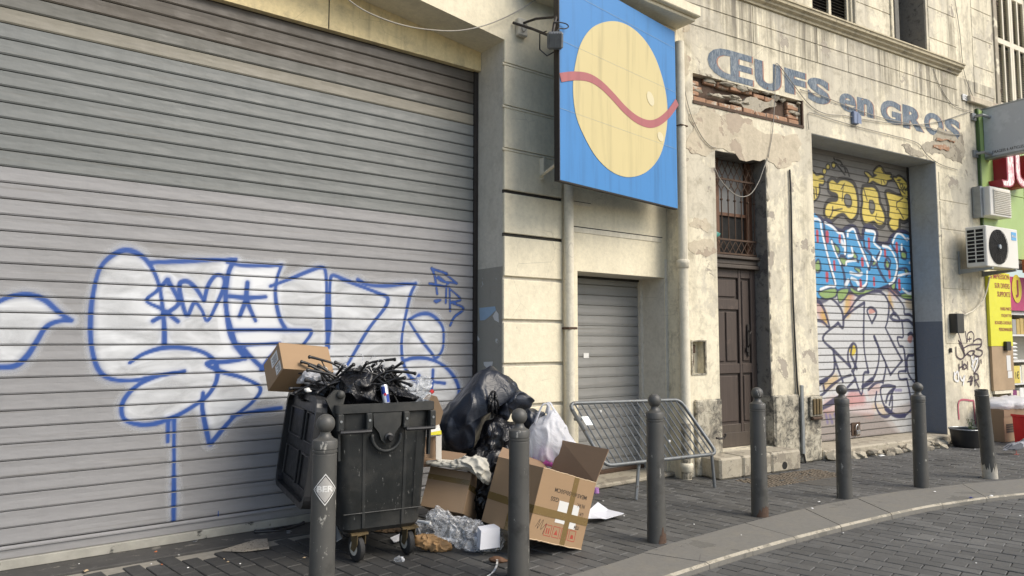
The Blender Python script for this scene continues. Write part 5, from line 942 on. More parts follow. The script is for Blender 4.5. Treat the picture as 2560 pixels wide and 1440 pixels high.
def loft(m, secs, M4, cap=True):
    vs = []; n = len(secs[0][0])
    for pts, z in secs: vs += [M4 @ Vector((p[0], p[1], z)) for p in pts]
    fs = [(i*n+k, i*n+(k+1) % n, (i+1)*n+(k+1) % n, (i+1)*n+k) for i in range(len(secs)-1) for k in range(n)]
    if cap: fs += [tuple(range(n-1, -1, -1)), tuple(range((len(secs)-1)*n, len(secs)*n))]
    m.add(vs, fs)
RIM = 1.105; LEN = 1.20
body = part('body', M['bin'], bn, lambda m: loft(m, [(rrect(.255, .10, LEN-.1, .07), .205), (rrect(.285, .075, LEN-.07, .07), .235), (rrect(.290, .07, LEN-.065, .07), .33), (rrect(.297, .063, LEN-.06, .07), .345), (rrect(.338, .035, LEN-.03, .06), 1.03), (rrect(.338, .035, LEN-.03, .06), 1.06), (rrect(.318, .06, LEN-.06, .05), 1.062), (rrect(.30, .09, LEN-.09, .05), .75)], MBn), ang=30)
part('rim', M['bin'], bn, lambda m: loft(m, [(rrect(.338, .03, LEN-.03, .04), 1.035), (rrect(.362, -.0, LEN+.0, .03), 1.045), (rrect(.362, -.0, LEN+.0, .03), RIM-.004), (rrect(.355, .006, LEN-.006, .03), RIM), (rrect(.325, .04, LEN-.04, .03), RIM), (rrect(.318, .05, LEN-.05, .03), 1.05)], MBn, False), ang=30)
def bbox(nm, mat, *a, bev=.0, par=None): return part(nm, mat, par or bn, lambda m: m.box(*a, M=MBn, bev=bev))
# corner posts of the end face, side ribs, mould seam
for s in (-1, 1):
    part('end_rib', M['bin'], bn, lambda m: m.add([MBn @ Vector(p) for p in ((s*.132, .064, .24), (s*.152, .064, .24), (s*.168, .027, 1.04), (s*.145, .027, 1.04), (s*.132, .085, .24), (s*.152, .085, .24), (s*.165, .06, 1.04), (s*.145, .06, 1.04))], [(0, 1, 2, 3), (4, 5, 6, 7), (0, 4, 7, 3), (1, 5, 6, 2), (0, 1, 5, 4), (3, 2, 6, 7)]))
    hx = s*.235
    hd_ = part('handle', M['black'], bn, lambda m: (m.tube([MBn @ Vector(p) for p in cr([(hx-.10, .015, .935), (hx-.10, -.035, .925), (hx-.09, -.045, .922), (hx+.09, -.045, .922), (hx+.10, -.035, .925), (hx+.10, .015, .935)], 3)], .014, 8)))
    for q in (-.10, .10): bbox('handle_bracket', M['bin'], hx+q-.022, hx+q+.022, -.03, .03, .925, 1.043, bev=.006); part('rivet', M['steelgrey'], bn, lambda m: m.lathe([(.001, 0), (.009, 0), (.009, .006), (.001, .006)], MBn @ Matrix.Translation((hx+q, -.030, .995)) @ Matrix.Rotation(rad(90), 4, 'X'), 10))
    part('corner_flange', M['bin'], bn, lambda m: m.add([MBn @ Vector(p) for p in ((s*.345, .02, 1.04), (s*.345, .06, 1.04), (s*.335, .06, .72), (s*.335, .03, .72), (s*.330, .02, 1.04), (s*.322, .06, 1.04), (s*.315, .06, .72), (s*.32, .03, .72))], [(0, 1, 2, 3), (4, 5, 6, 7), (0, 1, 5, 4), (2, 3, 7, 6), (0, 3, 7, 4), (1, 2, 6, 5)]))
tru = part('lifting_plate', M['bin'], bn, lambda m: m.prism([(-.105, 1.04), (-.098, .95), (-.06, .90), (-.045, .85), (-.02, .825), (.02, .825), (.045, .85), (.06, .90), (.098, .95), (.105, 1.04)], lambda a, b: MBn @ Vector((a, -.008, b)), lambda a, b: MBn @ Vector((a, .05, b))))
part('lifting_ring', M['bin'], tru, lambda m: m.tube([MBn @ Vector((.105*math.cos(a), .012, .875+.105*math.sin(a))) for a in np.linspace(math.pi*.95, math.pi*2.05, 18)], .014, 6), smooth=True)
part('lifting_pin', M['black'], tru, lambda m: m.lathe([(.001, 0), (.034, 0), (.034, .012), (.022, .016), (.022, .05), (.017, .056), (.001, .056)], MBn @ Matrix.Translation((0.01, -.008, .865)) @ Matrix.Rotation(rad(90), 4, 'X'), 18), ang=40)
part('mould_seam', M['bin'], bn, lambda m: (m.tube([MBn @ Vector(p) for p in ((-.285, .062, .345), (.285, .062, .345))], .004, 5), m.tube([MBn @ Vector((.215, .055, .36)), MBn @ Vector((.235, .028, .9))], .003, 5)))
# casters
def caster(x, y, a):
    c = part('caster', M['zinc'], bn, lambda m: (m.box(x-.06, x+.06, y-.05, y+.05, .195, .207, M=MBn), ))
    W = MBn @ Matrix.Translation((x, y, 0)) @ Matrix.Rotation(a, 4, 'Z')
    part('fork', M['zinc'], c, lambda m: (m.prism([(-.05, .195), (.05, .195), (.03, .13), (.045, .085), (-.0, .075), (-.045, .13)], lambda p, q: W @ Vector((-.034, p, q)), lambda p, q: W @ Vector((-.030, p, q))), m.prism([(-.05, .195), (.05, .195), (.03, .13), (.045, .085), (-.0, .075), (-.045, .13)], lambda p, q: W @ Vector((.030, p, q)), lambda p, q: W @ Vector((.034, p, q))), m.box(-.034, .034, -.05, .05, .19, .198, M=W)))
    part('tyre', M['rubber'], c, lambda m: m.lathe([(.04, -.024), (.080, -.024), (.091, -.016), (.094, 0), (.091, .016), (.080, .024), (.04, .024)], W @ Matrix.Translation((0, .02, .0945)) @ Matrix.Rotation(rad(90), 4, 'Y'), 26), ang=40)
    part('wheel_hub', M['jamb'], c, lambda m: m.lathe([(.001, -.027), (.05, -.026), (.05, .026), (.001, .027)], W @ Matrix.Translation((0, .02, .0945)) @ Matrix.Rotation(rad(90), 4, 'Y'), 18))
for x, y, a in ((-.165, .115, .25), (.205, .115, .12), (-.17, LEN-.15, .5), (.17, LEN-.15, -.3)): caster(x, y, a)
# lid hanging down on the left side, inner side out
LM_ = MBn @ Matrix.Translation((-.39, .10, 1.14)) @ Matrix.Rotation(rad(7), 4, 'Y')
def lidpt(a, b, c): return LM_ @ Vector((c, a, -b))       # a along length, b down, c outwards(-x)
lid = part('lid', M['binlid'], bn, lambda m: m.prism([(p[1], p[0]+.38) for p in rrect(.385, 0, 1.1, .10)], lambda a, b: lidpt(a, b, -.035), lambda a, b: lidpt(a, b, -.0)))
lp_ = [(p[1], p[0]+.38) for p in rrect(.385, 0, 1.1, .10)]; lp_i = [(p[1], p[0]+.38) for p in rrect(.345, .04, 1.06, .08)]
def rimlid(m):
    n = len(lp_); vs = [lidpt(*p, -.03) for p in lp_]+[lidpt(*p, -.075) for p in lp_]+[lidpt(*p, -.075) for p in lp_i]+[lidpt(*p, -.03) for p in lp_i]
    m.add(vs, [(j*n+k, j*n+(k+1) % n, (j+1)*n+(k+1) % n, (j+1)*n+k) for j in range(3) for k in range(n)])
part('lid_rim', M['binlid'], lid, rimlid)
for a0, a1, b0_, b1 in ((.10, .40, .12, .34), (.10, .40, .42, .66), (.50, .98, .12, .34), (.50, .98, .42, .66)):
    part('lid_rib', M['binlid'], lid, lambda m: [m.box(x0, x1, y0, y1, z0, z1, M=LM_, bev=.004) for x0, x1, y0, y1, z0, z1 in ((-.052, -.034, a0, a1, -b0_-.012, -b0_), (-.052, -.034, a0, a1, -b1, -b1+.012), (-.052, -.034, a0, a0+.012, -b1, -b0_), (-.052, -.034, a1-.012, a1, -b1, -b0_))])
for y in (.06, LEN-.12):
    hb = part('hinge_arm', M['bin'], bn, lambda m: m.prism([(-.36, 1.02), (-.28, 1.02), (-.30, 1.10), (-.285, 1.165), (-.31, 1.20), (-.36, 1.205), (-.42, 1.14)], lambda a, b: MBn @ Vector((a, y, b)), lambda a, b: MBn @ Vector((a, y+.035, b))))
    part('hinge_knob', M['bin'], hb, lambda m: m.lathe([(.001, 0), (.026, 0), (.030, .01), (.026, .02), (.001, .022)], MBn @ Matrix.Translation((-.32, y, 1.172)) @ Matrix.Rotation(rad(90), 4, 'X'), 14), smooth=True)
# ------------------------------------------------------------------ soft rubbish: star-shaped outlines blown up to real bodies
fh = np.array([math.cos(YAW), math.sin(YAW), 0])
def fbm(p, f, o=4, s=0.):
    v = 0; a = 1.; q = Vector(p)*f+Vector((s, s*1.7, -s))
    for _ in range(o): v += a*noise.noise(q); q *= 2.1; a *= .5
    return v
def blob(name, poly, ctr, anchor, depth, mat, amp=.03, freq=5, seed=0., rings=26, nb=110, ridge=.6, back=.7, zmin=None, smooth=True, sharp=None, stretch=(1, 1, 1), squash=1.0, n_cr=6, pull=None):
    """poly/ctr: picture points; anchor: point fixing the distance; depth: half thickness towards the viewer"""
    an = np.array(anchor)
    def at(x, y): d = ray(x, y); return CAM+d*((an-CAM)@fh/(d@fh))
    bd = [at(*p) for p in cr(poly, n_cr, True)]; L = np.cumsum([0]+[np.linalg.norm(np.array(bd[i])-bd[(i+1) % len(bd)]) for i in range(len(bd))]); bd2 = []
    for k in range(nb):
        s_ = L[-1]*k/nb; i = np.searchsorted(L, s_, 'right')-1; t = (s_-L[i])/max(L[i+1]-L[i], 1e-9); bd2.append(np.array(bd[i])*(1-t)+np.array(bd[(i+1) % len(bd)])*t)
    c = at(*ctr); V = []; F = []
    def lay_(side):
        base = len(V)
        for r in range(1, rings+1):
            t = (r/rings); tt = math.sin(t*math.pi/2) if True else t
            for b in bd2:
                q = c+(b-c)*tt; dd = depth*math.sqrt(max(0, 1-tt*tt))*(1 if side < 0 else back); V.append(q+fh*dd*side)
        V.append(c+fh*depth*side*(1 if side < 0 else back)); ci = len(V)-1
        for r in range(rings-1):
            for k in range(nb): a0 = base+r*nb+k; a1 = base+r*nb+(k+1) % nb; F.append((a0, a1, a1+nb, a0+nb))
        for k in range(nb): F.append((ci, base+(k+1) % nb, base+k))
        return base+(rings-1)*nb
    e1 = lay_(-1); e2 = lay_(1)
    for k in range(nb): F.append((e1+k, e1+(k+1) % nb, e2+(k+1) % nb, e2+k))
    P = np.array(V); out = []
    for p in P:
        d = p-c; nn = d/max(np.linalg.norm(d), 1e-6); q = (p[0]*stretch[0], p[1]*stretch[1], p[2]*stretch[2])
        w = fbm(q, freq, 2, seed); rg = (1-abs(fbm(q, freq*1.3, 2, seed+9)))**4
        rel = min(1, np.linalg.norm(d)/max(1e-6, .3*np.linalg.norm(bd2[0]-c)))
        p2 = p+nn*(amp*w*(1-ridge)-amp*.5*ridge+amp*1.4*ridge*rg)*rel
        if zmin is not None: p2[2] = max(p2[2], zmin)
        out.append(p2)
    m = MB(); m.add(out, F); return m.build(name, mat, None, smooth=smooth, ang=sharp)
def bag_mat(name, c, rough=.3, bs=.5, sc=7):
    a = N(name); co = a.pos((1.5, 1.5, .7)); n1 = a.noise(co, sc, 1.5, .45, 1.2); n2 = a.noise(a.pos((1, 1, 1.3)), sc*2.6, 2, .5, 1.6); rg = a.math('ABSOLUTE', a.math('SUBTRACT', n1, .5)); rg2 = a.math('ABSOLUTE', a.math('SUBTRACT', n2, .5))
    h = a.math('ADD', a.math('POWER', rg, .6), a.math('MULTIPLY', a.math('POWER', rg2, .7), .35)); return a.fin(mul(c, 1), a.ramp(n1, [(.3, rough-.06), (.7, rough+.1)]), a.bump(h, bs, .03))
M['bag'] = bag_mat('black_bin_liner', (.011, .015, .025), .38, .28, 4.0); M['bag2'] = bag_mat('thin_black_liner', (.006, .0062, .008), .3, .5, 7)
def px(f, ox, oy, pts): return [(ox+x/f, oy+y/f) for x, y in pts]
Z = lambda pts: px(4.8, 1080, 900, pts)
o = blob('rubbish_bag', Z([(690,92),(760,110),(860,190),(960,270),(1000,420),(900,470),(800,500),(700,640),(640,800),(590,930),(540,1110),(420,1150),(250,1130),(110,1100),(70,1020),(80,860),(75,720),(160,600),(250,480),(340,400),(430,300),(530,190),(640,120)]), Z([(400,760)])[0], WL(1165, 1080, 5.18), .30, M['bag'], .05, 3.2, 1.3, ridge=.55, stretch=(1, 1, .6)); tag(o, 'largest black rubbish bag, peaked, leaning on the pier beside the bin', 'rubbish bag', 'black rubbish bags by the pier')
o = blob('rubbish_bag', Z([(700,130),(860,190),(1000,290),(1120,400),(1190,460),(1180,540),(1100,570),(960,600),(920,690),(860,740),(790,730),(760,640),(700,560),(690,440),(640,400),(640,250)]), Z([(880,430)])[0], WL(1260, 990, 5.05), .21, M['bag'], .05, 4, 4.1, ridge=.7, stretch=(.5, .5, 1.1)); tag(o, 'upper black rubbish bag with a twisted tied neck, against the cream pier', 'rubbish bag', 'black rubbish bags by the pier')
kn = MB()
for k in range(7):
    a_ = k*.9; kn.tube([WL(1233+3*math.cos(a_), 985+4*math.sin(a_), 4.84), WL(1233+10*math.cos(a_), 1000+16*math.sin(a_), 4.80), WL(1233+14*math.cos(a_), 1020+26*abs(math.sin(a_)), 4.84)], [.02, .014, .006], 6)
kn_o = kn.build('knot', M['bag2'], smooth=True); kn_o.parent = o
o = blob('rubbish_bag', Z([(700,730),(800,720),(930,740),(1010,770),(1060,900),(1050,1050),(950,1180),(760,1170),(640,1220),(560,1180),(520,1100),(590,960),(620,830)]), Z([(790,950)])[0], WL(1245, 1100, 4.85), .18, M['bag2'], .045, 4.5, 7.7, ridge=.6); tag(o, 'lower crumpled black bag behind the clean bollard, above the tilted carton', 'rubbish bag', 'black rubbish bags by the pier')
o = blob('rubbish_bag', Z([(1050,590),(1150,570),(1250,620),(1330,650),(1330,800),(1250,900),(1140,900),(1060,800)]), Z([(1180,730)])[0], WL(1330, 1050, 5.15), .16, M['bag'], .04, 5, 11., ridge=.6); tag(o, 'small black bag half hidden behind the white carrier bag', 'rubbish bag', 'black rubbish bags by the pier')
o = blob('rubbish_bag', [(1180,1130),(1240,1120),(1290,1150),(1270,1240),(1240,1310),(1195,1300),(1170,1220)], (1225,1210), WL(1225, 1230, 4.78), .16, M['bag2'], .04, 7, 3., zmin=.0); tag(o, 'dark bag on the ground between the two lower cartons', 'rubbish bag', 'black rubbish bags by the pier')
# white carrier bag with pink contents
wb = N('white_film'); co = wb.pos((1, 1, .55)); nz = wb.noise(co, 9, 5, .55, 1.6); nz2 = wb.noise(wb.pos(), 40, 4, .6, 2); wb.fin((.76, .77, .80), .38, wb.bump(wb.math('ADD', wb.math('ABSOLUTE', wb.math('SUBTRACT', nz, .5)), wb.math('MULTIPLY', nz2, .15)), .7, .03))
tl = wb.n('BsdfTranslucent'); tl.inputs[0].default_value = (.85, .86, .9, 1); mx = wb.n('MixShader'); mx.inputs[0].default_value = .35; wb.l(wb.b.outputs[0], mx.inputs[1]); wb.l(tl.outputs[0], mx.inputs[2]); tr = wb.n('BsdfTransparent'); mx2 = wb.n('MixShader'); mx2.inputs[0].default_value = .12; wb.l(mx.outputs[0], mx2.inputs[1]); wb.l(tr.outputs[0], mx2.inputs[2]); wb.l(mx2.outputs[0], wb.out.inputs[0])
M['whitebag'] = wb.m
WA = WL(1375, 1100, 4.66)
o = blob('carrier_bag', Z([(1210,745),(1300,690),(1380,640),(1430,600),(1500,660),(1590,800),(1660,900),(1710,980),(1700,1100),(1730,1260),(1735,1380),(1620,1360),(1400,1330),(1250,1290),(1160,1220),(1140,1000),(1160,820)]), Z([(1420,1000)])[0], WA, .19, M['whitebag'], .035, 5, 2.2, ridge=.65, stretch=(1.2, 1.2, .45)); tag(o, 'white plastic carrier bag with pink contents sitting in the tilted carton', 'carrier bag')
hd2 = MB(); 
def atA(x, y, off=0.): d = ray(x, y); return CAM+d*((WA-CAM)@fh/(d@fh)) + fh*off
for pts, off in ((Z([(1230,760),(1275,640),(1320,540),(1350,515),(1380,525),(1395,560),(1385,660),(1340,720)]), -.05), (Z([(1385,640),(1395,560),(1385,520),(1420,515),(1450,570),(1520,680),(1590,820)]), -.03)):
    hd2.tube([atA(x, y, off) for x, y in cr(pts, 5)], [.035*(1-.55*math.sin(math.pi*min(1, i/(len(cr(pts, 5))-1)))) for i in range(len(cr(pts, 5)))], 10, flat=.35)
hh = hd2.build('handle', M['whitebag'], smooth=True); hh.parent = o
PKM = plain('pink_plastic', (.62, .12, .42), .5)
for pts, c_ in (([(1345,1160),(1350,1125),(1375,1120),(1385,1150),(1395,1170),(1370,1165)], (1368,1148)), ([(1328,1165),(1335,1140),(1350,1150),(1352,1165),(1340,1172)], (1340,1157))):
    pk = blob('contents', pts, c_, WA+fh*-.12, .05, PKM, .01, 12, 1., rings=8, nb=30); pk.parent = o
# crumpled clear film, brown paper, cloth
cfm = N('clear_film'); co = cfm.pos(); h = cfm.math('ABSOLUTE', cfm.math('SUBTRACT', cfm.noise(co, 9, 2, .5, 1.6), .5)); cfm.fin((.75, .77, .8), .12, cfm.bump(h, 1.0, .04), 0, .8); tr = cfm.n('BsdfTransparent'); tr.inputs[0].default_value = (.93, .94, .95, 1); mx = cfm.n('MixShader'); lw = cfm.n('LayerWeight'); lw.inputs[0].default_value = .35
fa = cfm.math('ADD', cfm.math('MULTIPLY', lw.outputs['Facing'], .35), cfm.math('MULTIPLY', cfm.ramp(cfm.noise(co, 11, 3, .5, 2.0), [(.50, 0), (.64, 1)]), .42)); cfm.l(cfm.math('MINIMUM', cfm.math('ADD', fa, .10), .85), mx.inputs[0]); cfm.l(tr.outputs[0], mx.inputs[1]); cfm.l(cfm.b.outputs[0], mx.inputs[2]); cfm.l(mx.outputs[0], cfm.out.inputs[0]); M['film'] = cfm.m
K = lambda pts: px(2.572, 1020, 880, pts)
o = blob('plastic_film', K([(130,1030),(200,1015),(300,1060),(380,1080),(460,1090),(500,1140),(590,1150),(590,1270),(480,1290),(400,1270),(300,1230),(240,1200),(160,1160),(130,1100)]), K([(340,1160)])[0], G(1160, 1372), .16, M['film'], .06, 7, 3.3, ridge=.5, zmin=.006, sharp=28); tag(o, 'crumpled clear plastic film on the pavers under the smaller carton', 'plastic film')
o = blob('plastic_film', K([(50,1100),(110,1090),(160,1120),(170,1190),(120,1200),(60,1170)]), K([(110,1145)])[0], G(1062, 1345), .09, M['film'], .04, 11, 5.3, ridge=.5, zmin=.005, sharp=28); tag(o, 'small clump of clear film beside the right caster', 'plastic film')
o = blob('brown_paper', K([(35,1190),(90,1175),(160,1190),(230,1205),(275,1235),(265,1275),(190,1285),(110,1265),(50,1235)]), K([(150,1230)])[0], G(1080, 1378), .06, plain('kraft_paper', (.30, .18, .08), .75, var=.3, bump=.5, bs=25), .025, 12, 8., zmin=.004, sharp=30); tag(o, 'crushed brown kraft paper on the ground by the bin caster', 'paper')
CLM = plain('cream_cloth', (.44, .425, .37), .9, var=.1, bump=.3, bs=30); 
o = blob('cloth', K([(130,705),(200,690),(220,720),(330,690),(380,675),(470,672),(520,720),(530,790),(500,840),(450,800),(420,770),(350,745),(250,735),(150,730)]), K([(420,725)])[0], WL(1170, 1165, 4.68), .10, CLM, .035, 9, 6.3, ridge=.7); tag(o, 'dirty cream cloth draped over the smaller carton', 'cloth')
# ------------------------------------------------------------------ cartons
def card_mat(name, c):
    a = N(name); co = a.pos(); cx = a.pos((1, 1, 60), obj=True); b = a.mix(a.noise(co, 3, 5), mul(c, .9), mul(c, 1.1)); b = a.mix(a.math('MULTIPLY', a.noise(cx, 1.0, 3), .35), b, mul(c, .8)); b = a.mix(a.ramp(a.noise(co, 20, 7, .7), [(.64, 0), (.72, .5)]), b, mul(c, .6)); return a.fin(b, .8, a.bump(a.noise(co, 14, 5), .15, .006))
M['card'] = card_mat('corrugated_card', (.31, .205, .115)); M['card2'] = card_mat('plain_card', (.26, .18, .11)); M['cardin'] = card_mat('card_inside', (.235, .155, .095)); M['tape'] = plain('brown_tape', (.17, .115, .045), .25, var=.1)
def carton(name, label, c, dims, eul, mat, open_top=False, group=None):
    t_ = thing(name, label, 'carton', tuple(c), rot=eul, group=group); Mx = wm(t_); a, b, h = [d/2 for d in dims]; th = .006
    B = lambda nm, mt, *q, bev=.0015: part(nm, mt, t_, lambda m: m.box(*q, M=Mx, bev=bev))
    B('side', mat, -a, a, -b, -b+th, -h, h); B('side', mat, -a, a, b-th, b, -h, h); B('side', mat, -a, -a+th, -b+th, b-th, -h, h); B('side', mat, a-th, a, -b+th, b-th, -h, h); B('bottom', mat, -a+th, a-th, -b+th, b-th, -h, -h+th)
    if not open_top: B('flap', mat, -a+th*.2, a-th*.2, -b+.001, -.001, h+.0005, h+.0005+th); B('flap', mat, -a+th*.2, a-th*.2, .001, b-.001, h+.0005, h+.0005+th)
    return t_, Mx, B, (a, b, h)
t_, Mx, B, (a, b, h) = carton('carton', 'tilted open carton with brown tape cross and upside down printing', (3.483, 4.255, .327), (.55, .546, .492), (.0173, .3195, .0146), M['card'], True, 'cardboard cartons in the rubbish heap')
FX = lambda u, v, o=.0: Mx @ Vector((u, -b-o, v))
B('tape', M['tape'], .045, .095, -b-.0012, -b-.0002, -h, h, bev=0); B('tape', M['tape'], -a, a, -b-.0022, -b-.0013, -.075, -.02, bev=0); B('tape', M['tape'], -a-.0012, -a-.0002, -b, b, -.075, -.02, bev=0); B('tape', M['tape'], -a-.0022, -a-.0013, -.06, -.01, -h, h, bev=0)
B('label_sheet', M['white'], -.05, .045, -b-.0010, -b-.0002, -.10, .055, bev=0); B('label_sheet', M['white'], .096, .16, -b-.0010, -b-.0002, -.12, .05, bev=0)
INK = plain('black_ink', (.05, .035, .025), .8); RINK = plain('red_ink', (.33, .045, .03), .8)
for tx, u0, u1, v0, v1 in (('MEAS:60x50x50CM', -.12, .21, .105, .135), ('N.W.', .13, .21, .04, .07), ('GSS', -.14, -.06, .04, .07), ('G.W.', .17, .215, -.015, .01), ('ITEM', .15, .2, -.115, -.09)):
    m = MB(); text_on(m, tx, lambda p, q: FX(u1-p*(u1-u0), v1-q*(v1-v0), .0012), .01); m.build('print', INK, t_, recalc=False)
for k in range(4):
    u0 = -.13+k*.082; m = MB()
    for x0, x1, z0, z1 in ((0, .068, 0, .004), (0, .068, .074, .078), (0, .004, .004, .074), (.064, .068, .004, .074)): m.box(u0+x0, u0+x1, -b-.0009, -b-.0002, -.205+z0, -.205+z1, M=Mx)
    if k == 0: m.box(u0+.018, u0+.028, -b-.0009, -b-.0002, -.19, -.15, M=Mx); m.box(u0+.04, u0+.05, -b-.0009, -b-.0002, -.19, -.15, M=Mx)
    else: m.add([FX(u0+p, -.205+q, .0009) for p, q in (((.018, .018), (.05, .018), (.044, .045), (.024, .045)) if k == 3 else ((.016, .02), (.052, .02), (.034, .056)))], [(0, 1, 2, 3)] if k == 3 else [(0, 1, 2)])
    m.build('print', RINK, t_)
part('print', INK, t_, lambda m: m.tube([FX(u, v, .001) for u, v in cr([(-.22, -.16), (-.19, -.10), (-.20, -.17), (-.16, -.10), (-.165, -.17), (-.12, -.12), (-.14, -.2)], 4)], .0015, 4))
m = MB(); text_on(m, 'CHINA', lambda p, q: Mx @ Vector((-a-.0012, -.12+p*.16, .10-q*.035)), .01); m.build('print', INK, t_, recalc=False)
fl_ = MB(); fl_.add([Mx @ Vector(p) for p in ((a, -b+.01, h), (a, b-.01, h), (a+.02, b-.03, h+.27), (a+.05, -b+.0, h+.27), (a+.006, -b+.01, h), (a+.006, b-.01, h), (a+.026, b-.03, h+.27), (a+.056, -b+.0, h+.27))], [(0, 1, 2, 3), (7, 6, 5, 4), (0, 3, 7, 4), (3, 2, 6, 7), (1, 2, 6, 5), (0, 1, 5, 4)]); fl_.build('flap', M['cardin'], t_)
fl_ = MB(); fl_.add([Mx @ Vector(p) for p in ((-a, b, h), (a, b, h), (a-.05, b+.05, h+.06), (-a+.05, b+.04, h+.08))], [(0, 1, 2, 3)]); fl_.build('flap', M['cardin'], t_)
part('torn_edge', plain('torn_card', (.55, .42, .27), .9), t_, lambda m: m.tube([Mx @ Vector((u, -b+.001, h+random.uniform(-.002, .003))) for u in np.linspace(-a, a, 24)], .0035, 5)); part('torn_edge', plain('torn_card_edge', (.50, .38, .25), .9), t_, lambda m: m.tube([Mx @ Vector((u, -b+.001, -h+random.uniform(-.003, .002))) for u in np.linspace(-a, a, 24)], .004, 5))
s_ = .92; cs_ = CAM+(np.array([3.378, 5.298, .226])-CAM)*s_
t2, Mx2, B2, (a2, b2, h2) = carton('carton', 'smaller plain carton tipped over beside the bin under the cream cloth', cs_, (.385*s_, .356*s_, .331*s_), (-.3896, .103, -.9553), M['card2'], False, 'cardboard cartons in the rubbish heap')
B2('tape', M['tape'], -a2, a2, -b2-.001, -b2-.0002, .06, .10, bev=0); B2('tape', M['tape'], a2+.0002, a2+.001, -b2, b2, .03, .075, bev=0)
t3, Mx3, B3, (a3, b3, h3) = carton('carton', 'brown carton with white labels balanced on top of the bin', (2.049, 5.457, 1.327), (.409, .30, .238), (-.6395, .0926, .0607), M['card'], False, 'cardboard cartons in the rubbish heap')
for y0, y1, z0, z1 in ((-.10, .02, .0, .09), (-.12, -.03, -.1, -.02)):
    B3('label_sheet', M['white'], -a3-.001, -a3-.0002, y0, y1, z0, z1, bev=0); part('print', INK, t3, lambda m: [m.box(-a3-.0014, -a3-.0009, y0+.015, y1-.02-.02*(k % 2), z0+.012+k*.013, z0+.017+k*.013, M=Mx3) for k in range(5)])
# flattened cartons and the printed box between bin and bags
def sheet(name, label, pts, anchor, mat, cat='carton', th=.006, n=None, group='cardboard cartons in the rubbish heap', slope=0.):
    an = np.array(anchor); m = MB()
    def at(x, y): d = ray(x, y); return CAM+d*((an-CAM)@fh/(d@fh))
    P = [at(*p)+fh*slope*(an[2]-at(*p)[2])*-1 for p in pts]; n_ = len(P); m.add([tuple(p) for p in P]+[tuple(p+fh*th) for p in P], [tuple(range(n_)), tuple(range(2*n_-1, n_-1, -1))]+[(i, (i+1) % n_, (i+1) % n_+n_, i+n_) for i in range(n_)])
    return tag(m.build(name, mat), label, cat, group)
sheet('flat_carton', 'flattened brown carton standing upright behind the rim of the bin', [(1070, 985), (1092, 992), (1108, 1030), (1100, 1060), (1062, 1075), (1055, 1000)], WL(1085, 1030, 4.95), M['card2'], slope=.1)
sheet('flat_carton', 'flattened carton lying under the largest black bag', [(1055, 1135), (1105, 1130), (1165, 1137), (1150, 1160), (1060, 1165)], WL(1110, 1150, 4.86), M['cardin'], slope=1.2)
pb = thing('printed_box', 'white printed box with a yellow stripe wedged between bin and bags', 'box', tuple(WL(1090, 1140, 4.80)))
def atp(x, y, Y=4.78): return WL(x, y, Y)
pbm = plain('white_board', (.68, .67, .63), .5)
def quadp(nm, mat, pts, Ys, th=.004): part(nm, mat, pb, lambda m: (lambda P: m.add([tuple(p) for p in P]+[tuple(p+np.array([0, th, 0])) for p in P], [(0, 1, 2, 3), (7, 6, 5, 4), (0, 1, 5, 4), (1, 2, 6, 5), (2, 3, 7, 6), (3, 0, 4, 7)]))([atp(x, y, Y) for (x, y), Y in zip(pts, Ys)]))
quadp('top', pbm, [(1076, 1061), (1098, 1061), (1104, 1087), (1076, 1089)], [5.0, 5.0, 4.78, 4.78]); quadp('stripe', plain('yellow_stripe', (.60, .55, .04), .5), [(1076, 1081), (1103, 1076), (1104, 1086), (1076, 1088)], [4.84, 4.86, 4.775, 4.775], .002)
quadp('side', plain('grey_board', (.48, .46, .42), .7), [(1090, 1090), (1104, 1088), (1104, 1152), (1090, 1148)], [4.785, 4.785, 4.79, 4.79]); quadp('side', M['cardin'], [(1062, 1092), (1089, 1091), (1089, 1147), (1062, 1145)], [4.86, 4.86, 4.86, 4.86])
m = MB(); E0 = [atp(x, y, 4.93)+np.array([0, -.004, .001]) for x, y in ((1080, 1072), (1088, 1071), (1087, 1063), (1079, 1064))]; text_on(m, 'E', lambda p, q: tuple((E0[0]*(1-p)+E0[1]*p)*(1-q)+(E0[3]*(1-p)+E0[2]*p)*q), .03); o_ = m.build('print', INK, pb, recalc=False)
# ------------------------------------------------------------------ rubbish in the bin
Y_ = lambda pts: px(6.0, 700, 820, pts)
BA = np.array([2.42, 4.85, 1.1])
o = blob('rubbish_bag', Y_([(880,860),(960,740),(1080,650),(1240,620),(1420,650),(1500,760),(1480,900),(1520,1040),(1540,1120),(1380,1150),(1150,1160),(930,1140),(860,1060)]), Y_([(1170,930)])[0], BA, .17, M['bag2'], .045, 4, 5.5, ridge=.6); tag(o, 'shiny black bag bulging over the front of the bin', 'rubbish bag', 'black rubbish bags in the bin')
o = blob('rubbish_bag', Y_([(1420,700),(1560,640),(1700,700),(1800,800),(1900,920),(2000,990),(2120,1050),(2060,1100),(1750,1120),(1560,1100),(1480,930)]), Y_([(1700,960)])[0], BA+np.array([.12, .06, 0]), .16, M['bag2'], .04, 4, 9.5, ridge=.6); tag(o, 'black bag at the right end of the bin beside the drink can', 'rubbish bag', 'black rubbish bags in the bin')
o = blob('rubbish_bag', Y_([(250,920),(420,860),(700,820),(950,780),(950,1000),(800,1120),(500,1100),(280,1020)]), Y_([(600,960)])[0], BA+np.array([-.1, .4, 0]), .25, M['bag2'], .05, 4, 2.5, ridge=.6); tag(o, 'dark bag at the back of the bin under the hangers', 'rubbish bag', 'black rubbish bags in the bin')
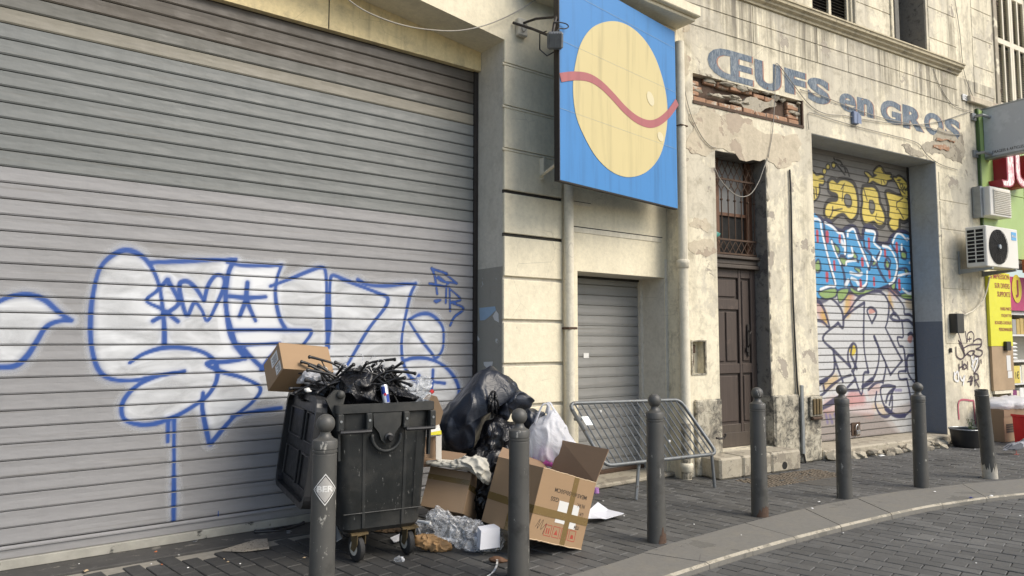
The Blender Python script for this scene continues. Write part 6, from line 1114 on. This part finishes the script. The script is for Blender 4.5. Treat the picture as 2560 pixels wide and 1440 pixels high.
o = blob('white_bag', Y_([(270,830),(310,690),(400,620),(560,640),(700,700),(870,660),(900,720),(820,800),(700,850),(500,850),(400,830)]), Y_([(560,740)])[0], BA+np.array([-.2, .35, 0]), .10, M['whitebag'], .03, 9, 2.9, ridge=.6); tag(o, 'white plastic bag crumpled under the black hangers on the bin', 'carrier bag')
o = blob('clear_bag', Y_([(1870,900),(1960,820),(2060,760),(2180,760),(2270,840),(2240,930),(2140,1040),(2060,1070),(1950,1000)]), Y_([(2060,920)])[0], BA+np.array([.22, .02, 0]), .09, M['film'], .04, 12, 2.1, ridge=.5, sharp=30); tag(o, 'clear plastic bag sticking up at the right rim of the bin', 'plastic film')
o = blob('paper_wad', Y_([(350,910),(420,905),(465,940),(450,965),(380,950)]), Y_([(410,930)])[0], BA+np.array([-.25, .0, 0]), .02, M['white'], .01, 20, 2., rings=8, nb=24); tag(o, 'small wad of white tissue on the hinge side of the bin', 'paper')
# can
cb = np.array(CAM+ray(963, 985)*((BA-CAM)@fw-.17)); CMt = Matrix.Translation(cb.tolist()) @ Euler((rad(-8), rad(-6), 0)).to_matrix().to_4x4() @ Matrix.Scale(1.02, 4)
can = thing('drink_can', 'blue and silver drink can standing in the rubbish at the bin rim', 'can', tuple(cb))
part('can_body', plain('can_silver', (.55, .56, .60), .3, .6), can, lambda m: m.lathe([(.02, -.068), (.026, -.062), (.026, .055), (.021, .066), (.019, .066), (.001, .062)], CMt, 20), ang=40)
part('can_print', plain('can_blue', (.02, .05, .28), .3, .3), can, lambda m: (lambda g_: m.add([CMt @ Vector((.0264*math.cos(t), .0264*math.sin(t), z)) for z, t0, t1 in ((.0, 3.2, 4.4), (.054, 3.2, 4.4), (-.06, 4.4, 5.4), (-.003, 4.4, 5.4)) for t in np.linspace(t0, t1, 7)], [(j*14+i, j*14+i+1, j*14+i+8, j*14+i+7) for j in range(2) for i in range(6)]))(0), recalc=False)
part('can_print', plain('can_red', (.45, .02, .03), .3, .3), can, lambda m: m.add([CMt @ Vector((.0266*math.cos(t), .0266*math.sin(t), z)) for z in (-.012, .006) for t in np.linspace(3.9, 4.6, 7)], [(i, i+1, i+8, i+7) for i in range(6)]), recalc=False)
# small bottle with red cap
bb = np.array(CAM+ray(1068, 990)*((BA-CAM)@fw)); bt = thing('plastic_bottle', 'small clear bottle with a red cap at the bin rim', 'bottle', tuple(bb)); BM = Matrix.Translation(bb.tolist()) @ Euler((rad(10), rad(48), 0)).to_matrix().to_4x4()
part('bottle_body', M['film'], bt, lambda m: m.lathe([(.001, -.10), (.03, -.10), (.03, .0), (.012, .035), (.012, .04)], BM, 16), smooth=True); part('bottle_cap', plain('red_cap', (.5, .03, .03), .4), bt, lambda m: m.lathe([(.001, .06), (.0155, .06), (.0155, .036), (.001, .036)], BM, 14))
# hangers
def hanger_mesh():
    m = MB()
    for s in (-1, 1): m.tube(cr([(0, 0, 0), (s*.06, 0, -.012), (s*.13, 0, -.045), (s*.19, 0, -.075), (s*.215, 0, -.092)], 5), [.010+.006*i/20+(.004 if i>16 else 0) for i in range(20)]+[.010], 7, flat=.75)
    m.tube(cr([(-.13, 0, -.045), (-.06, 0, -.07), (0, 0, -.075), (.06, 0, -.07), (.13, 0, -.045)], 4), .005, 6); o = m.build('hanger', M['black'], smooth=True); a_ = o.data; bpy.data.objects.remove(o)
    m = MB(); m.tube(cr([(0, 0, 0), (0, 0, .035), (.018, 0, .055), (.025, 0, .08), (0, 0, .10), (-.022, 0, .085)], 5), .0022, 6); o = m.build('hook', M['steel'], smooth=True); b_ = o.data; bpy.data.objects.remove(o); return a_, b_
hm, hk = hanger_mesh()
def hanger(loc, rot, label, group): 
    t_ = thing('coat_hanger', label, 'hanger', tuple(loc), rot=rot, group=group); link_copy('arm', hm, t_, (0, 0, 0)); link_copy('hook', hk, t_, (0, 0, 0))
def hang2(x1, y1, x2, y2, dd, label='black plastic coat hanger in the heap on the bin', group='hangers heaped on the bin'):
    """one arm runs from picture point 1 (tip) towards 2, at depth dd from the heap's middle"""
    d0 = (BA-CAM)@fw+dd; A = CAM+ray(x1, y1)*d0; Bp = CAM+ray(x2, y2)*(d0+.06); ax_ = Vector(Bp-A).normalized()
    # hanger local: tip at (-.215,0,-.092); centre at 0
    zax = Vector((0, 0, 1)); side_ = ax_.cross(Vector(fh)).normalized(); 
    if side_.z < 0: side_ = -side_
    xl = ax_; yl = side_.cross(xl).normalized(); zl = xl.cross(yl); R_ = Matrix((xl, yl, zl)).transposed() @ Matrix.Rotation(-math.atan2(.092, .215)*-1*1, 3, 'Y')
    loc = Vector(A)-R_ @ Vector((-.215, 0, -.092)); hanger(loc, R_.to_euler(), label, group)
for q in [(770,892,870,925,0.05),(750,904,830,935,.10),(793,912,870,970,-.02),(887,910,800,990,-.08),(866,978,900,930,-.05),(942,908,900,950,.1),(1008,906,960,945,.0),(1022,930,960,938,.03),(925,918,880,945,.12),(958,915,900,960,.12),(803,935,850,980,-.05),(760,950,830,975,.0),(1000,950,940,925,.05),(722,972,790,975,-.02),(905,915,860,960,.15),(770,912,850,960,-.06),(835,905,900,940,.02),(985,915,930,960,-.05),(880,925,960,945,-.1),(1015,945,950,960,-.08),(815,965,880,950,-.1),(745,930,800,960,.12),(968,925,1000,970,-.02),(860,915,830,960,.05),(930,925,985,950,.08),(790,985,850,950,-.12),(840,990,905,960,-.14),(900,985,950,940,-.14),(990,985,940,950,-.12),(1030,965,975,950,-.06),(735,985,800,955,-.06),(765,925,845,945,-.1),(920,905,890,955,-.12)]: hang2(*q)
hanger(G(480, 1355, .012)+np.array([.0, .1, 0]), (rad(90), 0, rad(20)), 'black coat hanger lying on the pavement by the shutter foot', 'hangers on the ground')
hanger(G(720, 1330, .012)+np.array([0, .08, 0]), (rad(92), 0, rad(5)), 'black coat hanger lying on the pavement left of the bin', 'hangers on the ground')
# ------------------------------------------------------------------ litter on the ground
def flat_piece(name, label, cat, pts, mat, th=.004, z=.008, curl=.0, group=None):
    P = [G(x, y, z) for x, y in pts]; c = sum(P)/len(P); n_ = len(P); m = MB(); up_ = [p+np.array([0, 0, curl*np.linalg.norm(p-c)*random.uniform(.4, 1)]) for p in P]
    m.add([tuple(c+np.array([0, 0, th]))]+[tuple(p+np.array([0, 0, th])) for p in up_]+[tuple(p) for p in up_], [(0, i+1, (i+1) % n_+1) for i in range(n_)]+[(i+1, (i+1) % n_+1, (i+1) % n_+1+n_, i+1+n_) for i in range(n_)]+[tuple(range(2*n_, n_, -1))])
    return tag(m.build(name, mat), label, cat, group)
SPECK = plain('speckled_tile', (.33, .29, .23), .7, var=.2, spots=(.12, .10, .08), sp_scale=60, sp_lo=.55)
flat_piece('broken_tile', 'triangular piece of speckled tile lying left of the near bollard', 'tile', [(555, 1378), (640, 1352), (668, 1350), (673, 1372), (610, 1380)], SPECK, .012)
PAPR = plain('crumpled_paper', (.66, .68, .74), .7, var=.08, bump=.3, bs=20)
flat_piece('paper_sheet', 'white paper sheet on the pavers right of the tilted carton', 'paper', [(1470, 1288), (1495, 1275), (1520, 1283), (1560, 1295), (1515, 1302), (1503, 1307), (1470, 1308)], PAPR, .006, .01, .25)
wc = thing('white_wrapper', 'white paper box sleeve lying by the clean bollard foot', 'wrapper', tuple(G(1230, 1375)))
p_ = [WL(x, y, 4.28) for x, y in ((1203, 1328), (1250, 1320), (1250, 1368), (1200, 1375))]; part('sleeve', PAPR, wc, lambda m: m.add([tuple(p) for p in p_]+[tuple(p+np.array([.03, .09, .01])) for p in p_], [(0, 1, 2, 3), (4, 5, 6, 7), (0, 1, 5, 4), (1, 2, 6, 5), (2, 3, 7, 6), (3, 0, 4, 7)]))
sm_ = MB(); sm_.ribbon([tuple(G(x, y, .01+.02*abs(math.sin(i)))) for i, (x, y) in enumerate(cr([(1236, 1390), (1243, 1400), (1240, 1418), (1228, 1434), (1205, 1448)], 5))], .014, (0, 0, 1)); tag(sm_.build('plastic_strap', M['white']), 'white plastic strap curling on the pavers left of the clean bollard', 'strap')
o = blob('dry_leaf', [(1222,1397),(1240,1390),(1262,1397),(1275,1402),(1250,1408),(1230,1405)], (1248,1400), G(1248, 1406), .03, plain('dead_leaf', (.10, .05, .025), .8), .012, 20, 1., rings=8, nb=24, zmin=.003); tag(o, 'brown dead leaf beside the foot of the clean bollard', 'leaf')
flat_piece('grey_rag', 'torn grey sheet hanging down behind the near bollard', 'rag', [(838, 1320), (850, 1310), (858, 1345), (855, 1370), (840, 1372)], plain('grey_sheet', (.40, .40, .39), .8), .004, .02, .3)
o = blob('rubbish_wad', [(940,1325),(980,1318),(1010,1325),(1005,1345),(960,1350),(940,1340)], (975,1335), G(985, 1352)+np.array([.1, .3, 0]), .08, plain('brown_litter', (.17, .11, .06), .8, var=.4), .03, 15, 4., rings=10, nb=40, zmin=.002, sharp=30); tag(o, 'brown litter lying under the bin between the casters', 'litter')
flat_piece('card_scrap', 'white card scrap under the right side of the bin', 'paper', [(975, 1348), (1003, 1340), (1008, 1352), (985, 1360)], PAPR, .004, .01, .2)
o = blob('plastic_film', [(985,1395),(1000,1390),(1012,1398),(1005,1407),(988,1404)], (998,1399), G(998, 1405), .02, M['film'], .01, 25, 4., rings=6, nb=24, zmin=.002); tag(o, 'tiny twist of clear film in front of the right caster', 'plastic film')
ht = thing('white_tube', 'white plastic tube end sticking out beside the right caster', 'tube', tuple(G(1060, 1310))); part('tube', M['white'], ht, lambda m: m.tube([WL(1045, 1303, 4.60), WL(1065, 1306, 4.5), WL(1076, 1308, 4.46)], .011, 8))
pc = thing('purple_cup', 'small purple plastic cap on the pavers by the narrow shutter', 'cup', tuple(G(1490, 1232))); part('cap', plain('mauve_plastic', (.42, .20, .48), .5), pc, lambda m: m.lathe([(.03, 0), (.034, .0), (.028, .05), (.001, .05)], Matrix.Translation(G(1490, 1232)), 16))
LIT = [('white', (.7, .7, .68)), ('orange', (.45, .13, .04)), ('tan', (.42, .32, .2)), ('blue', (.04, .05, .25))]
LMt = [plain('litter_'+n_, c_, .7) for n_, c_ in LIT]
for (x, y, s, k) in [(215,1428,14,2),(198,1410,4,0),(405,1412,6,1),(378,1410,3,0),(570,1405,7,2),(600,1410,5,0),(447,1388,3,0),(390,1380,8,1),(2048,1255,7,0),(2030,1271,6,0),(2337,1230,7,0),(2428,1245,9,3),(2478,1240,9,0),(2108,1333,5,0),(2205,1140,13,0),(2438,1124,6,0),(1735,1311,4,0),(1508,1253,5,0),(1853,1338,4,0),(2440,1408,5,0),(1560,1290,4,0),(760,1395,8,2),(470,1420,5,0),(1930,1120,5,0),(1805,1187,8,0),(2550,1290,5,0),(560,1398,6,2)]:
    m = MB(); pz = ZR if y > 1225+ (x < 2300)*60 and x > 1700 and G(x, y)[1] < kout_y(G(x, y)[0]) else 0.0; c_ = G(x, y, pz+.004); r_ = s/1778*np.linalg.norm(c_-CAM)*.55; n_ = 6; an_ = [random.uniform(.5, 1.1)*r_ for _ in range(n_)]
    m.add([tuple(c_+np.array([0, 0, .35*r_+.004]))]+[(c_[0]+an_[i]*math.cos(i*1.047), c_[1]+an_[i]*math.sin(i*1.047), c_[2]+random.uniform(0, .3)*r_) for i in range(n_)], [(0, i+1, (i+1) % n_+1) for i in range(n_)]+[tuple(range(n_, 0, -1))]); tag(m.build('litter_scrap', LMt[k]), 'tiny %s scrap of litter lying on the %s' % (LIT[k][0], 'road pavers' if pz < 0 else 'pavement'), 'litter', '%s scraps of litter on the %s' % (LIT[k][0], 'road' if pz < 0 else 'pavement'))
# ------------------------------------------------------------------ far right street things
pp = G(2418, 1117); pt_ = thing('planter_tub', 'black round tub with a small plant at the foot of the pier', 'planter', tuple(pp))
PMx = Matrix.Translation(pp.tolist()); part('tub', M['black'], pt_, lambda m: m.lathe([(.001, 0), (.17, 0), (.19, .04), (.215, .24), (.225, .245), (.225, .262), (.205, .262), (.195, .20), (.001, .20)], PMx, 30), ang=40); part('rim', M['steelgrey'], pt_, lambda m: m.tube([PMx @ Vector((.222*math.cos(a), .222*math.sin(a), .262)) for a in np.linspace(0, 2*math.pi, 31)], .008, 6)); part('soil', M['tarsill'], pt_, lambda m: m.lathe([(.001, .215), (.19, .215)], PMx, 20, False))
LF = plain('small_leaves', (.06, .10, .03), .6, var=.4)
lf_ = MB()
for k in range(70):
    a_ = random.uniform(0, 6.28); r_ = random.uniform(0, .07); z_ = random.uniform(.24, .42); c_ = PMx @ Vector((.08+r_*math.cos(a_), -.03+r_*math.sin(a_), z_)); e_ = Euler((random.uniform(-1, 1), random.uniform(-1, 1), a_)).to_matrix(); lf_.add([c_+e_ @ Vector(p) for p in ((0, -.007, 0), (.022, 0, .004), (0, .007, 0), (-.006, 0, 0))], [(0, 1, 2, 3)])
lf_.build('leaves', LF, pt_)['kind'] = 'stuff'; part('stem', LF, pt_, lambda m: [m.tube([PMx @ Vector((.08, -.03, .21)), PMx @ Vector((.08+.05*math.cos(k), -.03+.05*math.sin(k), .40))], .003, 4) for k in range(5)])
# carton with white plastic on top, red basket, pigeon
cbp = RF(2505, 1110, -.75); cbo = T(6.78, -.22, .0)
bx = thing('carton', 'brown carton standing at the shop front under crumpled white film', 'carton', tuple(cbo), RA); MBx = Matrix.Translation(cbo) @ Matrix.Rotation(RA, 4, 'Z')
part('side', M['card2'], bx, lambda m: m.box(-.56, .5, -.20, .16, .0, .49, M=MBx, bev=.006)); part('flap', M['cardin'], bx, lambda m: m.box(-.56, .5, -.205, -.201, .38, .49, M=MBx)); part('print', INK, bx, lambda m: [m.box(-.5, -.1-.03*k, -.204, -.2005, .14+k*.035, .168+k*.035, M=MBx) for k in range(4)])
wfm = MB(); bmw = bmesh.new(); bmesh.ops.create_icosphere(bmw, subdivisions=4, radius=1)
vs = []
for v in bmw.verts: q = MBx @ Vector((v.co.x*.60-.02, v.co.y*.24-.03, .555+v.co.z*.10)); n_ = fbm(q, 6, 4, 2.)*.06; vs.append(q+v.co*n_)
bmw.verts.index_update(); wfm.add(vs, [[v.index for v in f.verts] for f in bmw.faces]); bmw.free(); tag(wfm.build('plastic_sheet', M['whitebag'], smooth=True), 'crumpled white plastic sheet heaped on the carton at the shop front', 'plastic sheet')
rb0 = G(2580, 1113); RK = plain('red_plastic', (.58, .012, .015), .4)
rk = thing('shopping_basket', 'red plastic basket with slotted sides at the right edge', 'basket', tuple(rb0)); MRk = Matrix.Translation(rb0.tolist()) @ Matrix.Rotation(rad(-12), 4, 'Z') @ Matrix.Rotation(rad(6), 4, 'Y')
def rkpt(a, z, y): k_ = .82+.18*z/.42; return MRk @ Vector((a*k_, y*k_, z))
part('rim', RK, rk, lambda m: loft(m, [(rrect(.235, -.16, .16, .03), .395), (rrect(.25, -.175, .175, .03), .40), (rrect(.25, -.175, .175, .03), .43), (rrect(.23, -.155, .155, .03), .43)], MRk, False))
part('base', RK, rk, lambda m: m.box(-.19, .19, -.13, .13, .0, .05, M=MRk))
for y_ in (-.155, .155):
    for k in range(8): part('slat', RK, rk, lambda m: m.add([rkpt(-.22+k*.058+q, z, y_+w_) for q, z, w_ in ((0, .04, -.004), (.036, .04, -.004), (.036, .40, -.004), (0, .40, -.004), (0, .04, .004), (.036, .04, .004), (.036, .40, .004), (0, .40, .004))], [(0, 1, 2, 3), (4, 5, 6, 7), (0, 1, 5, 4), (1, 2, 6, 5), (2, 3, 7, 6), (3, 0, 4, 7)]))
    for z in (.13, .22, .31): part('slat', RK, rk, lambda m: m.add([rkpt(a_, z+dz, y_+w_*1.2) for a_, dz, w_ in ((-.22, 0, -.003), (.22, 0, -.003), (.22, .02, -.003), (-.22, .02, -.003), (-.22, 0, .003), (.22, 0, .003), (.22, .02, .003), (-.22, .02, .003))], [(0, 1, 2, 3), (4, 5, 6, 7), (0, 1, 5, 4), (2, 3, 7, 6)]))
for x_ in (-.225, .225): part('end_wall', RK, rk, lambda m: m.add([rkpt(x_, z, y_) for y_, z in ((-.15, .04), (.15, .04), (.15, .40), (-.15, .40))], [(0, 1, 2, 3)]))
# pigeon: one skinned body
pg = G(2541, 1137); me = bpy.data.meshes.new('pigeon'); Jt = [(0, 0, .115), (.06, 0, .125), (.105, 0, .155), (.125, 0, .195), (.15, 0, .198), (.172, 0, .192), (-.07, 0, .10), (-.13, 0, .082), (-.20, 0, .065)]
me.from_pydata(Jt, [(0, 1), (1, 2), (2, 3), (3, 4), (4, 5), (0, 6), (6, 7), (7, 8)], []); po = bpy.data.objects.new('pigeon', me); COL.objects.link(po); po.location = pg; po.rotation_euler = (0, 0, rad(-28))
md = po.modifiers.new('s', 'SKIN'); 
for v, r in zip(me.skin_vertices[0].data, ((.062, .055), (.056, .055), (.034, .036), (.024, .026), (.018, .02), (.004, .005), (.05, .042), (.032, .016), (.03, .007))): v.radius = r
me.skin_vertices[0].data[0].use_root = True; po.modifiers.new('d', 'SUBSURF').levels = 2; po.modifiers['d'].render_levels = 2
pgm = N('pigeon_feathers'); co = pgm.pos(obj=True); pgm.fin(pgm.mix(pgm.ramp(pgm.noise(pgm.pos((1, 3, 2), obj=True), 14, 4, .6), [(.48, 0), (.55, 1)]), (.33, .34, .37), (.07, .075, .09)), .7); me.materials.append(pgm.m); tag(po, 'grey pigeon walking on the pavement at the right edge', 'pigeon')
PGM = Matrix.Translation(pg.tolist()) @ Matrix.Rotation(rad(-28), 4, 'Z'); reg(po, PGM)
for s in (-1, 1): part('leg', plain('pink_leg', (.4, .12, .1), .6), po, lambda m: (m.tube([PGM @ Vector(p) for p in ((-.005+s*.02, s*.02, .085), (s*.022, s*.022, .045), (.0+s*.025, s*.022, .006))], .005, 6), [m.tube([PGM @ Vector((s*.025, s*.022, .006)), PGM @ Vector((s*.025+.03*math.cos(a), s*.022+.03*math.sin(a), .004))], .003, 4) for a in (-.6, 0, .6, 3.1)]))
for s in (-1, 1): part('wing', plain('wing_feathers', (.14, .145, .16), .7, var=.4, scale=40), po, lambda m: m.prism([(.06, .15), (.02, .165), (-.08, .14), (-.18, .085), (-.10, .085), (0, .09), (.05, .11)], lambda a, b: PGM @ Vector((a, s*(.052-.12*max(0, -a-.03)), b)), lambda a, b: PGM @ Vector((a, s*(.060-.12*max(0, -a-.03)), b))))
